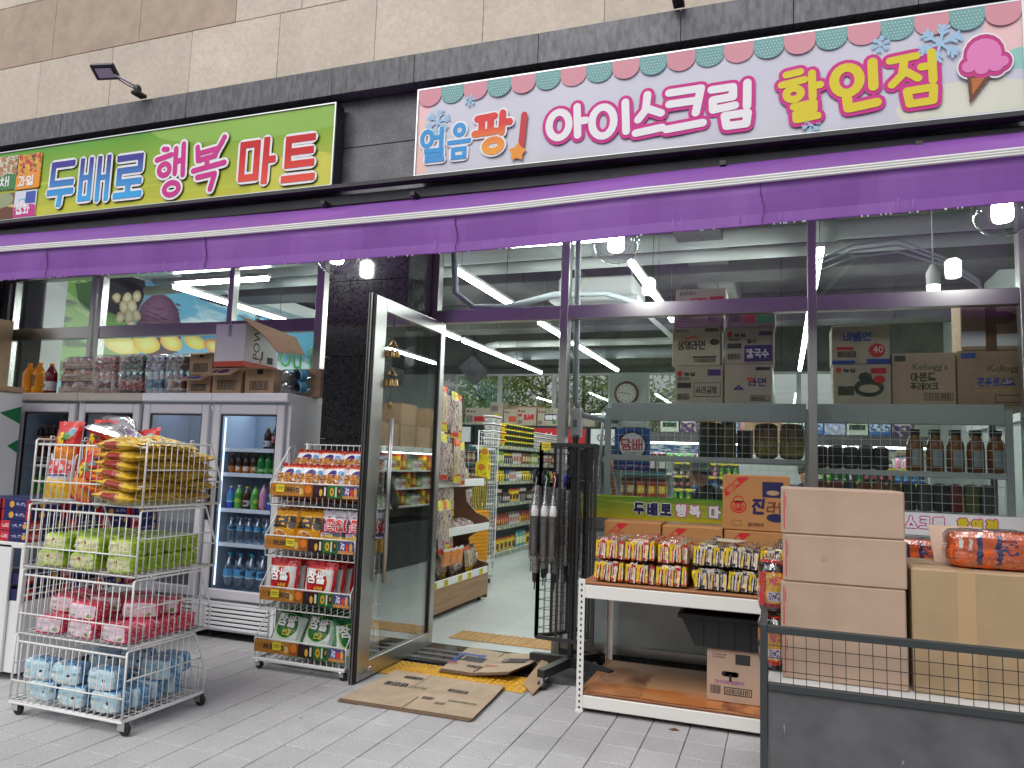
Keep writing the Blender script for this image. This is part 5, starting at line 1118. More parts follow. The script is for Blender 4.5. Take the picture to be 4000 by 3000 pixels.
def tier(k, P, w_, d, h, rows, cat, color, grp, ys=None):
    z0 = tz[k]+.004; n = 0
    lay = ['bottom', 'second', 'top']
    for L, (xs, nrow) in enumerate(rows):
        for r in range(nrow):
            for i, x in enumerate(xs):
                n += 1; o = dup(P[n % len(P)], (x+rnd.uniform(-.008, .008), by0+.022+r*(d+.012)+rnd.uniform(0, .01), z0+L*h*.97), '%s, %s layer, %s row, %s from left' % (color, lay[L], ORD[r], ORD[i]), (rnd.uniform(-.03, .03), rnd.uniform(-.03, .03), rnd.uniform(-.1, .1)), grp)
                o['category'] = cat
PB_ = packproto('tissue_pack', .19, .115, .115, 'pk_blue')
tier(0, PB_, .19, .115, .115, (([-4.0, -3.765, -3.52], 4), ([-4.03, -3.81, -3.57], 1), ([], 0)), 'pack', 'pale blue pack in the lowest basket', 'pale blue packs in the bottom basket')
for i, (x, y) in enumerate(((-3.47, 3.58), (-3.5, 3.71), (-3.72, 3.68), (-3.93, 3.66))): dup(PB_[i % 3], (x, y, tz[0]+.115), 'pale blue pack on the rear heap of the lowest basket, %s from the right' % ORD[i], (0, 0, .1*i), 'pale blue packs in the bottom basket')
PP_ = packproto('snack_pack', .2, .12, .1, 'pk_pink')
tier(1, PP_, .2, .12, .1, (([-3.97, -3.73, -3.49], 4), ([-3.74], 1)), 'pack', 'pink pack in the second basket up', 'pink packs in the second basket')
for i, (x, y) in enumerate(((-4.0, 3.4), (-4.02, 3.55), (-3.8, 3.52), (-3.5, 3.48), (-3.48, 3.62), (-3.72, 3.66))): dup(PP_[i % 3], (x, y, tz[1]+.1), 'pink pack on the rear heap of the second basket, %s of the heap' % ORD[i], (0, 0, .15*i), 'pink packs in the second basket')
PG_ = packproto('snack_pack', .2, .12, .095, 'pk_green')
tier(2, PG_, .2, .12, .095, (([-4.0, -3.76, -3.5], 4), ([-3.98, -3.74, -3.5], 4)), 'pack', 'green pack in the third basket up', 'green packs in the third basket')
# crisp bags in the top basket
pr('bg_red', S(196, 38, 32), [('r', .06, .12, .94, .46, S(214, 118, 34)), ('b', .04, .05, .96, .48, 5, .45, S(226, 140, 40)), ('b', .04, .05, .96, .45, 8, .6, S(190, 80, 26)), ('e', .38, .62, .16, .15, S(228, 198, 40)), ('b', .2, .45, .7, .8, 9, .58, S(36, 40, 24)), ('e', .62, .7, .14, .1, S(80, 130, 60)), ('e', .5, .82, .2, .05, S(200, 50, 60)), ('e', .74, .78, .1, .08, S(110, 170, 200))], .25, crinkle=(16, .5), wob=.04)
pr('bg_white', S(206, 206, 210), [('r', .02, .04, .98, .42, S(222, 170, 40)), ('b', 0, .05, 1, .45, 5, .5, S(236, 196, 70)), ('b', .06, .55, .94, .85, 7, .47, S(206, 60, 66)), ('r', .1, .5, .9, .54, S(60, 60, 120))], .22, crinkle=(16, .6), wob=.04)
pr('bg_yellow', S(202, 160, 34), [('b', 0, 0, 1, 1, 6, .56, S(222, 196, 110)), ('r', 0, 0, .16, 1, S(214, 178, 60)), ('r', .0, .3, .1, .7, S(150, 40, 34)), ('r', .9, .3, 1, .7, S(150, 40, 34)), ('b', .0, .0, 1, .35, 4, .56, S(214, 200, 150)), ('b', .1, .4, .9, .6, 14, .6, S(70, 44, 20)), ('r', .1, .78, .9, .94, S(124, 36, 34)), ('e', .3, .74, .2, .06, S(230, 214, 170))], .3, crinkle=(18, .55), wob=.05)
mat('foil', (.75, .75, .76), .16, .95, bmp=(14, .9, .02))
def bagproto(nm, w_, h, t_, mf, mb_, n=2, crimp=.045, fns=None):
    L = []
    for s_ in range(n):
        b = MB(); f_ = bag(b, w_, h, t_, mf, mb_, seed=s_*7+len(nm), crimp=crimp); o = solo(b, nm, 'x', 'snack bag'); protos.append(o); L.append(o)
        if fns is not None: fns.append(f_)
    return L
BR = bagproto('snack_bag', .19, .29, .085, 'bg_red', 'foil'); BW = bagproto('snack_bag', .19, .27, .08, 'bg_white', 'foil'); BY = bagproto('snack_bag', .19, .3, .07, 'bg_yellow', 'bg_yellow', 3, crimp=.07)
z4_ = tz[3]+.004
for P, x, y, z, rt, lb in ((BW, -4.03, 3.33, z4_, (-.1, 0, .1), 'white and yellow crisp bag at the left front of the top basket'), (BR, -3.87, 3.34, z4_, (-.15, .2, -.1), 'red crisp bag low at the front of the top basket'), (BR, -4.03, 3.36, z4_+.17, (-.1, 0, .05), 'red crisp bag upright at the top left of the basket'), (BR, -3.86, 3.40, z4_+.19, (-.2, .05, -.05), 'red crisp bag upright and second from the left on top'),
    (BR, -3.95, 3.55, z4_+.1, (-.3, .1, .3), 'red crisp bag leaning behind the front bags'), (BR, -3.72, 3.44, z4_+.12, (-.25, .5, .1), 'red crisp bag slumped sideways between the red and yellow piles'), (BR, -3.70, 3.62, z4_+.16, (-.3, -.2, .2), 'red crisp bag at the rear between the two piles'), (BW, -3.95, 3.5, z4_+.2, (-.3, 0, 0), 'pale crisp bag half hidden behind the upright red bags')):
    dup(P[0], (x, y, z), lb, rt)
for k in range(5): dup(BR[k % 2], (-3.73+.01*k, 3.31+.01*k, z4_+.06+.066*k), 'red crisp bag lying in the middle pile of the top basket, %s from below' % ORD[k], (-1.5+.1*math.sin(k*2), .3-.1*k, .35+.25*math.sin(k*3)), 'red crisp bags lying in the top basket')
b = MB(); bag(b, .2, .3, .09, 'foil', 'bg_red', seed=5); fo = solo(b, 'snack_bag', 'x', 'snack bag'); protos.append(fo)
dup(fo, (-3.85, 3.36, z4_+.03), 'silver backed crisp bag tilted low in the top basket', (-.9, .8, .4)); dup(fo, (-3.72, 3.45, z4_+.41), 'silver backed crisp bag lying on the very top of the basket', (-1.3, .1, .9)); dup(fo, (-3.58, 3.42, z4_+.37), 'silver backed crisp bag under the topmost bag', (-1.35, -.1, 1.6))
for c in range(7):
    for k in range(6 if c < 5 else 5):
        dup(BY[(c+k) % 3], (-3.355+.018*math.sin(k*2+c), 3.285+.08*c+.01*math.sin(k), z4_+.036+.057*k+(.01 if c % 2 else 0)), 'yellow snack bag in the top basket, %s column from front, %s up' % (ORD[c], ORD[k]), (-1.50+.06*math.sin(c+k), .05*math.sin(k*3), 1.52+.05*math.sin(c*2+k)), 'yellow snack bags stacked in the top basket') if not (c > 0 and k < 0) else None
def shift_new(dx, dy, dz):
    for o in set(bpy.data.objects)-N0:
        if o.parent is None: o.location += Vector((dx, dy, dz))
shift_new(.078, -.07, .022)
bs.location.z -= .022
for k_ in bs.children:
    if not k_.name.startswith('caster'): k_.location.z += .022
# ------------------------------------------------------------------ four tier snack rack by the door
N0 = set(bpy.data.objects)
rx0, rx1 = -3.575, -2.835; RY0 = 4.66
sr = thing('snack_rack', 'white wire snack rack with four tilted shelves beside the door', 'snack rack', ((rx0+rx1)/2, 4.9, 0))
zst = [.155, .508, .866, 1.243]; zlow = [.035, .385, .75, 1.11]
RB = 5.10
for k in range(4):
    zt, zl = zst[k]+.03, zlow[k]; yo = RY0+.02*k
    b = MB()
    b.tube([(rx0, yo-.0, zt), (rx1, yo, zt)], .006, W_); b.tube([(rx0, yo+.01, zl), (rx1, yo+.01, zl)], .004, W_)
    for X in (rx0, rx1):
        b.tube([(X, yo, zt), (X, yo+.01, zl), (X, RB, zl+.03)], .006, W_); b.tube([(X, yo, zt), (X, yo+.2, zt+.26), (X, yo+.26, zt+.27), (X, yo+.28, zl+.04)], .005, W_)
        b.tube([(X, yo+.09, zt+.12), (X, RB, zt+.12)], .0035, W_)
    build(b, 'shelf_frame', sr)
    b = MB(); n = 15
    for i in range(1, n): X = rx0+(rx1-rx0)*i/n; b.tube([(X, yo+.002, zt), (X, yo+.008, zl), (X, yo+.03, zl-.006), (X, RB, zl+.025)], .0028, W_, 5)
    for i in range(1, 5):
        for X in (rx0, rx1): b.tube([(X, yo+.05*i, zt+.055*i), (X, yo+.05*i, zl+.01)], .0026, W_, 5)
    build(b, 'shelf_wires', sr)
b = MB()
for X in (rx0+.03, rx1-.03): b.tube([(X, RB, .05), (X, RB, 1.57)], .010, W_, 8)
for i in range(1, 15): X = rx0+(rx1-rx0)*i/15; b.tube([(X, RB, .08), (X, RB, 1.56)], .0026, W_, 5)
for z in (.3, .65, 1.0, 1.4, 1.56): b.tube([(rx0, RB+.004, z), (rx1, RB+.004, z)], .005, W_)
build(b, 'back_grid', sr)
b = MB(); b.box(rx0-.004, rx1+.004, RY0-.012, RY0+.012, .03, .052, W_, c=.004); b.box(rx0-.004, rx1+.004, RB-.012, RB+.012, .03, .052, W_, c=.004); b.box(rx0-.004, rx0+.02, RY0+.013, RB-.013, .03, .052, W_); b.box(rx1-.02, rx1+.004, RY0+.013, RB-.013, .03, .052, W_); build(b, 'base_frame', sr)
for X in (rx0+.03, rx1-.03):
    for Y in (RY0+.0, RB): caster(sr, X, Y, .062, r=.03, a=1.2)
pr('strip1', S(176, 116, 40), [('b', .02, .3, .6, .75, 22, .55, S(70, 40, 16)), ('e', .8, .55, .08, .3, S(206, 166, 96)), ('e', .9, .4, .06, .28, S(216, 180, 110))], .4)
pr('strip2', S(40, 22, 22), [('r', 0, 0, .36, 1, S(150, 84, 30)), ('e', .16, .6, .14, .34, S(216, 120, 34)), ('e', .72, .4, .07, .3, S(220, 170, 60)), ('e', .55, .6, .1, .3, S(60, 30, 50)), ('r', .86, .15, .94, .85, S(220, 214, 206))], .4)
pr('strip3', S(36, 104, 46), [('e', .3, .5, .14, .34, S(216, 160, 50)), ('e', .3, .5, .06, .15, S(36, 104, 46)), ('r', .52, .1, .62, .9, S(206, 210, 200)), ('e', .78, .55, .12, .36, S(40, 24, 20)), ('e', .8, .6, .06, .18, S(190, 130, 80))], .4)
pr('strip4', S(50, 50, 110), [('d', 0, .3, 1, 1, 16, S(110, 110, 170)), ('b', .15, .3, .42, .9, 10, .5, S(220, 220, 230)), ('e', .58, .5, .1, .3, S(214, 60, 40)), ('e', .82, .55, .1, .36, S(216, 160, 80)), ('b', 0, 0, 1, .25, 14, .45, S(220, 150, 60))], .4)
for k in range(4):
    yo = RY0+.02*k-.008; zt = zst[k]+.024; e_ = [rx0+.005, rx0+.3, rx0+.49, rx0+.68, rx1+.01]
    for i in range(4 if k else 4):
        x0, x1 = (e_[i], e_[i+1]) if i < 3 else (e_[3]-.0, rx1+.0)
        if i == 3: x0 = rx0+.615; 
        if i == 2: x1 = rx0+.614
        b = MB(); b.box(x0, x1-.001, yo-.003, yo, zt-.085, zt, 'strip%d' % (i+1), front='strip%d' % (i+1)); o = build(b, 'shelf_label_strip', sr)
        if i == 0: b = MB(); b.put(hangul('허니버터칩', .032, .034, .006, .075, .028), 'ink', (x0, yo-.003, zt-.085), d=.001); build(b, 'lettering', o)
    b = MB(); b.box(rx0+[.16, .1, .19, .06][k], rx0+[.16, .1, .19, .06][k]+.07, yo-.008, yo-.004, zt-.06, zt-.008, 'tagy'); tg = build(b, 'price_tag', sr)
    b = MB(); b.put(bars(.05, .008, 9, .01, .03)+bars(.05, .006, 9, .01, .018, 5), 'ink', (rx0+[.16, .1, .19, .06][k], yo-.008, zt-.06), d=.001); build(b, 'price_print', tg)
def lettered(nm, lab, w_, h, t_, mf, mbk, words, seed, crimp=.045, cat='snack bag'):
    b = MB(); fn = bag(b, w_, h, t_, mf, mbk, seed=seed, crimp=crimp); t = solo(b, nm, lab, cat); protos.append(t)
    for P, m, d in words:
        b = MB(); b.put(P, m, (0, 0, 0), d=d, fn=fn); build(b, 'lettering', t)
    return t
pr('bg_nut', S(222, 224, 230), [('r', 0, .86, 1, 1, S(150, 28, 24)), ('b', 0, .84, 1, .92, 16, .5, S(220, 110, 40)), ('r', 0, .0, 1, .24, S(130, 66, 34)), ('b', .02, .02, .98, .36, 6, .5, S(176, 96, 46)), ('b', 0, 0, 1, .35, 9, .6, S(96, 44, 22)), ('e', .5, .66, .2, .14, S(62, 44, 112)), ('e', .82, .7, .1, .08, S(80, 150, 200)), ('b', .05, .34, .3, .5, 10, .6, S(120, 150, 60))], .22, crinkle=(20, .6), wob=.03)
pr('bg_gold', S(206, 146, 26), [('e', .36, .2, .34, .24, S(220, 200, 170)), ('e', .36, .2, .31, .21, S(150, 90, 36)), ('b', .05, 0, .7, .4, 12, .52, S(200, 136, 66)), ('r', 0, .93, 1, 1, S(150, 96, 20))], .25, crinkle=(18, .5), wob=.02)
pr('bg_corn', S(196, 190, 200), [('r', 0, .0, 1, .36, S(206, 160, 60)), ('b', .02, .02, .98, .4, 4, .5, S(226, 190, 90)), ('r', 0, .44, 1, .74, S(176, 36, 60)), ('e', .12, .62, .14, .16, S(84, 50, 90)), ('b', .3, .7, 1, .85, 5, .5, S(120, 110, 116)), ('r', .6, .36, 1, .44, S(90, 90, 96))], .2, crinkle=(18, .9), wob=.03)
pr('bg_redrice', S(216, 214, 214), [('r', 0, .82, 1, 1, S(196, 26, 38)), ('r', .93, 0, 1, 1, S(196, 26, 38)), ('e', .44, .5, .36, .31, S(226, 150, 60)), ('e', .44, .5, .34, .29, S(186, 28, 36)), ('b', .05, .02, .7, .2, 9, .5, S(150, 110, 90), (4, 1, 1)), ('r', .6, .0, .93, .1, S(226, 160, 40))], .25, crinkle=(14, .5), wob=.02)
pr('bg_greenrice', S(206, 218, 210), [('r', 0, .84, 1, 1, S(14, 92, 46)), ('r', 0, 0, .07, 1, S(20, 120, 56)), ('e', .46, .6, .36, .28, S(170, 190, 40)), ('e', .48, .6, .34, .27, S(18, 112, 52)), ('r', .05, .16, .9, .2, S(150, 180, 40)), ('b', .1, .02, .6, .16, 9, .48, S(150, 190, 186), (4, 1, 1)), ('r', .6, 0, 1, .16, S(130, 176, 40))], .25, crinkle=(14, .5), wob=.02)
NT = lettered('snack_bag', 'x', .2, .25, .08, 'bg_nut', 'foil', [(hangul('맛동산', .05, .062, .014, -.085, .1), 'orange_txt', .004), (hangul('맛동산', .05, .062, .004, -.085, .1), 'ink', .006)], 3)
GD = lettered('snack_bag', 'x', .235, .29, .1, 'bg_gold', 'bg_gold', [(hangul('죠리퐁', .058, .08, .014, -.095, .145), 'black', .004)], 4)
CN = lettered('snack_bag', 'x', .235, .29, .1, 'bg_corn', 'foil', [(hangul('콘칩', .075, .08, .022, -.05, .145), 'white_ink', .004), (hangul('콘칩', .075, .08, .013, -.05, .145), 'red', .006), (latin('CORN CHIP', .032, -.06, .112, .01), 'navy', .004)], 5)
RR = lettered('rice_cracker_bag', 'x', .26, .30, .075, 'bg_redrice', 'bg_redrice', [(hangul('참쌀', .066, .085, .012, -.085, .15), 'white_ink', .004), (hangul('설병', .03, .04, .006, -.02, .09), 'gold', .004)], 6)
GG = lettered('rice_cracker_bag', 'x', .26, .32, .07, 'bg_greenrice', 'bg_greenrice', [(hangul('참쌀', .066, .08, .012, -.085, .185), 'white_ink', .004), (hangul('선과', .03, .04, .006, -.02, .125), 'yellowtxt', .004)], 7)
def tl(k): return zlow[k]+.004
for r in range(2):
    for i in range(4): dup(NT, (rx0+.1+.185*i+(.05 if r else 0), RY0+.10+.12*r, tl(3)+.05+.12*r), 'nut cracker bag on the top tier, %s row, %s from left' % (['front', 'rear'][r], ORD[i]), (-.4-.12*r, .14*math.sin(i*3), .12*math.sin(i*2+r)), 'nut cracker bags on the top tier', (1.1, 1.1, 1.08))
for i in range(4): dup(NT, (rx0+.11+.18*i, RY0+.13, tl(3)+.03), 'nut cracker bag lying low on the top tier, %s from left' % ORD[i], (-1.3, 0, .1*i), 'nut cracker bags on the top tier')
for i in range(2):
    for r in range(3): dup(GD, (rx0+.12+.21*i, RY0+.09+.09*r, tl(2)+.05), 'golden cereal snack bag, %s on the third tier, %s from the front' % (['left', 'right'][i], ORD[r]), (-.22, 0, .06*(i-r)), 'golden cereal bags on the third tier')
for i in range(2):
    for r in range(3): dup(CN, (rx0+.52+.2*i, RY0+.09+.09*r, tl(2)+.05), 'silver corn crisp bag, %s on the third tier, %s from the front' % (['left', 'right'][i], ORD[r]), (-.2, 0, .05*(r-i)), 'corn crisp bags on the third tier')
for i in range(2):
    for r in range(4): dup(RR, (rx0+.145+.3*i+.03*r, RY0+.075+.07*r, tl(1)+.045), 'red and white rice cracker bag, %s on the second tier, %s from the front' % (['left', 'right'][i], ORD[r]), (-.12, .04*(i-.5), .03*r), 'red rice cracker bags')
for i in range(3):
    for r in range(3): dup(GG, (rx0+.15+.265*i+.02*r, RY0+.09+.07*r, tl(0)+.03) if i < 2 else (rx1-.03+.01*r, RY0+.12+.07*r, tl(0)), 'green and white rice cracker bag, %s on the bottom tier, %s from the front' % (ORD[i], ORD[r]), (-.42, .1, -.06*r if i < 2 else .9), 'green rice cracker bags')
shift_new(.06, -.09, .03)
sr.location.z -= .03
for k_ in sr.children:
    if not k_.name.startswith('caster'): k_.location.z += .03
# ------------------------------------------------------------------ white shelf of biscuit boxes at the left edge
lx0, lx1, ly0, ly1 = -5.7, -4.62, 3.62, 4.75
ls = thing('biscuit_shelf', 'white metal shelf unit with a mesh side holding navy biscuit boxes', 'shelf', (lx0/2+lx1/2, 4.2, 0))
b = MB(); b.box(lx0, lx1-.12, ly0, ly0+.02, .05, .86, 'white_plastic', c=.004); b.box(lx0, lx1-.002, ly0+.021, ly1, .05, .50, 'white_plastic', c=.004); build(b, 'lower_body', ls)
b = MB(); b.box(lx0, lx1, ly0+.0, ly1, .84, .875, 'white_metal', c=.003); build(b, 'shelf_board', ls)
b = MB()
for Y in (ly0+.01, ly1-.02): b.box(lx1-.03, lx1, Y-.01, Y+.02, .5, .84, 'white_metal')
build(b, 'post', ls)
b = MB()
for j in range(1, 12): Y = ly0+(ly1-ly0)*j/12; b.tube([(lx1-.003, Y, .5), (lx1-.003, Y, .84)], .0025, W_, 5)
for z in (.58, .67, .76): b.tube([(lx1-.003, ly0, z), (lx1-.003, ly1, z)], .0025, W_, 5)
build(b, 'side_mesh', ls)
pr('bis', S(34, 36, 96), [('r', .0, 0, .34, 1, S(196, 36, 48)), ('b', .06, .3, .3, .7, 12, .5, S(220, 200, 210)), ('b', .42, .3, .78, .7, 10, .55, S(190, 190, 210)), ('e', .88, .5, .07, .28, S(212, 160, 60)), ('r', .84, .82, .94, .92, S(210, 205, 210))], .3)
pr('bis2', S(34, 36, 96), [('r', .9, 0, 1, 1, S(196, 36, 48)), ('e', .35, .5, .09, .34, S(212, 160, 60)), ('b', .5, .35, .85, .7, 10, .52, S(180, 180, 204)), ('r', 0, .0, .06, 1, S(196, 36, 48))], .3)
for m_, nm in (('bis', 'red ended'), ('bis2', 'diamond marked')):
    b = MB(); b.box(-.13, .13, 0, .26, 0, .068, 'navy', front=m_, right=m_, c=.003); o = solo(b, 'biscuit_box', 'x', 'biscuit box'); protos.append(o)
    globals()['BB_'+m_] = o
for r in range(4):
    for i in range(4):
        for j in range(2 if i < 3 else 1):
            dup(BB_bis2 if (r % 4) > 1 else BB_bis, (lx1-.14-.28*j, ly0+.015+.275*i, .876+.0695*r), 'navy biscuit box on the shelf, %s layer, %s back, %s from mesh' % (ORD[r], ORD[i], ORD[j]), (0, 0, rnd.uniform(-.03, .03)), 'biscuit boxes on the white shelf') if ly0+.015+.275*i < ly1-.2 else None
for i in range(4):
    for r in range(2): dup(BB_bis, (lx1-.02, ly0+.15+.27*i, .505+.10*r), 'navy biscuit box upright behind the mesh, %s back, %s layer' % (ORD[i], ORD[r]), (0, -math.pi/2 if 0 else 0, math.pi/2), 'biscuit boxes behind the mesh')
# ------------------------------------------------------------------ flattened cardboard boxes on the ground
def cardsheet(name, label, C4, z, m, th_=.009, bend=None, layers=1, nx=14, ny=8, sag=.0):
    """C4: corners (x, y) front-left, front-right, back-right, back-left; bend(u, v) lifts the sheet"""
    t = thing(name, label, 'cardboard', (sum(c[0] for c in C4)/4, sum(c[1] for c in C4)/4, z))
    def P(u, v, k=0):
        x = (C4[0][0]*(1-u)+C4[1][0]*u)*(1-v)+(C4[3][0]*(1-u)+C4[2][0]*u)*v; y = (C4[0][1]*(1-u)+C4[1][1]*u)*(1-v)+(C4[3][1]*(1-u)+C4[2][1]*u)*v
        return Vector((x, y, z+(bend(u, v) if bend else 0)+.0015*math.sin(u*9)*math.sin(v*7)))
    for L in range(layers):
        b = MB(); dz = Vector((0, 0, L*(th_+.001))); sh = .006*L
        def F(u, v): return P(u, v)+dz+Vector((sh, sh*.5, 0))
        for i in range(nx):
            for j in range(ny):
                q = [(i/nx, j/ny), ((i+1)/nx, j/ny), ((i+1)/nx, (j+1)/ny), (i/nx, (j+1)/ny)]
                b.face([F(*k)+Vector((0, 0, th_)) for k in q], m, True); b.face([F(*k) for k in reversed(q)], m, True)
        for (p, q, n_) in (((0, 0), (1, 0), nx), ((1, 0), (1, 1), ny), ((1, 1), (0, 1), nx), ((0, 1), (0, 0), ny)):
            for i in range(n_):
                a = (p[0]+(q[0]-p[0])*i/n_, p[1]+(q[1]-p[1])*i/n_); c = (p[0]+(q[0]-p[0])*(i+1)/n_, p[1]+(q[1]-p[1])*(i+1)/n_)
                b.face([F(*a), F(*c), F(*c)+Vector((0, 0, th_)), F(*a)+Vector((0, 0, th_))], 'card_edge')
        o = build(b, 'ply', t)
    top = lambda u, v: P(u, v)+Vector((0, 0, layers*(th_+.001)))
    return t, top
def onz(px, py, z=0):
    r = ray(px, py); k = (z-CH)/r.z; return (r.x*k, r.y*k)
C = [onz(729, 1509, .02), onz(1016, 1553, .02), onz(1086, 1484, .02), onz(851, 1448, .02)]
t, top = cardsheet('cardboard_mat', 'flattened brown cardboard box lying flat on the paving by the door', C, .003, 'card_mat', .006, lambda u, v: .012*max(0, u-.85)*max(0, v-.6)*8, 3)
def printon(t, top, items):
    for P, m, fl in items:
        b = MB(); b.put(P, m, (0, 0, 0), nn=(0, 0, 1), d=.0015, step=.0002, fn=(lambda a, c: top(1-a, 1-c)) if fl else top); build(b, 'print', t)
printon(t, top, [(latin('PURE', .085, .52, .38, sx=.55), 'print_green', True), (hangul('밥집용', .06, .11, .014, .69, .36), 'ink', True), (frame_p(.66, .12, .82, .2, .012)+bars(.13, .05, ox=.675, oy=.135), 'ink', True), (bars(.09, .08, ox=.38, oy=.62)+bars(.08, .07, ox=.26, oy=.72, seed=8), 'ink', True), (bars(.22, .05, 16, .05, .62, 3), 'print_green', True), (frame_p(.2, .32, .36, .4, .012)+bars(.13, .04, ox=.215, oy=.34, seed=9), 'ink', True), (rectp(.497, .0, .503, .34)+rectp(.36, .62, .366, 1), 'card_edge', False)])
C = [onz(948, 1440, .05), onz(1098, 1458, .06), onz(1180, 1402, .12), onz(1010, 1394, .05)]
t, top = cardsheet('cardboard_mat', 'curled flattened carton with blue tape on the yellow tactile paving', C, .018, 'card_mat', .006, lambda u, v: .05*max(0, u-.55)**1.3*2+.02*abs(v-.5)*(u > .5), 3)
printon(t, top, [(rectp(.06, .42, .42, .62), 'ink', False), (hangul('아이비', .10, .15, .024, .08, .445)[::-1], 'card_pale', True) if 0 else (hangul('아이비', .09, .13, .022, .6, .40), 'card_pale', True), (rectp(.62, .55, .93, .74), 'ink', False), (hangul('아이비', .08, .13, .02, .10, .28), 'card_pale', True), (rectp(.05, .66, .32, .74)+rectp(.28, .5, .36, .76)+rectp(.02, .3, .1, .7), 'tape_blue', False), (frame_p(.3, .2, .5, .29, .014)+bars(.17, .05, ox=.315, oy=.215), 'ink', False), (bars(.14, .08, ox=.0, oy=.25)+bars(.16, .07, ox=.5, oy=.33), 'red', False), (rectp(.495, .0, .502, .3)+rectp(.495, .72, .502, 1), 'card_edge', False)])
mat('print_green', S(104, 116, 84), .7); mat('tape_blue', S(30, 70, 150), .4)
b = MB(); q = [onz(1130, 1475, .03), onz(1150, 1498, .02), onz(1192, 1445, .1), onz(1178, 1415, .12)]
V = [(*q[0], .03), (*q[1], .012), (*q[2], .07), (*q[3], .12)]; V += [(x, y, z-.006) for x, y, z in V]
b.mesh(V, [(0, 1, 2, 3), (7, 6, 5, 4), (0, 4, 5, 1), (1, 5, 6, 2), (2, 6, 7, 3), (3, 7, 4, 0)], 'card'); build(b, 'side_flap', t)
# ------------------------------------------------------------------ black umbrella stand
ux, uy = -1.405, 5.29
us = thing('umbrella_stand', 'black three sided wire grid umbrella stand beside the doorway', 'umbrella stand', (ux, uy, 0))
b = MB(); b.lathe((ux, uy, 0), [(.022, .1), (.022, 1.68), (.026, 1.70), (.026, 1.72), (0, 1.72)], 'black_paint', 12); build(b, 'pole', us)
tri = [(ux-.205, uy-.16), (ux+.20, uy-.20), (ux+.02, uy+.24)]
for k in range(3):
    p, q = tri[k], tri[(k+1) % 3]
    b = MB()
    for z in (.31, 1.64): b.tube([(*p, z), (*q, z)], .016, 'black_paint', 4)
    for a in (0.0, .36, .7, 1.0):
        if a in (0.0, 1.0) and k and a == 0.0: continue
        x, y = p[0]+(q[0]-p[0])*a, p[1]+(q[1]-p[1])*a; b.tube([(x, y, .31), (x, y, 1.64)], .016 if a in (0, 1) else .011, 'black_paint', 4)
    build(b, 'panel_frame', us)
    b = MB()
    for i in range(1, 7): a = i/7; x, y = p[0]+(q[0]-p[0])*a, p[1]+(q[1]-p[1])*a; b.tube([(x, y, .31), (x, y, 1.64)], .0021, 'black_paint', 4)
    for j in range(1, 21): z = .31+1.33*j/21; b.tube([(*p, z), (*q, z)], .0021, 'black_paint', 4)
    build(b, 'grid_panel', us)
    b = MB()
    for z in (.33, 1.62): b.tube([(*p, z), (ux, uy, z)], .006, 'black_paint', 5)
    build(b, 'spoke', us)
for k in range(4):
    a = math.radians(-20+90*k); L_ = .34; c, s_ = math.cos(a), math.sin(a)
    b = MB(); w2 = .028; V = []
    for (t_, z0, z1) in ((.0, .10, .165), (L_, .085, .135)):
        for sx in (-w2, w2):
            for z in (z0, z1): V.append((ux+c*t_-s_*sx, uy+s_*t_+c*sx, z))
    b.mesh(V, [(0, 1, 3, 2), (4, 6, 7, 5), (0, 4, 5, 1), (2, 3, 7, 6), (1, 5, 7, 3), (0, 2, 6, 4)], 'black_paint'); build(b, 'leg', us)
    caster(us, ux+c*(L_-.04), uy+s_*(L_-.04), .09, r=.033, a=a)
b = MB(); b.box(tri[0][0]+.01, tri[0][0]+.075, tri[0][1]-.03, tri[0][1]-.027, 1.60, 1.655, 'tagy'); tg = build(b, 'price_tag', us)
b = MB(); b.put(bars(.05, .009, 9, .008, .03)+bars(.05, .009, 9, .008, .014, 5), 'ink', (tri[0][0]+.01, tri[0][1]-.03, 1.6), d=.001); build(b, 'price_print', tg)
mat('umb_black', (.02, .02, .024), .6, bmp=(40, .4)); mat('handle_red', S(170, 30, 50), .4); mat('handle_green', S(20, 110, 60), .4); mat('handle_blue', S(40, 50, 170), .4)
def umbrella(x, y, ztop, L_, hm, lab, crook=True, lean=0, group='umbrellas on the stand'):
    t = thing('umbrella', lab, 'umbrella', (x, y, ztop-L_), group)
    b = MB(); P = [(x, y, ztop-.12)]
    if crook: P += [(x, y, ztop-.05)]+[(x, y-.035+.035*math.cos(a), ztop-.05+.035*math.sin(a)) for a in [math.pi*k/6 for k in range(1, 7)]]+[(x, y-.07, ztop-.10)]
    b.tube(P if crook else [(x, y, ztop-.12), (x, y, ztop)], .010 if crook else .018, hm, 8); build(b, 'handle', t)
    b = MB(); b.lathe((x, y, ztop-L_), [(.004, 0), (.005, .05), (.015, .06), (.022, L_*.3), (.03, L_*.62), (.024, L_-.13), (.01, L_-.115)], 'umb_black', 9); b.jit(.002, 4); build(b, 'canopy', t)
    b = MB(); b.lathe((x, y, ztop-L_), [(.034, .12), (.036, L_*.4), (.038, L_*.75), (.03, L_-.12)], 'bag_clear', 9); b.jit(.003, 5); build(b, 'plastic_sleeve', t)
    return t
hl = ['black', 'black', 'green', 'red', 'black', 'blue', 'black', 'navy']
for k in range(8):
    hm = {'black': 'black', 'green': 'handle_green', 'red': 'handle_red', 'blue': 'handle_blue', 'navy': 'navy'}[hl[k]]
    x, y = tri[0][0]-.02+.028*k+(.02 if k % 2 else 0), tri[0][1]-.015+.045*k
    umbrella(x, y, 1.47-.006*k, .84-.03*(k % 3), hm, 'long umbrella with a %s crook handle, %s on the stand from the front' % (hl[k], ORD[k]))
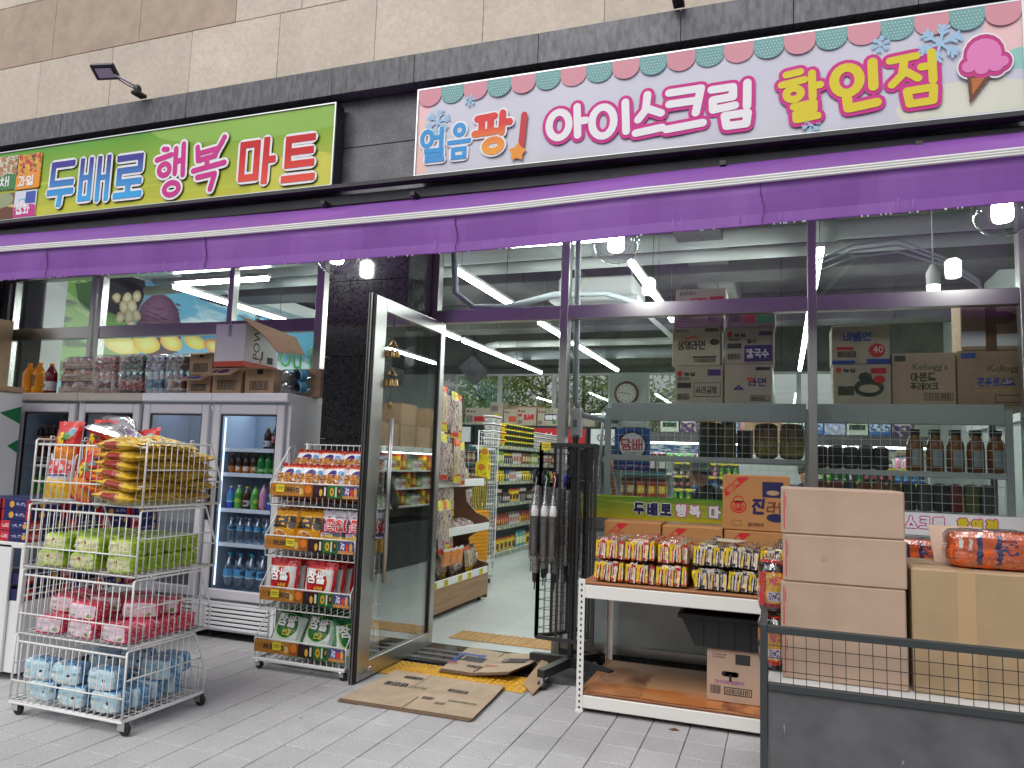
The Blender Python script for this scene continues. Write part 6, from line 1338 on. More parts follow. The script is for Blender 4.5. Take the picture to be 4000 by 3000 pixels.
for k in range(3):
    x, y = tri[0][0]+.0+.06*k-(.01 if k else .02), tri[0][1]-.06+.01*k
    t = thing('folding_umbrella', 'short black folding umbrella in clear plastic, %s of three hanging on the stand' % ['left', 'middle', 'right'][k], 'umbrella', (x, y, .84), 'short folding umbrellas in plastic')
    b = MB(); b.lathe((x, y, .86), [(0, 0), (.024, .005), (.03, .05), (.029, .27), (.024, .28)], 'umb_black', 10); build(b, 'canopy', t)
    b = MB(); b.lathe((x, y, 1.141), [(.026, 0), (.026, .045), (.02, .052), (.02, .07), (0, .07)], 'white_metal', 10); build(b, 'handle', t)
    b = MB(); b.lathe((x, y, .83), [(.012, 0), (.036, .03), (.038, .3), (.036, .38), (.018, .41), (.006, .46)], 'film', 9); b.jit(.004, 9+k); build(b, 'plastic_sleeve', t)
    b = MB(); b.tube([(x, y, 1.28), (x+.004, y, 1.36), (x+.012, y, 1.40), (x, y, 1.42)], .0025, 'white', 5); build(b, 'hook', t)
# ------------------------------------------------------------------ white boltless shelf table
tx0, tx1, ty0, ty1 = -1.195, .25, 4.66, 5.52
tb = thing('rack_table', 'white metal rack table with two wooden boards in front of the window', 'table', ((tx0+tx1)/2, (ty0+ty1)/2, 0))
mat('rack_white', (.74, .73, .7), .4)
def angle(x, y, sx, sy):
    b = MB(); w2, e = .042, .003
    X = sorted((x, x+sx*w2)); Y = sorted((y, y+sy*w2))
    b.box(X[0], X[1], y, y+sy*e, 0.004, .80, 'rack_white', c=.0008); b.box(x, x+sx*e, min(y+sy*e, y+sy*w2), max(y+sy*e, y+sy*w2), .004, .80, 'rack_white', c=.0008); o = build(b, 'post', tb)
    h = MB()
    for k in range(22):
        z = .03+.035*k
        for (cx_, cy_, d) in ((x+sx*.021, y-sy*.0012, 'y'), (x-sx*.0012, y+sy*.021, 'x')):
            P = [(.007*math.cos(a), .010*math.sin(a)) for a in [math.pi/2+2*math.pi*i/5 for i in range(5)]]
            h.face([(cx_+p, cy_, z+q) if d == 'y' else (cx_, cy_+p, z+q) for p, q in P], 'rubber')
    q = build(h, 'slot_holes', o); q['kind'] = 'stuff'
    b = MB(); b.box(X[0]-.003, X[1]+.003, Y[0]-.003, Y[1]+.003, 0, .018, 'rack_white', c=.002); build(b, 'foot', o)
for x, sx in ((tx0, 1), (tx1, -1)):
    for y, sy in ((ty0, 1), (ty1, -1)): angle(x, y, sx, sy)
for z0, z1, bm in ((.685, .765, 'wood_board'), (.03, .105, 'wood_board')):
    b = MB(); b.box(tx0+.043, tx1-.043, ty0-.004, ty0+.03, z0, z1, 'rack_white', c=.004); build(b, 'beam', tb); b = MB(); b.box(tx0+.043, tx1-.043, ty1-.03, ty1+.004, z0, z1, 'rack_white', c=.004); build(b, 'beam', tb)
    for X in (tx0+.004, tx1-.034): b = MB(); b.box(X, X+.03, ty0+.044, ty1-.044, z0, z1, 'rack_white', c=.004); build(b, 'beam', tb)
    b = MB(); b.box(tx0+.01, tx1-.01, ty0+.006, ty1-.006, z1+.001, z1+.016, bm, c=.002)
    b.box(tx0+.01, tx1-.01, ty0+.0045, ty0+.0055, z1+.003, z1+.012, 'wood_wet'); bo = build(b, 'wood_board', tb)
pr('stain', S(206, 146, 96), [('b', 0, 0, 1, .32, 3, .42, S(190, 116, 62), (1, 1, 1), 1), ('b', 0, 0, .25, .8, 5, .5, S(120, 80, 52), (1, .3, 1), 1), ('b', .6, .0, 1, .4, 6, .5, S(122, 62, 30), (1.5, .3, 1), 1), ('r', 0, 0, 1, .02, S(120, 50, 20))], .3, top=S(176, 150, 124), wob=.08)
b = MB(); b.face([(tx0+.045, ty0+.01, .1225), (tx1-.045, ty0+.01, .1225), (tx1-.045, ty1-.04, .1225), (tx0+.045, ty1-.04, .1225)], 'stain', False, [(0, 0), (1, 0), (1, 1), (0, 1)]); build(b, 'stained_top', tb)
# ramen multipacks
def rp(nm, c1, c2):
    Y, W_2 = S(216, 182, 26), S(214, 208, 202)
    pr(nm+'0', Y, [('r', .5, 0, .8, .84, c1), ('b', .1, .1, .9, .6, 3, .56, S(220, 212, 200), (1.6, .8, 1)), ('r', .8, .0, 1, .8, W_2), ('r', 0, 0, 1, .1, c2)], .25, crinkle=(24, .8), wob=.2)
    pr(nm+'1', W_2, [('r', .1, .1, .34, .9, c1), ('b', .2, .1, .9, .9, 3, .52, S(196, 160, 110), (1.2, .9, 1)), ('r', .55, .0, .75, .7, Y), ('r', 0, .84, 1, 1, c1), ('r', 0, 0, .7, .14, c2)], .22, crinkle=(24, .9), wob=.25)
    pr(nm+'2', S(190, 150, 110), [('b', 0, 0, 1, 1, 3, .5, c1, (1.3, .8, 1)), ('r', .0, .05, .22, .95, W_2), ('r', .7, .1, .92, .9, Y), ('b', 0, .1, 1, .9, 5, .6, W_2), ('r', 0, .86, 1, 1, S(190, 184, 176))], .22, crinkle=(24, .9), wob=.25)
    pr(nm+'_top', c1, [('b', 0, 0, 1, 1, 3, .57, S(220, 150, 60)), ('b', 0, 0, 1, 1, 9, .6, S(220, 210, 200)), ('b', 0, 0, 1, 1, 7, .66, S(60, 80, 40)), ('r', 0, 0, 1, .08, S(224, 186, 24))], .18, crinkle=(30, .8), wob=.1)
rp('ram_red', S(178, 40, 36), S(170, 36, 34)); rp('ram_black', S(60, 56, 66), S(48, 44, 56))
def ramen(m, seed):
    t = thing('noodle_multipack', 'x', 'noodle pack'); protos.append(t)
    r = random.Random(seed); ln = [.16, -.2, .26, -.12][seed-1]
    for k in range(5):
        mf = m+('0' if k == 0 else str((k*2+seed) % 3 if r.random() < .7 else 1)); b = MB(); softbox(b, r.uniform(.036, .046), .30, .128, m+'_top', front=mf, top=m+'_top', right=mf, k=5, n=4, jit=.003, seed=seed*10+k, org=(0, 0, 0)); b.xf(Matrix.Rotation(ln+r.uniform(-.14, .14), 4, 'Y') @ Matrix.Rotation(r.uniform(-.12, .12), 4, 'X') @ Matrix.Scale(r.uniform(.93, 1.04), 4))
        kx = r.uniform(-.006, .006); b.v = [(x-.076+.038*k-ln*.05+kx, y+r.uniform(-.004, .004), z) for x, y, z in b.v]; o = build(b, 'packet', t)
        b = MB(); x = -.076+.038*k; b.mesh([(x-.016, -.014, .012), (x+.012, -.018, .01), (x+.018, -.012, .115), (x-.010, -.015, .12)], [(0, 1, 2, 3)], mf); b.jit(.004, seed+k); b.uv[-1] = [(0, 0), (1, 0), (1, 1), (0, 1)]; build(b, 'seal_fin', o)
    b = MB(); softbox(b, .206, .325, .137, 'film2', k=5, n=5, jit=.004, seed=seed, org=(0, -.012, 0)); build(b, 'film', t)
    return t
RMr, RMb = [ramen('ram_red', s_) for s_ in (1, 2)], [ramen('ram_black', s_) for s_ in (3, 4)]
pe = [(-1.10, -.93), (-.915, -.735), (-.715, -.535), (-.505, -.33), (-.315, -.14), (-.125, .06)]
for L in range(2):
    for R_ in range(2):
        for i in range(6):
            red = i < 3; P = (RMr if red else RMb)[(i+L) % 2]; cxx = sum(pe[i])/2+(.012*(1-L) if i > 2 else -.008*(1-L))
            dup(P, (cxx+rnd.uniform(-.004, .004), 4.72+.345*R_*.72+rnd.uniform(-.006, .006), .784+.137*L), '%s five noodle multipack, %s layer, %s row, %s from the left' % ('red and yellow' if red else 'black and yellow', ['lower', 'upper'][L], ['front', 'rear'][R_], ORD[i]), (rnd.uniform(-.02, .02), rnd.uniform(-.03, .03), rnd.uniform(-.05, .05)), 'noodle multipacks on the rack table', (.98, .72 if R_ == 0 else .6, 1.03))
b = MB(); V = [(-.42, 4.86, 1.07), (-.26, 4.84, 1.068), (-.20, 4.96, 1.072), (-.38, 4.98, 1.074)]; V += [(x, y, z-.003) for x, y, z in V]; b.mesh(V, [(0, 1, 2, 3), (7, 6, 5, 4), (0, 4, 5, 1), (1, 5, 6, 2), (2, 6, 7, 3), (3, 7, 4, 0)], 'card_pale'); solo(b, 'cardboard_piece', 'small loose piece of pale card lying on the noodle packs', 'cardboard', (-.3, 4.9, 1.068))
# orange brown cartons behind the packs
def ocarton(x0, x1, z0, z1, lab, big=False, y0=5.215):
    t = thing('noodle_carton', lab, 'carton', ((x0+x1)/2, y0+.14, z0), 'orange brown noodle cartons'); W2, H2 = x1-x0, z1-z0
    b = MB(); b.box(x0, x1, y0, y0+.28, z0, z1, 'card_orange', c=.006); build(b, 'box', t)
    b = MB(); b.put([(0, [(.01, H2-.10), (.10, H2-.015), (.17, H2-.015), (.02, H2-.15 if big else H2-.14)])], 'red', (x0, y0, z0), d=.0012)
    a = math.atan2(.085, .09); P = [(l, [(.025+(p*math.cos(a)-q*math.sin(a)), H2-.115+(p*math.sin(a)+q*math.cos(a))) for p, q in g]) for l, g in hangul('멀티팩', .028, .032, .006, .01, -.018)]; b.put(P, 'card_orange', (x0, y0, z0), d=.002)
    if big:
        b.put(ellp(.10, .155, .052, .045)+ellp(.10, .19, .035, .035), 'red', (x0, y0, z0), d=.0012); b.put(ellp(.10, .155, .044, .037, 1)+ellp(.10, .19, .027, .027, 1), 'card_orange', (x0, y0, z0), d=.002); b.put(ellp(.10, .153, .038, .03, 2), 'red', (x0, y0, z0), d=.003); b.put(hangul('오뚜기', .02, .03, .004, .067, .14), 'card_orange', (x0, y0, z0), d=.004)
        b.put(hangul('진', .075, .095, .019, .17, .115), 'navy', (x0, y0, z0), d=.0012, uy=(.12, 0, .99)); b.put(hangul('라면', .062, .07, .011, .26, .125), 'brown_ink', (x0, y0, z0), d=.0012, uy=(.12, 0, .99)); b.put(rectp(.25, .22, .38, .32), 'navy', (x0, y0, z0), d=.0012); b.put(ellp(.315, .25, .04, .016, 1), 'card', (x0, y0, z0), d=.002); b.put(ellp(.335, .09, .06, .028), 'navy', (x0, y0, z0), d=.0012)
        b.put(frame_p(.06, .03, .12, .065, .003)+hangul('멀티팩라면', .018, .022, .004, .16, .03), 'brown_ink', (x0, y0, z0), d=.0012)
    else: b.put([(0, [(.26, .235), (.30, .24), (.34, .236), (.38, .24), (.385, .19), (.26, .19)])], 'maroon', (x0, y0, z0), d=.0012)
    build(b, 'print', t)
mat('maroon', S(110, 40, 30), .5)
ocarton(-1.165, -.775, .784, 1.128, 'orange brown noodle carton behind the packs, leftmost of the row'); ocarton(-.765, -.37, .784, 1.118, 'orange brown noodle carton behind the packs, middle of the row'); ocarton(-.36, .06, .784, 1.112, 'orange brown noodle carton under the bigger printed carton')
ocarton(-.372, .046, 1.114, 1.474, 'large orange noodle carton with blue lettering, standing on another', True)
# black crate on a carton below
t = thing('plastic_crate', 'black plastic crate resting on a pink carton under the table', 'crate', (-.2, 5.05, .43))
b = MB(); b.prism([(-.50, .435), (.1, .435), (.14, .60), (.14, .615), (-.585, .615), (-.585, .60)], 4.82, 4.835, 'black', 'y'); b.prism([(-.50, .435), (.1, .435), (.14, .60), (.14, .615), (-.585, .615), (-.585, .60)], 5.28, 5.295, 'black', 'y'); b.box(-.5, .1, 4.836, 5.279, .435, .45, 'black'); b.mesh([(-.5, 4.836, .45), (-.5, 5.279, .45), (-.585, 5.279, .614), (-.585, 4.836, .614)], [(0, 1, 2, 3)], 'black'); build(b, 'body', t)
b = MB(); b.box(-.605, .15, 4.805, 4.835, .595, .625, 'black', c=.004); b.box(-.605, -.58, 4.836, 5.3, .595, .625, 'black', c=.004)
for k in range(7): b.box(-.46+.09*k, -.452+.09*k, 4.812, 4.82, .44, .595, 'black')
build(b, 'rim', t)
t = thing('handle_carton', 'pink brown carton with a black hand hole standing on the lower board', 'carton', (-.2, 5.05, .1235))
b = MB(); b.box(-.432, .10, 4.84, 5.22, .1235, .433, 'card_pink', c=.005); build(b, 'box', t)
b = MB(); b.put(stroke_polys([[(0, 0), (1, 0)], [(.45, 0), (.45, -1)]], .045, .03, .12, .165, .028)[:1]+stroke_polys([[(0, 0), (1, 0)]], .07, .03, .1, .165, .03)+rectp(.13, .12, .143, .165, 1), 'black', (-.432, 4.84, .1235), d=.001); b.put(rectp(.165, .225, .25, .285)+bars(.06, .05, ox=.02, oy=.045)+frame_p(.10, .045, .26, .09, .005)+bars(.14, .028, 20, ox=.11, oy=.053, seed=4)+bars(.07, .008, 12, .045, .27, 5)+bars(.06, .008, 10, .045, .255, 6), 'ink', (-.432, 4.84, .1235), d=.001); b.put(hangul('아이비크래커', .026, .02, .004, .045, .108)+rectp(.03, .25, .034, .29), 'mauve', (-.432, 4.84, .1235), d=.001); build(b, 'print', t)
mat('mauve', S(150, 80, 150), .5)
# ------------------------------------------------------------------ dark grey cart with cartons at the right
cx0, cx1, cy0, cy1 = -.095, 1.45, 3.62, 4.34
mat('cart_frame', (.035, .042, .045), .45)
ct = thing('display_cart', 'dark grey steel cart with mesh sides and a grey front panel', 'cart', ((cx0+cx1)/2, 4, 0))
def bar3(p, q, m='cart_frame', w2=.016): b = MB(); b.box(min(p[0], q[0])-w2, max(p[0], q[0])+w2, min(p[1], q[1])-w2, max(p[1], q[1])+w2, min(p[2], q[2]), max(p[2], q[2]), m, c=.003); return b
for x in (cx0+.016, cx1-.016):
    build(bar3((x, cy0+.016, .1), (x, cy0+.016, .825)), 'post', ct); build(bar3((x, cy1-.016, .1), (x, cy1-.016, 1.0)), 'post', ct)
for z in (.79, .545, .12): b = MB(); b.box(cx0+.033, cx1-.033, cy0, cy0+.03, z, z+.033, 'cart_frame', c=.003); build(b, 'rail', ct)
for x in (cx0, cx1-.03):
    b = MB(); V = [(x, cy0+.033, .79), (x+.03, cy0+.033, .79), (x+.03, cy1-.033, .962), (x, cy1-.033, .962)]; V += [(a, c, d+.033) for a, c, d in V]; b.mesh(V, [(0, 1, 2, 3), (7, 6, 5, 4), (0, 4, 5, 1), (1, 5, 6, 2), (2, 6, 7, 3), (3, 7, 4, 0)], 'cart_frame'); build(b, 'side_rail', ct)
    b = MB(); b.box(x, x+.03, cy0+.033, cy1-.033, .545, .578, 'cart_frame', c=.003); build(b, 'side_rail', ct)
    b = MB(); b.box(x+.008, x+.02, cy0+.033, cy1-.033, .155, .544, 'panel_grey'); build(b, 'side_panel', ct)
b = MB(); b.box(cx0+.033, cx1-.033, cy0+.012, cy0+.024, .154, .544, 'panel_grey'); build(b, 'front_panel', ct)
b = MB(); b.box(cx0+.033, cx1-.033, cy0+.031, cy1-.031, .555, .575, 'white_plastic'); build(b, 'deck', ct)
b = MB(); r9 = random.Random(9)
for k in range(2):
    x, z = r9.uniform(.0, 1.0), r9.uniform(.2, .5); L2 = r9.uniform(.01, .06); b.face([(x, cy0+.0115, z), (x+.002, cy0+.0115, z), (x+.003+r9.uniform(-.01, .01), cy0+.0115, z+L2), (x+.001, cy0+.0115, z+L2)], 'gond_grey')
build(b, 'scratches', ct)['kind'] = 'stuff'
b = MB()
for k in range(1, 28): x = cx0+.033+(cx1-cx0-.066)*k/28; b.tube([(x, cy0+.014, .578), (x, cy0+.014, .79)], .002, 'black_paint', 4)
for k in range(1, 4): z = .578+.053*k; b.tube([(cx0+.033, cy0+.014, z), (cx1-.033, cy0+.014, z)], .002, 'black_paint', 4)
build(b, 'mesh_wires', ct)
for x in (cx0+.05, cx1-.05):
    for y in (cy0+.06, cy1-.06): caster(ct, x, y, .12, r=.045)
zz = [.576, .79, 1.005, 1.22, 1.432]
for k in range(4):
    o_ = [.0, -.006, .004, -.004][k]; x0, x1, y0 = -.002+o_, .512+o_*.6, 3.75+abs(o_)
    t = thing('plain_carton', 'plain pinkish brown carton in the cart, %s' % ['bottom of the four box stack', 'second from the bottom of the stack', 'third up in the stack, with a small mark', 'top of the four box stack'][k], 'carton', ((x0+x1)/2, y0+.17, zz[k]), 'pinkish cartons stacked in the cart')
    b = MB(); b.box(x0, x1, y0, y0+.36, zz[k]+.001, zz[k+1]-.001, 'card_pink', c=.006); build(b, 'box', t)
    b = MB(); b.put(rectp(.012, .02, .016, .19)+rectp(.02, .12, .023, .17), 'red', (x0, y0, zz[k]), d=.001)
    if k == 2: b.put(frame_p(.165, .10, .185, .118, .003), 'gond_grey', (x0, y0, zz[k]), d=.001)
    b.put(rectp(.05, .03, .09, .19)+rectp(.15, .05, .18, .15), 'red', (x0, y0+.03, zz[k]), (0, 1, 0), (0, 0, 1), (-1, 0, 0), .001); b.put(rectp(.1, .03, .13, .17), 'ink', (x0, y0+.03, zz[k]), (0, 1, 0), (0, 0, 1), (-1, 0, 0), .001); build(b, 'print', t)
t = thing('large_carton', 'large tan carton with a taped seam at the right of the cart', 'carton', (.85, 3.95, .576))
b = MB(); b.box(.532, 1.20, 3.76, 4.22, .577, 1.105, 'card_tan', c=.008); build(b, 'box', t)
b = MB(); b.box(.705, .775, 3.7585, 3.7595, .58, 1.10, 'tape'); b.box(.705, .775, 3.768, 4.21, 1.1055, 1.1065, 'tape'); build(b, 'tape', t)
b = MB(); b.put(bars(.12, .02, 10, .05, .04)+hangul('일희일비', .03, .03, .006, .22, .05), 'navy', (.532, 3.9, 1.1055), (1, 0, 0), (0, 1, 0), (0, 0, 1), .001); build(b, 'print', t)
b = MB(); V = [(.67, 4.05, 1.107), (.9, 4.05, 1.107), (.9, 4.2, 1.27), (.67, 4.2, 1.27)]; V += [(x, y+.005, z) for x, y, z in V]; b.mesh(V, [(0, 1, 2, 3), (7, 6, 5, 4), (0, 4, 5, 1), (1, 5, 6, 2), (2, 6, 7, 3), (3, 7, 4, 0)], 'card_pink'); build(b, 'raised_flap', t)
pr('pk_orange', S(216, 92, 34), [('r', .3, .1, .36, .95, S(44, 44, 100)), ('r', .52, .1, .58, .95, S(44, 44, 100)), ('b', .58, .4, .75, .8, 12, .5, S(44, 44, 100)), ('r', .05, .55, .12, .8, S(220, 214, 208)), ('r', .2, .5, .24, .8, S(220, 214, 208)), ('b', .3, .1, 1, .3, 8, .58, S(230, 140, 70))], .2, crinkle=(22, .8), wob=.06)
for x, y, z, s_, lb in ((.82, 3.84, 1.107, 1.0, 'orange noodle multipack lying on the large tan carton'), (.62, 4.5, 1.03, .85, 'orange noodle multipack standing behind the large tan carton'),):
    t = thing('noodle_multipack', lb, 'noodle pack', (x, y, z)); b = MB()
    softbox(b, .34*s_, .2*s_, .165*s_, 'pk_orange', front='pk_orange', top='pk_orange', k=6, n=7, jit=.005, seed=5, org=(x+.05, y, z)); build(b, 'packet', t)
    b = MB(); softbox(b, .355*s_, .21*s_, .172*s_, 'film', k=5, n=5, jit=.006, seed=6, org=(x+.05, y-.005, z-.001)); build(b, 'film', t)
b = MB(); b.box(.42, .95, 4.4, 4.75, .5, 1.028, 'card_tan', c=.006); solo(b, 'carton', 'tan carton standing on the ground behind the cart', 'carton', (.7, 4.55, .5))
pr('pk_redtop', S(170, 34, 46), [('b', 0, 0, 1, 1, 6, .55, S(200, 190, 190)), ('b', 0, 0, 1, 1, 9, .62, S(60, 20, 30))], .2, crinkle=(30, .7))
b = MB(); softbox(b, .17, .2, .16, 'pk_redtop', k=4, n=5, jit=.01, org=(.5, 4.46, 1.029)); solo(b, 'snack_pack', 'crinkled red pack just right of the carton stack', 'pack', (.5, 4.46, 1.029))
pr('pk_blackred', S(186, 40, 34), [('r', 0, .8, 1, 1, S(30, 28, 30)), ('r', .3, .2, 1, .78, S(212, 160, 44)), ('r', .36, .24, .9, .42, S(206, 190, 210)), ('b', .4, .26, .86, .4, 16, .5, S(80, 60, 120)), ('b', .4, .55, .95, .72, 9, .5, S(206, 60, 100)), ('r', 0, 0, 1, .08, S(40, 30, 34))], .22, crinkle=(26, .6), wob=.04)
for k, (z, lb) in enumerate(((.577, 'lower of two red and yellow noodle packs beside the carton stack'), (.835, 'upper of two red and yellow noodle packs beside the carton stack'))):
    t = thing('noodle_pack', lb, 'noodle pack', (-.045, 3.84, z)); b = MB(); softbox(b, .12, .2, .25, 'pk_blackred', front='pk_blackred', right='pk_blackred', k=5, n=6, jit=.005, seed=k+20, org=(-.048, 3.82, z)); build(b, 'packet', t)
    b = MB(); softbox(b, .124, .21, .258, 'film', k=4, n=5, jit=.006, seed=k+30, org=(-.048, 3.815, z-.002)); build(b, 'film', t)
# ------------------------------------------------------------------ window shelf inside the glass
sh0, sh1, sy0, sy1 = -1.31, 1.44, 5.82, 6.28
mat('mesh_wire', (.55, .58, .56), .4); mat('shelf_paint', (.42, .48, .46), .4)
ws = thing('window_shelf', 'grey green slotted shelf rack standing behind the right window', 'shelf', (.05, 6.0, 0))
for x in (sh0, .165, sh1-.04):
    for y in (sy0, sy1-.03): b = MB(); b.box(x, x+.045, y, y+.03, .02, 1.96, 'shelf_paint', c=.003); build(b, 'post', ws)
for x0, x1 in ((sh0+.046, .164), (.211, sh1-.041)):
    for z0, z1, y0 in ((1.86, 2.0, sy0), (1.55, 1.595, sy0+.003) if x0 < 0 else (1.50, 1.54, sy0+.003), (1.22, 1.26, sy0+.003)):
        b = MB(); b.box(x0, x1, y0, y0+.02, z0, z1, 'shelf_paint', c=.003); build(b, 'beam', ws)
        b = MB(); b.box(x0, x1, y0+.021, sy1-.001, z1-.02, z1-.002, 'shelf_paint'); build(b, 'shelf', ws)
b = MB(); ym = sy0-.012
for k in range(1, 46): x = sh0+.1+.06*k
for k in range(44): x = sh0+.05+.0615*k; b.tube([(x, ym, 1.14), (x, ym, 1.935)], .0021, 'mesh_wire', 4)
for k in range(13): z = 1.15+.06*k; b.tube([(sh0+.03, ym, z), (sh1, ym, z)], .0021, 'mesh_wire', 4)
build(b, 'mesh_panel', ws)
# cartons along the shelf top
pr('ct_noodle', S(178, 164, 138), [], .75)
def scarton(R, z0, lab, items=(), m='card_pale', y0=5.93, d=.3, lightside=False, tilt=0):
    a = at(R[0], (R[1]+R[3])/2, y0); c = at(R[2], (R[1]+R[3])/2, y0); x0, x1 = a.x, c.x; z1 = at((R[0]+R[2])/2, R[1], y0).z; z0 = z0 if z0 else at((R[0]+R[2])/2, R[3], y0).z
    t = thing('noodle_carton', lab, 'carton', ((x0+x1)/2, y0+d/2, z0)); b = MB(); b.box(x0, x1, y0, y0+d, z0+.001, z1-.001, m, c=.005); build(b, 'box', t); W2, H2 = x1-x0, z1-z0
    b = MB()
    for ii, it in enumerate(items):
        de = .001+.0004*ii
        k = it[0]; m_ = it[1]; q = it[2:]
        if k == 'h': b.put(hangul(q[0], q[1]*W2, q[2]*H2, q[3], q[4]*W2, q[5]*H2), m_, (x0, y0, z0), d=de)
        elif k == 'r': b.put(rectp(q[0]*W2, q[1]*H2, q[2]*W2, q[3]*H2), m_, (x0, y0, z0), d=de)
        elif k == 'f': b.put(frame_p(q[0]*W2, q[1]*H2, q[2]*W2, q[3]*H2, .004), m_, (x0, y0, z0), d=de)
        elif k == 'e': b.put(ellp(q[0]*W2, q[1]*H2, q[2]*W2, q[3]*H2), m_, (x0, y0, z0), d=de)
        elif k == 'b': b.put(bars(q[2]*W2, q[3]*H2, 12, q[0]*W2, q[1]*H2, len(lab)), m_, (x0, y0, z0), d=de)
        elif k == 'l': b.put(latin(q[0], q[1], q[2]*W2, q[3]*H2), m_, (x0, y0, z0), d=de)
    if items: build(b, 'print', t)
    return z1
NS = [('e', 'red', .1, .8, .055, .075), ('h', 'ink', '농심', .11, .1, .007, .19, .74), ('b', 'ink', .06, .62, .26, .09), ('r', 'ink', .05, .42, .34, .56), ('b', 'ink', .06, .12, .26, .16)]
ZS = 1.999
za = scarton((1458, 790, 1562, 866), ZS, 'pale noodle carton with a framed label, lower left on the window shelf', NS+[('r', 'purple_ink', .68, .74, .95, .9), ('f', 'ink', .4, .2, .95, .56), ('h', 'ink', '사리곰탕', .1, .18, .006, .44, .28)])
zb = scarton((1565, 786, 1668, 866), ZS, 'pale noodle carton with torn blue lettering, lower of the second stack', [('h', 'purple_ink', '라면', .17, .2, .009, .52, .45), ('e', 'sc_or', .55, .62, .08, .05), ('r', 'ink', .66, .84, .96, .92), ('h', 'purple_ink', '스', .2, .12, .012, .2, .36), ('f', 'ink', .55, .1, .95, .22), ('b', 'ink', .58, .12, .3, .07)])
zc = scarton((1452, 706, 1556, 789), za, 'pale noodle carton with an orange arc, second up in the left stack', [('e', 'sc_or', .42, .6, .17, .16), ('e', 'card_pale', .42, .57, .15, .14), ('h', 'ink', '삼양라면', .13, .22, .011, .12, .42), ('r', 'ink', .68, .86, .96, .95), ('e', 'ink', .88, .6, .1, .08), ('r', 'ink', .44, .2, .92, .24), ('b', 'ink', .46, .08, .44, .1), ('l', 'ink', 'Samyang', .022, .06, .88)])
zd = scarton((1566, 706, 1672, 784), zb, 'pale noodle carton with a purple panel, upper of the second stack', NS+[('r', 'purple_ink', .4, .06, .96, .5), ('h', 'white_ink', '칼국수', .14, .24, .010, .44, .16), ('r', 'purple_ink', .7, .76, .96, .87), ('h', 'ink', '멸치', .09, .1, .006, .46, .56)])
ze = scarton((1455, 668, 1560, 704), zc, 'tan carton with small print, third up in the left stack', [('f', 'ink', .1, .3, .38, .8), ('b', 'ink', .12, .4, .24, .3), ('l', 'ink', '40', .05, .7, .3)], m='card_pink')
scarton((1570, 668, 1675, 704), zd, 'tan carton with green and red print on the second stack', [('r', 'sc_or', .36, .25, .6, .8), ('r', 'green_txt', .62, .2, .98, .85), ('b', 'ink', .06, .3, .24, .4)], m='card_pink')
scarton((1460, 624, 1568, 667), ze, 'white carton with red print on top of the left stack', [('r', 'red', .3, .05, .62, .55), ('r', 'red', .68, .05, .95, .6), ('h', 'white_ink', '틈새', .13, .3, .01, .33, .15), ('l', 'ink', 'paldo', .04, .08, .72)])
scarton((1800, 786, 1925, 867), ZS, 'pale noodle carton with a dark green emblem, lower one right of the mullion', [('e', 'red', .1, .85, .05, .07), ('h', 'ink', '농심', .1, .09, .007, .18, .8), ('r', 'red', .66, .76, .92, .9), ('e', 'green_dk', .62, .42, .26, .22), ('e', 'green_dk', .56, .68, .12, .12), ('e', 'card_pale', .62, .4, .18, .1), ('r', 'green_dk', .08, .24, .36, .46), ('e', 'red', .8, .62, .1, .1)])
zq = at(1862, 786, 5.93).z
scarton((1797, 702, 1922, 784), zq, 'white carton with blue lettering and a red round badge', [('h', 'blue', '비빔면', .15, .22, .012, .2, .6), ('e', 'red', .78, .34, .14, .18), ('l', 'white_ink', '40', .05, .71, .28), ('r', 'blue', .0, .0, .4, .09), ('r', 'blue', .6, .0, 1, .12), ('r', 'red', .08, .36, .38, .44), ('f', 'ink', .1, .18, .42, .32), ('b', 'ink', .12, .2, .28, .1)], m='card_pale')
scarton((1927, 762, 2065, 867), ZS, 'brown cereal carton with two lines of lettering behind the right window', [('h', 'ink', '아몬드', .12, .16, .010, .3, .46), ('h', 'ink', '푸레이크', .1, .13, .008, .29, .3), ('l', 'ink', "Kellogg's", .045, .32, .68), ('f', 'ink', .5, .1, .95, .24), ('b', 'ink', .53, .12, .38, .1), ('r', 'ink', .04, .84, .22, .95)], m='card_pink')
scarton((2068, 757, 2215, 867), ZS, 'brown cereal carton with blue lettering at the right end of the shelf', [('h', 'blue', '콘푸로스트', .1, .14, .009, .3, .36), ('l', 'ink', "Kellogg's", .045, .45, .62), ('r', 'blue', .06, .86, .28, .96), ('f', 'ink', .55, .06, .98, .2), ('r', 'tape', .25, .25, .98, .3)], m='card')
scarton((2075, 640, 2225, 755), at(2140, 757, 5.93).z, 'brown carton with white strips on top at the right end', [('r', 'white_ink', .0, .08, .38, .36), ('r', 'white_ink', .5, .08, .98, .3), ('r', 'tape_brown', .36, .0, .52, 1), ('e', 'brown_ink', .6, .6, .2, .12)], m='card')
mat('green_dk', S(40, 50, 40), .5); mat('can_dark', S(58, 62, 52), .4, var=(20, .2)); mat('can_purple', S(80, 66, 80), .4, var=(20, .2)); mat('can_olive', S(96, 98, 54), .4, var=(20, .2)); mat('honey', S(134, 84, 38), .25, var=(60, .35)); mat('jar_label', S(150, 160, 160), .5, var=(60, .15)); mat('blackpack', S(26, 28, 32), .35); mat('greypack', S(70, 72, 72), .5)
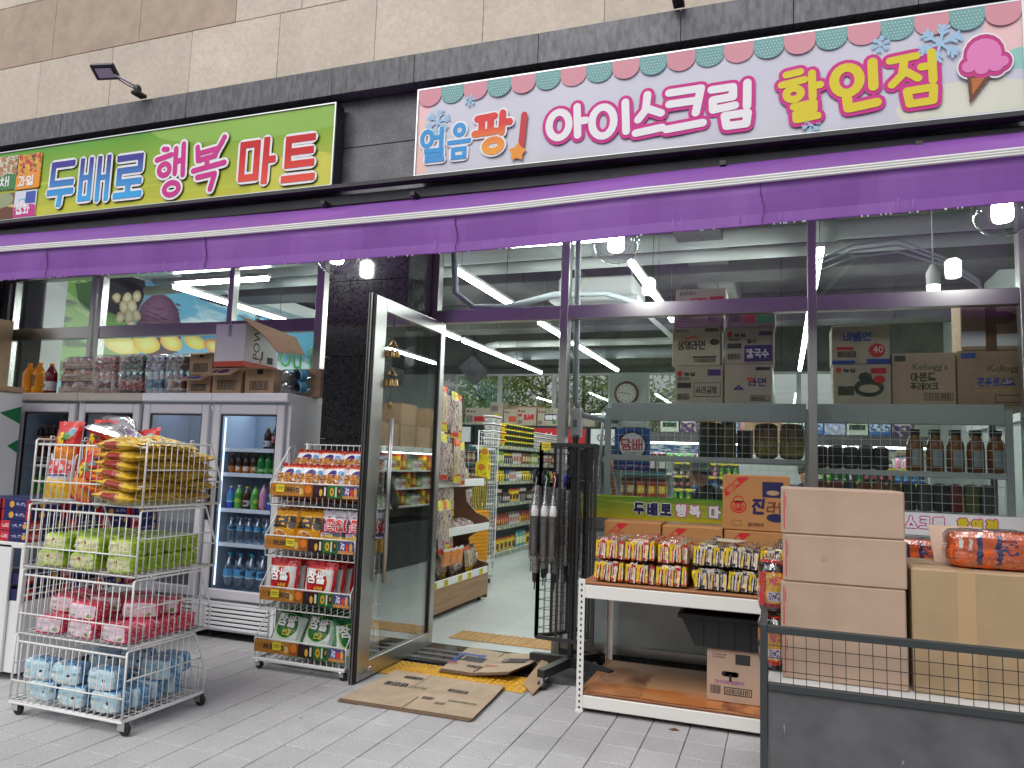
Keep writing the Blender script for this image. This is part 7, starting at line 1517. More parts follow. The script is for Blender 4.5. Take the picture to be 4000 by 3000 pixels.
# tins, feed bag, black packs, honey jars on the upper shelf
z2, z3 = 1.5945, 1.5395
for k, (px0, px1, m, top, lb) in enumerate(((1508, 1546, 'can_dark', 912, 'dark tall tin at the left of the middle shelf'), (1530, 1555, 'can_purple', 912, 'purplish tall tin second on the middle shelf'), (1556, 1590, 'can_olive', 912, 'olive tall tin third on the middle shelf'), (1592, 1626, 'can_dark', 930, 'shorter dark tin fourth on the middle shelf'))):
    a, c = at(px0, 950, 5.95).x, at(px1, 950, 5.95).x; r = (c-a)/2; zt = at(px0, top, 5.95).z
    b = MB(); b.lathe((0, 0, 0), [(0, 0), (r, .002), (r, zt-z2-.03), (r*1.02, zt-z2-.028), (r*1.02, zt-z2), (0, zt-z2)], m, 16); b.v = [(p[0]+a+r, p[1]+5.97+.1*(k == 1), p[2]+z2) for p in b.v]; t = solo(b, 'tin', lb, 'tin', (a+r, 5.97+.1*(k == 1), z2)); b = MB(); b.lathe((0, 0, 0), [(r*1.01, .05), (r*1.01, .16)], 'greypack' if k % 2 else 'brown_ink', 16); build(b, 'wrap_label', t, ) if 0 else None
pr('feed', S(110, 98, 60), [('r', .05, .05, .95, .5, S(140, 134, 50)), ('b', .05, .1, .95, .5, 8, .55, S(90, 84, 40)), ('b', 0, .5, 1, 1, 5, .5, S(104, 62, 36))], .4, wob=.05)
for k, (px0, px1, lb) in enumerate(((1630, 1680, 'yellow and brown feed bag on the middle shelf'), (1684, 1738, 'brown feed bag beside the shelf post'))):
    a, c = at(px0, 950, 5.95).x, at(px1, 950, 5.95).x; b = MB(); softbox(b, c-a, .14, .27, 'feed', front='feed', k=5, n=5, jit=.006, seed=k, org=((a+c)/2, 5.95, z2)); solo(b, 'feed_bag', lb, 'bag', ((a+c)/2, 5.95, z2))
pr('bpack', S(24, 26, 30), [('r', .1, .08, .6, .2, S(90, 92, 92)), ('r', .0, .75, 1, .8, S(60, 50, 62)), ('b', .2, .3, .9, .7, 9, .62, S(50, 52, 56))], .35)
for k in range(5):
    a = at(1772+33*k, 985, 5.95).x; b = MB(); softbox(b, .098, .1, .165+.006*(k % 2), 'bpack', front='bpack', k=9, n=4, jit=.002, seed=k, org=(a, 5.93, z3)); solo(b, 'black_pack', 'black carton pack on the right shelf, %s from the mullion' % ORD[k], 'pack', (a, 5.93, z3), 'black packs on the right shelf')
for k in range(5):
    a = at(1976+44*k, 985, 5.95).x; t = thing('honey_jar', 'honey jar with a dark lid and pale label, %s from the left' % ORD[k], 'jar', (a, 5.95, z3), 'honey jars on the right shelf'); r = .056
    b = MB(); b.lathe((a, 5.95, z3), [(0, 0), (r, .004), (r, .17), (r*.94, .2), (r*.62, .235), (r*.62, .255)], 'honey', 14); build(b, 'jar_body', t)
    b = MB(); b.lathe((a, 5.95, z3), [(r*.7, .256), (r*.72, .262), (r*.72, .292), (0, .294)], 'blackpack', 14); build(b, 'lid', t)
    b = MB(); n_ = 7
    for i in range(n_): t0, t1 = math.radians(-125+70*i/n_+10), math.radians(-125+70*(i+1)/n_+10); b.face([(a+r*1.02*math.cos(t0), 5.95+r*1.02*math.sin(t0), z3+.04), (a+r*1.02*math.cos(t1), 5.95+r*1.02*math.sin(t1), z3+.04), (a+r*1.02*math.cos(t1), 5.95+r*1.02*math.sin(t1), z3+.15), (a+r*1.02*math.cos(t0), 5.95+r*1.02*math.sin(t0), z3+.15)], 'jar_label', True)
    build(b, 'paper_label', t)
for k in range(12):
    x = .27+.095*k; cm = ['maroon', 'maroon', 'greypack', 'honey', 'honey', 'feed', 'green_dk', 'greypack', 'green_dk', 'maroon', 'can_olive', 'greypack'][k]; b = MB(); softbox(b, .085, .12, .2, cm, k=8, n=3, jit=.003, seed=k, org=(x, 5.93, 1.2595)); solo(b, 'goods_pack', 'dark goods pack on the low right shelf behind the mesh, %s from left' % ORD[k], 'pack', (x, 5.93, 1.2595), 'packs on the low right shelf')
# tobacco sign behind the mesh
t = thing('tobacco_sign', 'blue tobacco shop sign with white disc hanging behind the mesh', 'sign', (-1.09, 5.84, 1.47)); sx0, sx1, sz0, sz1 = -1.235, -.955, 1.475, 1.80
pr('sg_blue', S(36, 110, 180), [('r', 0, .0, 1, .18, S(44, 44, 110)), ('b', .1, .04, .9, .14, 22, .55, S(150, 160, 200), (1, .6, 1))], .35, top=S(30, 90, 170))
b = MB(); b.box(sx0, sx1, 5.835, 5.839, sz0, sz1, 'sg_blue', front='sg_blue', c=.0015); build(b, 'board', t)
b = MB(); cxx, czz = (sx0+sx1)/2, sz0+.19; b.put(ellp(0, 0, .118, .118, 0, 28), 'navy', (cxx, 5.835, czz), d=.002); b.put(ellp(0, 0, .10, .10, 0, 28), 'white_ink', (cxx, 5.835, czz), d=.004); build(b, 'disc', t)
b = MB(); b.put(hangul('담배', .080, .09, .012, -.087, -.035), 'red', (cxx, 5.835, czz), d=.006); b.put(latin('CIGARETTES', .021, -.068, -.068), 'ink', (cxx, 5.835, czz), d=.006); build(b, 'lettering', t)
# printed strips along the glass
pr('strip_green', S(196, 186, 40), [('b', 0, 0, 1, 1, 2, .55, S(170, 190, 60), (1, 4, 1)), ('r', 0, .0, 1, .12, S(206, 186, 30))], .4, top=S(70, 140, 44), wob=.06)
t = thing('window_banner', 'green and yellow banner strip stuck along the window glass', 'banner', (-.7, 5.69, 1.115))
b = MB(); b.box(-1.585, .17, 5.692, 5.6985, 1.113, 1.285, 'strip_green', front='strip_green'); build(b, 'printed_strip', t)
def wb(t, text, px0, px1, mt, ol, z0=1.145, h=.10, sw=.018, ex=.012, rnd_=False):
    x0, x1 = at(px0, 1095, 5.69).x, at(px1, 1095, 5.69).x; n = len(text); cw = (x1-x0)/(n*1.12-.12); 
    for i, (mm, e_) in enumerate(((ol, ex), (mt, 0))): b = MB(); b.put(hangul(text, cw-sw, h-sw, sw+e_, x0+sw/2, z0+sw/2, .12+sw*1.1/(cw-sw), rnd_ or e_ > 0), mm, (0, 5.692, 0), d=.001+.003*i); build(b, 'lettering' if i else 'letter_outline', t)
wb(t, '두배로', 1368, 1452, 'navy', 'white_ink'); wb(t, '행복', 1458, 1514, 'white_ink', 'magenta', rnd_=True); wb(t, '마트', 1530, 1590, 'white_ink', 'mauve', rnd_=True)
t = thing('window_banner', 'white banner strip with ice cream lettering on the right window glass', 'banner', (.8, 5.69, 1.135))
b = MB(); b.box(.24, 1.466, 5.692, 5.6985, 1.118, 1.265, 'white_ink'); build(b, 'printed_strip', t)
wb(t, '아이스크림', 1895, 2042, 'white_ink', 'magenta', 1.15, .095, .016, .012, True); wb(t, '할인점', 2066, 2156, 'yellowtxt', 'magenta', 1.145, .1, .019, .012, True)
b = MB(); p = onz(1455, 1578, 0); V = [(p[0]-.03, p[1], .004), (p[0], p[1]-.012, .008), (p[0]+.035, p[1]+.005, .004), (p[0]+.005, p[1]+.02, .01)]; V += [(x, y, z-.0015) for x, y, z in V]; b.mesh(V, [(0, 1, 2, 3), (7, 6, 5, 4), (0, 4, 5, 1), (1, 5, 6, 2), (2, 6, 7, 3), (3, 7, 4, 0)], 'brown_ink'); solo(b, 'fallen_leaf', 'small reddish brown fallen leaf on the paving before the rack table', 'leaf', (*p, 0))
# ------------------------------------------------------------------ snack stand just inside the door
st = thing('snack_stand', 'oak sided snack stand on castors just inside the doorway', 'display stand', (-3.3, 7.1, 0))
SX, S0, S1 = -3.05, 6.40, 7.86
b = MB(); b.box(SX-.015, SX, S0, S1, .07, .30, 'oak', c=.002); b.box(SX-.55, SX-.016, S0, S0+.02, .07, .36, 'oak_dark'); b.box(SX-.55, SX-.016, S0+.021, S1, .09, .11, 'oak'); build(b, 'base_box', st)
b = MB(); b.box(SX-.02, SX+.004, S0, S1, .301, .37, 'white_metal', c=.003); build(b, 'price_rail', st)
prof = [(SX-.6, .03), (SX+.0, .03), (SX+.004, .40), (SX-.10, .42), (SX-.2, .5), (SX-.24, .66), (SX-.14, .73), (SX+.0, .76), (SX+.004, .86), (SX-.04, .90), (SX-.16, .94), (SX-.28, 1.06), (SX-.30, 1.18), (SX-.2, 1.22), (SX-.08, 1.24), (SX-.07, 1.33), (SX-.3, 1.36), (SX-.6, 1.36)]
b = MB(); b.prism(prof, S1+.001, S1+.025, 'oak_dark', 'y', side='card'); build(b, 'side_panel', st)
for z, dx in ((.77, 0), (1.245, -.08)):
    b = MB(); b.box(SX-.5, SX+dx-.012, S0, S1, z, z+.02, 'white_metal'); b.box(SX+dx-.011, SX+dx+.004, S0, S1, z-.005, z+.075, 'white_metal', c=.003); build(b, 'shelf', st)
b = MB(); b.box(SX-.58, SX-.56, S0, S1, .07, 2.1, 'white_metal'); build(b, 'back_panel', st)
b = MB()
for k in range(5): y = [6.47, 6.72, 7.06, 7.3, 7.62][k]; b.box(SX+.004, SX+.008, y, y+.09, .305, .365, 'tagy')
for k in range(5): y = [6.47, 6.72, 7.06, 7.3, 7.62][k]; o = MB(); o.box(SX+.004, SX+.008, y, y+.09, .305, .365, 'tagy'); q = build(o, 'price_tag', st); o = MB(); o.put(bars(.06, .012, 8, .015, .035, k)+bars(.06, .01, 8, .015, .015, k+2), 'ink', (SX+.008, y, .305), (0, 1, 0), (0, 0, 1), (1, 0, 0), .001); build(o, 'price_print', q)
for y in (S0+.1, S1-.1):
    b = MB(); b.lathe((SX-.06, y, .035), [(0, 0), (.03, 0), (.034, .006), (.034, .02), (.03, .026), (0, .026)], 'black_rubber', 12, 'x'); build(b, 'caster', st)
b = MB(); 
for k in range(6):
    y = 6.46+.14*k; b.tube([(SX-.42, y, 2.28), (SX-.05, y, 2.28), (SX-.04, y, 2.30)], .004, 'white_metal', 5)
for k in range(4): z = 2.3+.04*k; b.tube([(SX-.12, 6.4, z), (SX-.12, 6.72, z)], .004, 'white_metal', 5)
b.tube([(SX-.12, 6.4, 2.22), (SX-.12, 6.72, 2.22), (SX-.12, 6.72, 2.44), (SX-.12, 6.4, 2.44)], .006, 'white_metal', 6, closed=True); build(b, 'hook_rack', st)
pr('fish1', S(196, 186, 160), [('b', 0, .1, 1, .9, 9, .52, S(150, 120, 80), (3, 1, 1)), ('r', 0, .84, 1, 1, S(206, 90, 40)), ('r', 0, .02, 1, .16, S(214, 190, 40)), ('r', .0, .16, 1, .19, S(190, 40, 40))], .2, crinkle=(30, .8), wob=.06)
pr('fish2', S(190, 184, 180), [('b', 0, .1, 1, .8, 8, .5, S(140, 96, 90), (3, 1, 1)), ('r', .1, .82, .9, 1, S(214, 200, 60)), ('r', 0, .0, 1, .1, S(200, 60, 46)), ('b', .1, .6, .9, .8, 14, .55, S(50, 44, 50))], .2, crinkle=(30, .8), wob=.06)
pr('fish3', S(120, 76, 50), [('b', 0, 0, 1, 1, 8, .5, S(190, 180, 176), (3, 1, 1)), ('r', 0, .85, 1, 1, S(40, 30, 30)), ('b', 0, .0, 1, .3, 10, .5, S(60, 40, 34))], .2, crinkle=(30, .8), wob=.06)
pr('chip_or', S(206, 100, 40), [('b', 0, 0, 1, 1, 26, .5, S(226, 150, 70)), ('r', 0, .85, 1, 1, S(200, 196, 190))], .2, crinkle=(30, .6))
def hang(m, w_, h, t_, x, y, z, lab, seed, grp='packets on the snack stand', rx=0, rz=math.pi/2):
    b = MB(); bag(b, w_, h, t_, m, 'bag_clear' if 0 else m, seed=seed, nx=6, ny=8); b.xf(Matrix.Rotation(rz, 4, 'Z') @ Matrix.Rotation(rx, 4, 'X')); o = MB(); o.mesh([(p[0]+x, p[1]+y, p[2]+z) for p in b.v], b.f, b.m, True, b.uv); return solo(o, 'snack_packet', lab, 'packet', (x, y, z), grp)
n_ = 0
for z, h, ms, dx in ((1.78, .46, ('fish1', 'fish3', 'fish2', 'fish1'), -.02), (1.32, .44, ('fish2', 'fish3', 'fish1', 'fish2'), .02), (.98 if 0 else 1.0, .34, ('fish3', 'fish2', 'fish3', 'fish1'), -.08)):
    for k in range(4):
        n_ += 1; y = 6.66+.15*k+.02*math.sin(n_); hang(ms[k], .17, h, .05, SX-.03+dx-.02*(k % 2), y, z-.02*k, 'dried fish packet hanging on the stand, %s row, %s from the door' % (['upper', 'middle', 'lower'][[1.78, 1.32, 1.0].index(z)], ORD[k]), n_, 'dried fish packets on the stand', rx=-.05)
for k in range(3): hang('fish2' if k != 1 else 'fish1', .17, .5, .05, SX+.03-.02*k, 6.60+.13*k, .62, 'large silvery fish packet hanging low at the near end, %s' % ORD[k], 40+k, 'large fish packets', rx=-.12)
for k in range(3): hang('chip_or', .17, .17, .03, SX+.035, 6.66+.16*k, .50, 'small orange cracker packet hanging low on the stand, %s along' % ORD[k], 50+k, 'orange cracker packets', rx=.1)
for k in range(6): hang(['fish3', 'fish1', 'fish3', 'fish3', 'fish1', 'fish3'][k], .17, .27, .1, SX-.09-.04*(k % 2), 6.75+.2*k, .34, 'dried snack packet standing in the oak base tray, %s along' % ORD[k], 60+k, 'packets in the base tray', rx=-.15)
for k in range(5): hang('fish2', .17, .22, .08, SX-.10, 6.95+.18*k, .80, 'small red and white packet lying on the stand shelf, %s along' % ORD[k], 70+k, 'packets on the stand shelf', rx=-1.2)
for k in range(4): hang('fish1', .19, .22, .1, SX-.16, 6.95+.2*k, 1.27, 'clear bread packet on the upper stand shelf, %s along' % ORD[k], 80+k, 'packets on the upper shelf', rx=-.4)
# ------------------------------------------------------------------ yellow shopping baskets
def basket_mesh():
    b = MB(); L, W2, h, tp = .23, .16, .22, .045
    def ring(z, k): a, c = L-tp+k*tp, W2-tp+k*tp; return [(-a, -c, z), (a, -c, z), (a, c, z), (-a, c, z)]
    z_ = [0, .04, .10, .15, h]; R = [ring(z, z/h) for z in z_]
    for i in range(4):
        for j in range(4): b.face([R[i][j], R[i][(j+1) % 4], R[i+1][(j+1) % 4], R[i+1][j]], 'basket')
    b.face(R[0], 'basket')
    for j in range(4):
        p, q = Vector(R[4][j]), Vector(R[4][(j+1) % 4]); b.tube([p, q], .011, 'basket', 4)
        d, nrm = (q-p), Vector(((p+q).x, (p+q).y, 0)).normalized()
        n = 10 if j % 2 == 0 else 7
        for k in range(n+1):
            t_ = k/n; a = Vector(R[1][j]).lerp(Vector(R[1][(j+1) % 4]), t_)+nrm*.003; c = p.lerp(q, t_)+nrm*.003; s_ = d.normalized()*.005
            b.face([a-s_, a+s_, c+s_, c-s_], 'basket_rib')
        b.tube([p+nrm*.012+Vector((0, 0, -.03)), q+nrm*.012+Vector((0, 0, -.03))], .007, 'basket', 4)
    return b
mat('basket_rib', S(206, 140, 30), .4)
bm0 = solo(basket_mesh(), 'shopping_basket', 'x', 'basket'); protos.append(bm0)
for k in range(13): dup(bm0, (-3.68, 8.72, .12+.046*k), 'yellow shopping basket in the nested stack by the shelves, %s from the floor' % ORD[k], (0, 0, 1.25+.01*(k % 3)), 'nested yellow shopping baskets')
t = thing('basket_trolley', 'low chrome trolley carrying the nested yellow baskets', 'trolley', (-3.68, 8.72, .012)); DX_, DY_ = .18, -.3
b = MB(); b.tube([(-3.40, 8.40, .1), (-3.40, 8.40, .42), (-3.44, 8.42, .46), (-3.7, 8.5, .46)], .014, 'chrome', 8); b.box(-3.87, -3.4, 8.42, 8.96, .08, .10, 'chrome'); build(b, 'frame', t)
for x, y in ((-3.43, 8.46), (-3.82, 8.46), (-3.43, 8.9), (-3.82, 8.9)): b = MB(); b.lathe((x-.012, y, .046), [(0, 0), (.03, 0), (.034, .006), (.034, .02), (0, .026)], 'black_rubber', 10, 'x'); build(b, 'caster', t)
# ------------------------------------------------------------------ gondola shelving
def gondola(lab, x0, x1, y0, y1, zs, face, top=1.75, rail='gond_grey', ends=True):
    t = thing('gondola_shelf', lab, 'shelf', ((x0+x1)/2, (y0+y1)/2, .012))
    b = MB(); b.box(x0+.02, x1-.02, y0+.02, y1-.02, .013, .16, 'gond_white'); build(b, 'plinth', t)
    xm, ym = (x0+x1)/2, (y0+y1)/2
    b = MB()
    if face == 'x': b.box(x0-.01, x0+.02, y0+.021, y1-.021, .161, top, 'gond_grey')
    else: b.box(x0+.021, x1-.021, y1-.02, y1+.01, .161, top, 'gond_grey')
    build(b, 'back_panel', t)
    for z in zs:
        b = MB(); b.box(x0+.03, x1-.03, y0+.03, y1-.03, z-.025, z-.001, 'gond_white'); o = build(b, 'shelf', t)
        b = MB()
        if face == 'x': b.box(x1-.029, x1, y0+.03, y1-.03, z-.045, z+.004, rail)
        else: b.box(x0+.03, x1-.03, y0, y0+.029, z-.045, z+.004, rail)
        build(b, 'price_rail', o)
        if face == 'x':
            b = MB(); r = random.Random(int(z*100)); y = y0+.1
            while y < y1-.15: b.box(x1+.0005, x1+.002, y, y+.05, z-.036, z-.004, 'tagy' if r.random() < .5 else 'tag_pale'); y += r.uniform(.12, .3)
            q = build(b, 'price_tags', o); q['kind'] = 'stuff'
    return t
mat('tag_pale', S(200, 196, 120), .5)
GX = -3.82
gz = [.20, .58, .91, 1.23, 1.49, 1.745]
gondola('long white gondola shelf full of groceries beyond the baskets', GX-.46, GX, 10.12, 14.0, gz, 'x')
ec = gondola('white end shelf with teal price rails facing the doorway', -4.95, GX, 9.32, 10.08, [.20, .60, .93, 1.23, 1.49, 1.70], 'y', 1.7, 'teal_rail')
b = MB()
for k in range(9): y = 9.34+.09*k; b.tube([(GX+.01, y, .14), (GX+.01, y, 1.9)], .004, 'white_metal', 4)
for k in range(30): z = .16+.06*k; b.tube([(GX+.01, 9.34, z), (GX+.01, 10.06, z)], .003, 'white_metal', 4)
b.tube([(GX+.01, 9.33, .14), (GX+.01, 10.07, .14), (GX+.01, 10.07, 1.92), (GX+.01, 9.33, 1.92)], .009, 'white_metal', 6, closed=True); build(b, 'mesh_end_panel', ec)
b = MB(); b.box(-4.45, -4.36, 9.36, 9.42, .17, 1.7, 'gond_white', c=.004); build(b, 'upright', ec)
b = MB()
for k in range(12): b.tube([(-4.93+.09*k, 9.315, .62), (-4.93+.09*k, 9.315, 1.66)], .003, 'white_metal', 4)
for k in range(14): b.tube([(-4.95, 9.315, .66+.075*k), (GX, 9.315, .66+.075*k)], .003, 'white_metal', 4)
build(b, 'front_mesh', ec)
gp_ = {}
def good(kind, m, w_, d, h, m2='white_ink'):
    key = (kind, m, m2)
    if key in gp_: return gp_[key]
    b = MB()
    if kind == 'box': b.box(-d/2, d/2, -w_/2, w_/2, 0, h, m, right=m, front=m, c=.003)
    elif kind == 'jar': b.lathe((0, 0, 0), [(0, 0), (w_/2, .003), (w_/2, h*.66), (w_*.36, h*.78)], m, 9, uv=True); b.lathe((0, 0, 0), [(w_*.42, h*.78), (w_*.44, h), (0, h)], m2, 9)
    elif kind == 'cup': b.lathe((0, 0, 0), [(0, 0), (w_*.36, .002), (w_*.46, h*.9)], m, 9, uv=True); b.lathe((0, 0, 0), [(w_*.5, h*.86), (w_*.5, h), (0, h*1.0)], m2, 9)
    elif kind == 'pouch': bag(b, w_, h, w_*.45, m, m, seed=3, nx=5, ny=5); b.xf(Matrix.Rotation(math.pi/2, 4, 'Z'))
    o = solo(b, {'box': 'grocery_box', 'jar': 'grocery_jar', 'cup': 'noodle_cup', 'pouch': 'grocery_pouch'}[kind], 'x', {'box': 'box', 'jar': 'jar', 'cup': 'cup', 'pouch': 'pouch'}[kind]); protos.append(o); gp_[key] = o
    return o
def gpr(n, c, c2, c3): pr(n, c, [('r', .12, .2, .88, .6, c2), ('b', .1, .1, .9, .9, 9, .6, c3), ('r', 0, .86, 1, 1, c3)], .35)
gpr('g_green', S(120, 150, 70), S(220, 214, 180), S(40, 100, 50)); gpr('g_yel', S(220, 196, 40), S(60, 50, 40), S(200, 60, 40)); gpr('g_blk', S(36, 34, 34), S(210, 206, 200), S(90, 40, 40)); gpr('g_red', S(150, 60, 46), S(224, 196, 70), S(90, 40, 30)); gpr('g_wht', S(206, 204, 196), S(170, 90, 80), S(80, 76, 70)); gpr('g_cup', S(40, 40, 36), S(226, 204, 40), S(60, 90, 40)); gpr('g_brn', S(110, 70, 44), S(200, 180, 140), S(60, 34, 24)); gpr('g_teal', S(120, 170, 170), S(230, 226, 160), S(60, 110, 120)); gpr('g_bowl', S(206, 206, 204), S(150, 156, 160), S(120, 100, 90)); gpr('g_blu', S(60, 90, 150), S(214, 200, 90), S(40, 60, 110))
lids = {'g_cup': 'yellowtxt', 'g_bowl': 'white_ink', 'g_wht': 'white_ink'}
def fill(z, y0, y1, spec, lvl, stack=1):
    y = y0
    cnts = {}
    while y < y1:
        for (kind, m, w_, d, h, m2, rep, nm) in spec:
            for k in range(rep):
                if y > y1: break
                o = good(kind, m, w_, d, h, m2)
                cc = cnts.get(nm, 0); cnts[nm] = cc+1
                for s_ in range(stack):
                    dup(o, (GX-.06-d/2, y+w_/2, z+.002+h*s_*(1.0 if kind != 'cup' else 1.01)), '%s on the %s gondola shelf, %s from near end%s' % (nm, lvl, nth(cc), '' if stack == 1 else ', %s up' % ORD[s_]), None, '%s on the %s gondola shelf' % (nm, lvl))
                y += w_+.006
            y += .02
fill(gz[5], 10.55, 11.95, [('cup', 'g_cup', .115, .115, .085, 'yellowtxt', 40, 'yellow lidded noodle cup')], 'top', 4)
fill(gz[5], 12.0, 13.9, [('cup', 'g_wht', .12, .12, .07, 'white_ink', 40, 'white noodle cup')], 'far top', 4)
for i, (y, n_) in enumerate(((10.0, 4), (10.22, 4), (10.42, 3))):
    o = good('cup', 'g_bowl' if i < 2 else 'g_yel', .2, .2, .105, 'white_ink' if i < 2 else 'yellowtxt')
    for s_ in range(n_): dup(o, (GX-.14, y+.1, gz[5]+.002+.106*s_), '%s noodle bowl in the %s tower on the gondola top, %s up' % ('white' if i < 2 else 'yellow', ['near', 'middle', 'far'][i], ORD[s_]), None, 'noodle bowls on the gondola')
fill(gz[4], 10.18, 13.9, [('box', 'g_green', .08, .12, .2, 0, 4, 'green grocery box'), ('jar', 'g_blk', .075, .075, .15, 'yellowtxt', 5, 'dark jar with a yellow lid'), ('pouch', 'g_wht', .13, .06, .19, 0, 3, 'pale grocery pouch'), ('pouch', 'g_brn', .13, .06, .2, 0, 3, 'brown grocery pouch')], 'fifth')
fill(gz[3], 10.18, 13.9, [('jar', 'g_yel', .1, .1, .15, 'yellowtxt', 4, 'yellow tin'), ('box', 'g_blu', .07, .1, .17, 0, 2, 'blue grocery box'), ('box', 'g_wht', .07, .1, .16, 0, 4, 'pale grocery box'), ('jar', 'g_bowl', .09, .09, .14, 'white_ink', 3, 'white jar')], 'fourth')
fill(gz[2], 10.18, 13.9, [('jar', 'g_blk', .06, .06, .2, 'g_wht', 5, 'dark sauce bottle'), ('box', 'g_blk', .07, .1, .15, 0, 4, 'black grocery box'), ('pouch', 'g_yel', .14, .06, .2, 0, 3, 'yellow grocery pouch')], 'third')
fill(gz[1], 10.18, 13.9, [('jar', 'g_red', .08, .08, .17, 'maroon', 8, 'brown sauce jar'), ('box', 'g_wht', .12, .14, .09, 0, 4, 'red and white tray')], 'second')
fill(gz[0], 10.18, 13.9, [('pouch', 'g_yel', .17, .09, .24, 0, 6, 'yellow snack pouch'), ('pouch', 'g_teal', .15, .08, .26, 0, 3, 'pale blue pouch')], 'lowest')
for k, z in enumerate((.60, .93, 1.23, 1.49)):
    for i in range(8):
        m = ['g_blk', 'g_wht', 'g_blk', 'g_brn'][k]; kd = ['jar', 'jar', 'box', 'box'][k]; o = good(kd, m, .09, .1, .2, 'white_ink' if k < 2 else 'ink'); dup(o, (-4.85+.125*i, 9.46, z+.002), '%s on the teal railed end shelf, %s level up, %s from the left' % ({'jar': 'bottle', 'box': 'dark box'}[kd], ORD[k], ORD[i]), (0, 0, -math.pi/2), 'goods on the teal railed shelf')
for k in range(7): o = good('jar', 'g_yel', .095, .095, .22, 'white_ink'); dup(o, (-4.86+.1*k, 9.48, 1.702), 'orange crisp tube on top of the end shelf, %s from the left' % ORD[k], None, 'crisp tubes on the end shelf')
# honey stick display hanging at the gondola corner
t = thing('stick_display', 'bright yellow stick snack display hanging at the shelf corner', 'display', (GX+.1, 9.38, .9)); hx, hy = GX+.07, 9.36
pr('stick_pr', S(226, 208, 30), [('e', .5, .7, .3, .2, S(206, 120, 40)), ('b', .1, .1, .9, .5, 8, .58, S(60, 60, 40))], .4)
b = MB(); b.box(hx-.08, hx+.09, hy-.06, hy+.06, 1.28, 1.5, 'stick_pr', front='stick_pr', right='stick_pr'); b.prism([(hx-.08, 1.5), (hx+.09, 1.5), (hx+.06, 1.62), (hx+.03, 1.7), (hx-.03, 1.7), (hx-.06, 1.62)], hy+.04, hy+.05, 'stick_pr', 'y'); build(b, 'header_box', t)
for k in range(7):
    x = hx-.09+.03*k; b = MB(); r = random.Random(k); P = [(x+.01*r.uniform(-1, 1), hy-.07-.012*(k % 2), 1.3-.1*j) for j in range(8+k % 2)]
    for p, q in zip(P, P[1:]): b.mesh([(p[0]-.013, p[1], p[2]), (p[0]+.013, p[1]-.004, p[2]), (q[0]+.013, q[1]-.004, q[2]+.004), (q[0]-.013, q[1], q[2]+.004)], [(0, 1, 2, 3)], 'stick_pr', False, [[(0, 0), (1, 0), (1, 1), (0, 1)]])
    b.tube(P, .006, 'ink', 4); build(b, 'stick_strip', t)
# ------------------------------------------------------------------ rear coolers with cartons on top
for k, (x0, x1, hd, hc, lab) in enumerate(((-7.0, -5.9, '', 'white_ink', 'black rear cooler with a white header, leftmost'), (-5.88, -4.7, '', 'black', 'black rear cooler behind the noodle cups'), (-4.68, -3.5, '콜라', 'red', 'black rear cooler with a red lettered header'), (-3.48, -2.4, '', 'white_ink', 'black rear cooler with a white lettered header'))):
    t = thing('rear_cooler', lab, 'cooler', ((x0+x1)/2, 14.5, .012)); b = MB(); b.box(x0, x1, 14.1, 14.95, .013, 2.25, 'black_paint', c=.01); build(b, 'body', t)
    b = MB(); b.box(x0+.04, x1-.04, 14.07, 14.098, 1.9, 2.2, hc); hb = build(b, 'header', t)
    b = MB(); b.box(x0+.06, x1-.06, 14.08, 14.098, .3, 1.86, 'pane_cool'); build(b, 'door_pane', t)
    if hd or k == 3: b = MB(); b.put(latin('e Hot' if k == 2 else 'Ouon', .16), 'white_ink' if k == 2 else 'maroon', (x0+.15, 14.07, 1.96), d=.003); build(b, 'lettering', hb)
ZC = 2.252
for k, (R, z0, lab, it) in enumerate((((1005, 881, 1060, 918), ZC, 'tan carton on the rear coolers with a red oval, leftmost', NS[:2]+[('r', 'red', .35, .2, .95, .5), ('b', 'ink', .05, .15, .25, .4)]),
    ((1058, 869, 1086, 918), ZC, 'tall tan carton with yellow print on the rear coolers', [('e', 'yellowtxt', .5, .35, .35, .14), ('b', 'ink', .1, .6, .5, .25)]), ((1060+28, 883, 1116, 918), ZC, 'tan carton with an orange panel on the rear coolers', NS[:2]+[('r', 'sc_or', .4, .2, .95, .55)]),
    ((1117, 880, 1158, 918), ZC, 'tan carton with red outlined lettering on the rear coolers', NS[:2]+[('h', 'red', '포스틱', .16, .3, .03, .36, .3), ('b', 'ink', .05, .1, .22, .2), ('r', 'red', .06, .5, .26, .64)]), ((1161, 882, 1204, 920), ZC, 'tan carton with a navy panel and green stripes on the rear coolers', NS[:2]+[('r', 'navy', .36, .3, .96, .68), ('h', 'white_ink', '양파링', .17, .24, .025, .4, .36), ('r', 'green_ink', .4, .7, .45, .95), ('r', 'green_ink', .55, .7, .6, .95), ('r', 'green_ink', .7, .7, .75, .95), ('e', 'green_ink', .85, .2, .1, .1), ('b', 'ink', .05, .1, .2, .2)]),
    ((1204, 895, 1232, 922), ZC, 'tan carton low in the stack beside the mullion on the rear coolers', NS[:2]+[('b', 'ink', .1, .2, .7, .3)]), ((1238, 897, 1285, 930), 1.95, 'tan carton with a dark label right of the door mullion', NS[:2]+[('r', 'purple_ink', .4, .3, .95, .55)]))):
    zt_ = scarton(R, z0, lab, it, y0=14.2, m='card_pale')
    if k == 5: scarton((1205, 862, 1231, 894), zt_, 'tan carton on top of the stack beside the mullion', NS[:2]+[('b', 'ink', .1, .2, .7, .3)], y0=14.2)
b = MB(); b.box(-5.6, -4.5, 14.55, 14.9, ZC, ZC+.42, 'card', c=.01); solo(b, 'carton', 'long open brown carton behind the others on the rear coolers', 'carton', (-5, 14.7, ZC))
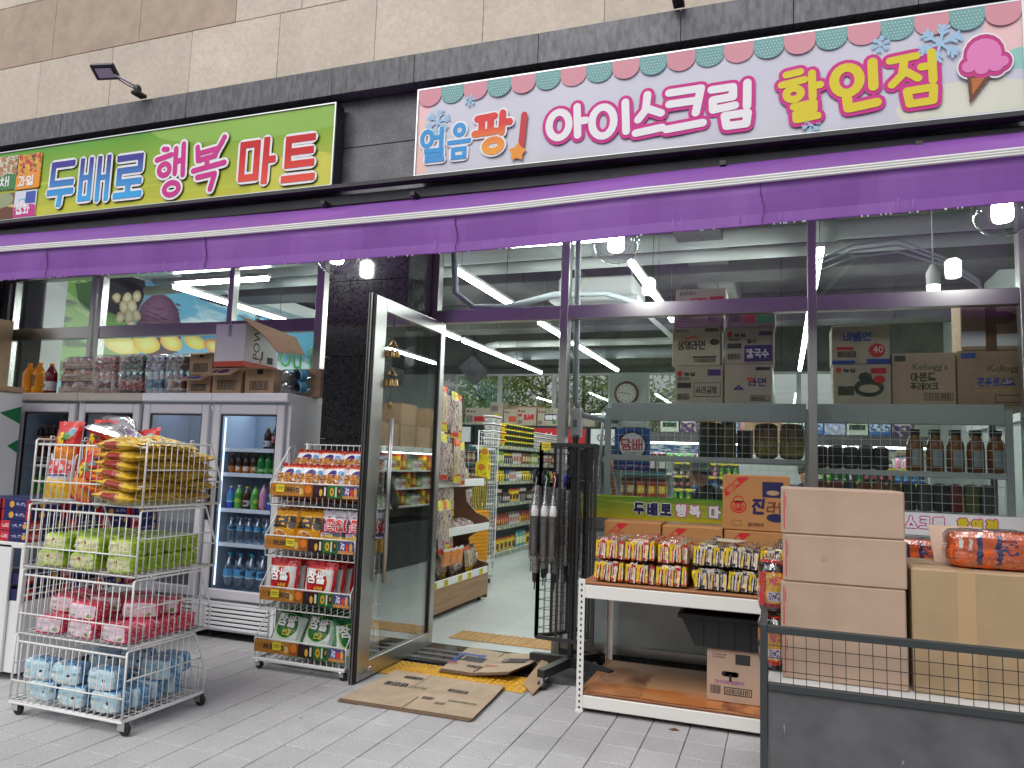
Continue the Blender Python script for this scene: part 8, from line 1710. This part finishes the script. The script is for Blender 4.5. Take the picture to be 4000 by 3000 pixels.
c = at(978, 885, 14.9); t = thing('extractor_fan', 'square dark extractor fan set low in the hazy rear window', 'fan', (c.x, 14.9, c.z-.2))
b = MB(); b.box(c.x-.26, c.x+.26, 14.86, 14.93, c.z-.22, c.z+.22, 'gond_grey', c=.01); build(b, 'housing', t)
b = MB(); b.lathe((c.x, 14.855, c.z), [(.2, 0), (.2, -.01), (.17, -.01), (.17, 0)], 'black_paint', 20, 'y'); b.lathe((c.x, 14.85, c.z), [(.05, 0), (0, -.02)], 'green_ink', 12, 'y')
for k in range(5): a = k*1.2566; b.face([(c.x+.05*math.cos(a), 14.852, c.z+.05*math.sin(a)), (c.x+.16*math.cos(a-.3), 14.85, c.z+.16*math.sin(a-.3)), (c.x+.16*math.cos(a+.3), 14.842, c.z+.16*math.sin(a+.3))], 'black_paint')
build(b, 'blades', t)
c = at(1022, 795, 13.6); t = thing('speaker', 'dark grey wedge speaker hung from the ceiling at the rear', 'speaker', (c.x, 13.6, c.z))
b = MB(); b.box(-.2, .2, -.12, .12, -.28, .22, 'panel_grey', c=.02); b.xf(Matrix.Translation(c) @ Matrix.Rotation(-.7, 4, 'Y') @ Matrix.Rotation(.3, 4, 'X')); build(b, 'cabinet', t); b = MB(); b.rod((c.x, 13.6, c.z+.2), (c.x, 13.6, 4.149), .012, 'black', 6); build(b, 'hanger', t)
# ------------------------------------------------------------------ right hand part of the shop: drinks wall, boxes, counter
YD = 11.6
dw = thing('drinks_wall', 'long open drinks cooler wall with bottles seen through the right window', 'cooler', (-.6, YD+.3, .012))
b = MB(); b.box(-2.1, 1.9, YD+.5, YD+.6, .013, 2.0, 'gond_white'); b.box(-2.1, 1.9, YD, YD+.499, .013, .5, 'gond_white'); b.box(-2.1, 1.9, YD-.02, YD+.499, 1.9, 2.05, 'panel_grey'); build(b, 'cabinet', dw)
zd = [.62, .82, 1.02, 1.20, 1.40, 1.60]
for z in zd:
    b = MB(); b.box(-2.08, 1.88, YD, YD+.49, z-.015, z, 'gond_white'); q = build(b, 'shelf', dw); b = MB()
    for k in range(24): x = -2.0+.16*k; b.box(x, x+.11, YD-.006, YD-.001, z-.03, z+.008, 'tagy')
    build(b, 'price_tags', q)['kind'] = 'stuff'
for x in (-2.09, -1.1, -.1, .9, 1.88): b = MB(); b.box(x-.012, x+.012, YD, YD+.03, .5, 1.9, 'white_metal'); build(b, 'divider', dw)
b = MB(); b.box(-2.05, 1.85, YD-.01, YD+.03, 1.875, 1.898, 'tube_back'); build(b, 'light_strip', dw)
pr('promo', S(50, 80, 150), [('b', 0, 0, 1, 1, 5, .5, S(200, 205, 210), (4, 1, 1)), ('b', 0, 0, 1, 1, 9, .58, S(40, 90, 60), (4, 1, 1)), ('b', .5, 0, 1, 1, 7, .55, S(200, 170, 60), (4, 1, 1))], .35)
b = MB(); b.box(-2.08, 1.88, YD-.03, YD-.021, 1.74, 1.87, 'promo', front='promo'); build(b, 'promo_strip', dw)
kinds = [WS, AL, GR, CO, BL, YC, PK, AW, CF]; cn = ['clear', 'lime', 'green', 'red capped', 'blue', 'yellow capped', 'pink', 'white capped lime', 'brown']
for s_, z in enumerate(zd[2:]):
    for k in range(40):
        x = -2.02+.098*k; i = (k//4+s_*2) % 9
        if any(abs(x-q) < .05 for q in (-1.1, -.1, .9)): continue
        dup(kinds[i], (x, YD+.07, z+.001), '%s bottle on the drinks wall, %s shelf from top, %s from left' % (cn[i], ORD[3-s_], nth(k)), (0, 0, k), '%s bottles on the %s drinks wall shelf' % (cn[i], ORD[3-s_]), (.95, .95, .8))
pr('tb1', S(200, 150, 160), [('e', .5, .55, .3, .3, S(226, 214, 214)), ('b', 0, 0, 1, .4, 5, .52, S(206, 80, 90))], .4); pr('tb2', S(70, 56, 110), [('b', 0, 0, 1, 1, 4, .54, S(210, 180, 150)), ('r', .1, .6, .8, .85, S(214, 214, 220))], .4); pr('tb3', S(226, 130, 50), [('e', .4, .4, .3, .2, S(240, 220, 200)), ('r', .1, .7, .9, .85, S(240, 230, 220))], .4); pr('tb4', S(150, 160, 200), [('b', 0, 0, 1, .6, 4, .5, S(206, 210, 220))], .4); pr('tb5', S(206, 214, 200), [('r', .1, .3, .9, .6, S(40, 60, 50)), ('e', .5, .75, .2, .15, S(110, 170, 80))], .4); pr('tb6', S(60, 110, 180), [('b', 0, .2, 1, .8, 5, .5, S(220, 224, 230))], .4)
sq = ['tb5', 'tb2', 'tb3', 'tb4', 'tb1', 'tb1', 'tb5', 'tb6', 'tb4', 'tb5', 'tb6', 'tb2']; sn = {'tb1': 'pink', 'tb2': 'purple', 'tb3': 'orange', 'tb4': 'pale blue', 'tb5': 'white and green', 'tb6': 'blue'}
for k in range(12):
    x0 = -1.75+.29*k; b = MB(); b.box(x0, x0+.275, YD, YD+.3, 2.052, 2.30, sq[k], front=sq[k], c=.006); solo(b, 'tissue_carton', '%s tissue pack on top of the drinks wall, %s from the left' % (sn[sq[k]], ORD[k]), 'tissue pack', (x0+.14, YD, 2.052), 'tissue packs on the drinks wall')
t = thing('chest_freezer', 'black topped chest freezer behind the window shelf', 'freezer', (-.5, 7.4, .012)); b = MB(); b.box(-1.05, .0, 7.2, 7.7, .013, 1.08, 'white_metal', c=.02); build(b, 'body', t); b = MB(); b.box(-1.08, .03, 7.17, 7.73, 1.08, 1.20, 'black_paint', c=.02); build(b, 'lid', t)
b = MB(); b.prism([(.12, 1.04), (.45, 1.04), (.42, 1.22), (.15, 1.22)], 7.3, 7.5, 'white_plastic', 'y'); solo(b, 'price_scale', 'white weighing scale beside the black freezer lid', 'scale', (.3, 7.4, 1.04))
b = MB(); b.box(.08, 1.2, 7.2, 7.75, .013, 1.035, 'white_metal', c=.01); solo(b, 'checkout_counter', 'white checkout counter right of the black freezer', 'counter', (.7, 7.5, .013))
g2 = gondola('white shelf unit with teal rails seen through the umbrella stand', -2.05, -1.25, 9.0, 9.5, [.2, .55, .85, 1.15, 1.45], 'y', 1.6, 'teal_rail')
for k, z in enumerate((.55, .85, 1.15, 1.45)):
    for i in range(6): m = ['g_blk', 'g_yel', 'g_brn', 'g_red'][(k+i//3) % 4]; o = good('box', m, .1, .1, .22); dup(o, (-1.97+.125*i, 9.14, z+.002), '%s box on the shelf unit behind the umbrellas, %s level, %s from left' % ({'g_blk': 'black', 'g_yel': 'yellow', 'g_brn': 'brown', 'g_red': 'red'}[m], ORD[k], ORD[i]), (0, 0, -math.pi/2), 'boxes on the shelf unit behind the umbrellas')
dc = thing('display_cooler', 'open display cooler with a black base mirrored in the glass door', 'cooler', (-.1, 9.7, .013))
b = MB(); b.box(-.45, .25, 8.75, 10.9, .013, .62, 'black_paint', c=.01); b.box(.2, .25, 8.75, 10.9, .621, 1.6, 'gond_white'); b.box(-.45, .25, 8.72, 8.75, .621, 1.6, 'gond_white'); b.box(-.45, .25, 10.9, 10.93, .621, 1.6, 'gond_white'); build(b, 'cabinet', dc)
b = MB(); b.box(-.47, .25, 8.72, 10.93, 1.6, 1.68, 'gond_white', c=.006); build(b, 'canopy', dc)
b = MB(); b.box(-.44, -.40, 8.78, 10.88, 1.585, 1.598, 'tube_back'); build(b, 'light_strip', dc)
for z in (.85, 1.1, 1.35):
    b = MB(); b.box(-.4, .199, 8.76, 10.89, z-.02, z, 'gond_white'); build(b, 'shelf', dc)
    for k in range(12): o = good('box', ['g_wht', 'g_yel', 'g_red', 'g_green', 'g_bowl'][(k+int(z*10)) % 5], .13, .1, .15); dup(o, (-.32, 8.9+.165*k, z+.002), 'grocery box in the open display cooler, %s shelf, %s back' % ({.85: 'lower', 1.1: 'middle', 1.35: 'upper'}[z], ORD[k]), (0, 0, math.pi), 'boxes in the open display cooler')
for k in range(4):
    for r in range(2 if k % 2 else 1): b = MB(); b.box(-.42, 0, 8.8+.5*k, 9.26+.5*k, 1.682+.3*r, 1.98+.3*r, 'card', c=.006); solo(b, 'carton', 'brown carton on the open display cooler, %s back, %s layer' % (ORD[k], ORD[r]), 'carton', (-.2, 9+.5*k, 1.682+.3*r), 'brown cartons on the display cooler')
# brooms by the shelf
mat('bristle', (.16, .15, .15), .8, var=(90, .3)); mat('bristle_or', (.5, .17, .04), .7, var=(80, .3))
for k, (px, m, lb) in enumerate(((1296, 'bristle', 'grey bristled broom head hanging upside down by the shelf'), (1312, 'bristle_or', 'orange wrapped broom hanging beside the tobacco sign'))):
    c = at(px, 1010, 6.1+.1*k); t = thing('broom', lb, 'broom', (c.x, c.y, 1.18)); b = MB()
    b.lathe((c.x, c.y, 1.18), [(.10, 0), (.09, .12), (.05, .28), (.03, .36)], m, 12); b.jit(.004, k); build(b, 'bristles', t); b = MB(); b.rod((c.x, c.y, 1.54), (c.x+.02, c.y, 1.95), .012, 'white_metal', 8); build(b, 'handle', t)
    b = MB(); b.lathe((c.x, c.y, 1.16), [(.115, 0), (.1, .14), (.06, .3), (.04, .42)], 'film', 9); b.jit(.008, k+4); build(b, 'plastic_wrap', t)
# switch box on the door mullion
b = MB(); b.box(-1.585, -1.50, 5.79, 5.86, 1.72, 1.95, 'white_plastic', c=.006); b.box(-1.56, -1.53, 5.785, 5.79, 1.8, 1.86, 'gond_grey'); solo(b, 'switch_box', 'pale plastic switch box on the inside of the door mullion', 'switch box', (-1.54, 5.82, 1.72))
c = at(2016, 605, 7.4); t = thing('pendant_lamp', 'small white pendant lamp glowing above the right transom inside', 'lamp', (c.x, 7.4, c.z)); b = MB(); b.lathe((c.x, 7.4, c.z), [(0, -.16), (.05, -.15), (.055, -.05)], 'tube_back', 12); build(b, 'bulb', t); b = MB(); b.lathe((c.x, 7.4, c.z), [(.057, -.05), (.06, .06), (.03, .12), (.02, .14), (0, .15)], 'white_metal', 12); b.rod((c.x, 7.4, c.z+.14), (c.x, 7.4, 4.149), .005, 'white', 5); build(b, 'holder', t)
# ------------------------------------------------------------------ two people leaning over the counter
def skin_person(t, J, E_, R_, m, name):
    me = bpy.data.meshes.new(name); me.from_pydata(J, E_, [])
    o = bpy.data.objects.new(name, me); link(o, t); me.materials.append(getm(m))
    a = o.modifiers.new('skin', 'SKIN'); a.use_smooth_shade = True
    for i, r in enumerate(R_): me.skin_vertices[0].data[i].radius = (r, r)
    me.skin_vertices[0].data[0].use_root = True
    s_ = o.modifiers.new('sub', 'SUBSURF'); s_.levels = 2; s_.render_levels = 2
    return o
mat('skin', S(196, 150, 124), .5); mat('hair', (.02, .016, .014), .5, bmp=(60, .5)); mat('jacket_navy', S(34, 44, 74), .8, bmp=(20, .3)); mat('jacket_green', S(36, 46, 40), .85, bmp=(20, .3)); mat('trouser', (.03, .03, .035), .8); mat('mask_white', (.75, .76, .78), .7)
def person(x, y, lab, jac, lean, yaw, hatm=None, sc_=1.0, mask=True):
    t = thing('person', lab, 'person', (x, y, .012), rz=yaw)
    L = lean; hip = (0, 0, .92); ch_ = (0, -.42*math.sin(L), .92+.42*math.cos(L)); nk = (0, -.56*math.sin(L), .92+.56*math.cos(L)); hd = (0, nk[1]-.10, nk[2]+.13)
    sl, sr_ = (-.18, ch_[1]-.05, ch_[2]+.06), (.18, ch_[1]-.05, ch_[2]+.06)
    J = [hip, (0, -.2*math.sin(L), .92+.2*math.cos(L)), ch_, nk, (0, nk[1]-.03, nk[2]+.05), sl, (-.25, sl[1]-.12, sl[2]-.24), (-.18, sl[1]-.36, sl[2]-.34), sr_, (.25, sr_[1]-.12, sr_[2]-.24), (.18, sr_[1]-.36, sr_[2]-.34), (-.1, 0, .86), (-.11, -.02, .48), (-.11, .02, .08), (-.11, -.12, .03), (.1, 0, .86), (.11, -.02, .48), (.11, .02, .08), (.11, -.12, .03)]
    E_ = [(0, 1), (1, 2), (2, 3), (3, 4), (2, 5), (5, 6), (6, 7), (2, 8), (8, 9), (9, 10), (0, 11), (11, 12), (12, 13), (13, 14), (0, 15), (15, 16), (16, 17), (17, 18)]
    skin_person(t, J, E_, [.15, .15, .17, .075, .06, .09, .065, .05, .09, .065, .05, .1, .07, .05, .045, .1, .07, .05, .045], jac, 'body')
    b = MB(); softbox(b, .165, .2, .235, 'skin', k=2.3, n=8, jit=0, org=(0, hd[1]-.1, hd[2]-.11)); 
    b.lathe((0, hd[1]-.105, hd[2]-.015), [(.018, 0), (.012, -.015), (0, -.022)], 'skin', 8, 'y')
    for sx in (-1, 1): b.lathe((sx*.033, hd[1]-.092, hd[2]+.015), [(.010, 0), (0, -.006)], 'black', 8, 'y'); b.lathe((sx*.082, hd[1]+.0, hd[2]), [(.01, -.028), (.016, 0), (.01, .028)], 'skin', 8)
    b.box(-.025, .025, hd[1]-.098, hd[1]-.094, hd[2]-.06, hd[2]-.052, 'maroon'); he = build(b, 'head', t, ) if 0 else None
    me = bpy.data.meshes.new('h'); 
    b2 = MB(); b2.v, b2.f, b2.m, b2.s, b2.uv = [(p[0]+x, p[1]+y, p[2]+.012) for p in b.v], b.f, b.m, b.s, b.uv; he = build(b2, 'head', t)
    def loc(bb): bb.v = [(p[0]+x, p[1]+y, p[2]+.012) for p in bb.v]; return bb
    b = MB(); softbox(b, .185, .215, .17, 'hair', k=2.3, n=7, jit=.003, org=(0, hd[1]-.085, hd[2]-.02)); build(loc(b), 'hair', t)
    if mask: b = MB(); softbox(b, .14, .07, .11, 'mask_white', k=3, n=5, jit=0, org=(0, hd[1]-.112, hd[2]-.085)); build(loc(b), 'face_mask', t)
    if hatm:
        b = MB(); b.lathe((0, hd[1]+.01, hd[2]+.06), [(.20, -.01), (.19, .0), (.11, .01), (.105, .07), (.06, .1), (0, .105)], hatm, 14); build(loc(b), 'hat', t)
    return t
c = at(1690, 1015, 8.1); person(c.x, 8.35, 'person in a navy jacket and white mask bending over behind the shelf', 'jacket_navy', .75, .55)
c = at(1600, 1015, 8.1); person(c.x, 8.35, 'person in a dark green coat and dark hat stooping behind the carton', 'jacket_green', .85, -.9, 'jacket_green', mask=False)
# ------------------------------------------------------------------ trees beyond the rear windows and across the street
mat('bark', (.07, .055, .045), .9, var=(8, .3))
def leafm(n, c, tr):
    m, nn, bb = base(n, .55); oi = node(nn, 'TexCoord'); f = noise(nn, 2.5, 3, oi.outputs['Object']); nn.links.new(mixc(nn, ramp(nn, f, .35, .65), mul(c, .6), mul(c, 1.4)), bb.inputs['Base Color'])
    t_ = node(nn, 'BsdfTranslucent'); t_.inputs[0].default_value = (*tr, 1); mx = node(nn, 'MixShader'); mx.inputs[0].default_value = .4
    nn.links.new(bb.outputs[0], mx.inputs[1]); nn.links.new(t_.outputs[0], mx.inputs[2]); nn.links.new(mx.outputs[0], nn.nodes['Material Output'].inputs[0])
leafm('leaf', (.11, .15, .03), (.34, .48, .08)); leafm('leaf2', (.12, .15, .035), (.42, .5, .1))
def tree(x, y, h, cr, lab, seed, lm='leaf', n=2600, z0=1.4):
    r = random.Random(seed); t = thing('tree', lab, 'tree', (x, y, -.03)); b = MB()
    b.tube([(x, y, -.03), (x+.05, y, h*.35), (x-.03, y+.05, h*.6), (x, y, h*.92)], [.11, .085, .06, .015], 'bark', 8)
    tips = []
    for k in range(14):
        a = r.uniform(0, 6.28); zb = h*r.uniform(.28, .7); L2 = cr*r.uniform(.6, 1.0); e = (x+L2*math.cos(a), y+L2*math.sin(a), zb+L2*r.uniform(.4, .9)); m = (x+L2*.45*math.cos(a+.2), y+L2*.45*math.sin(a+.2), zb+L2*.2)
        b.tube([(x, y, zb), m, e], [.04, .025, .008], 'bark', 5); tips += [e, m, tuple((p+q)/2 for p, q in zip(e, m))]
    for k in range(6): tips.append((x+r.uniform(-.5, .5)*cr*.6, y+r.uniform(-.5, .5)*cr*.6, h*r.uniform(.75, 1.0)))
    build(b, 'trunk', t); b = MB()
    for k in range(n):
        c = tips[r.randrange(len(tips))]; q = Vector((r.gauss(0, .3), r.gauss(0, .3), r.gauss(0, .26)))*cr*.55; p = Vector(c)+q; d = Vector((r.gauss(0, 1), r.gauss(0, 1), r.gauss(-.6, .6))).normalized(); s_ = d.orthogonal().normalized()*r.uniform(.025, .045); L2 = d*r.uniform(.10, .19)
        b.face([p, p+L2*.5+s_, p+L2, p+L2*.5-s_], lm)
    build(b, 'crown', t)
for k, (x, y, h, cr, lab, lm) in enumerate(((-9.4, 23.5, 5.8, 1.8, 'leafy tree outside the hazy rear pane at the left', 'leaf'), (-10.6, 26, 6.2, 2.0, 'leafy tree further back outside the rear windows', 'leaf2'), (-7.6, 24.5, 6.0, 1.9, 'yellow green tree in the middle of the rear window', 'leaf2'), (-6.0, 23.5, 5.7, 1.7, 'bright leafy tree behind the door side rear window', 'leaf'), (-4.6, 25, 6.0, 1.9, 'taller tree beyond the rear window by the clock', 'leaf2'), (-12.4, 24, 6.0, 2.0, 'leafy tree at the far left outside the rear windows', 'leaf'))): tree(x, y, h, cr, lab, k+1, lm)
for k, (x, y, h, cr, lab) in enumerate(((2.5, -9, 6, 2.2, 'street tree across the road mirrored in the right window'), (7.5, -10, 7, 2.6, 'street tree across the road further to the right'), (-3.5, -11, 6.5, 2.4, 'street tree across the road opposite the door'), (-9, -10, 7, 2.6, 'street tree across the road opposite the fridges'), (13, -9, 7, 2.6, 'street tree across the road at the far right'))): tree(x, y, h, cr, lab, k+20, 'leaf', 2200)
t = thing('street_lamp', 'grey street lamp with a wide shade mirrored in the shop window', 'street lamp', (4.1, -4.4, 0)); X, Y = 4.1, -4.4
b = MB(); b.lathe((X, Y, -.02), [(.16, 0), (.16, .2), (.07, .3), (.055, 2.9), (.08, 2.92), (.03, 3.0)], 'panel_grey', 14); build(b, 'post', t)
b = MB(); b.lathe((X, Y, 2.98), [(.1, 0), (.12, .05), (.12, .2), (.1, .24)], 'globe', 12); build(b, 'lantern', t); b = MB(); b.lathe((X, Y, 3.22), [(.36, 0), (.3, .05), (.12, .1), (.1, .16), (.04, .2), (0, .21)], 'panel_grey', 18); build(b, 'shade', t)
ob = MB(); ob.box(-40, 40, -32, -26, -.03, 9, 'panel_grey', c=.05); obt = thing('unseen_opposite_building', 'unseen grey building added across the street to darken glass reflections', 'building', (0, -20, 0)); build(ob, 'wall', obt)  # unseen building, added to weaken sky reflections in the shop glass
ow = MB(); ow.box(-.8, .8, -25.99, -25.97, 0, 1.6, 'pane'); w0_ = build(ow, 'window', obt, )
first = True
for i in range(9):
    for j in range(2):
        if first: w0_.location = (-32, 0, 2.0) if False else (w0_.location.x-28, w0_.location.y, 2.0); first = False
        else: pc(w0_, obt, (-28+7*i, w0_.location.y, 2.0+3.6*j))
# ------------------------------------------------------------------ drop the unused prototypes
for p in protos:
    for k in list(p.children):
        for q in list(k.children): bpy.data.objects.remove(q)
        bpy.data.objects.remove(k)
    bpy.data.objects.remove(p)
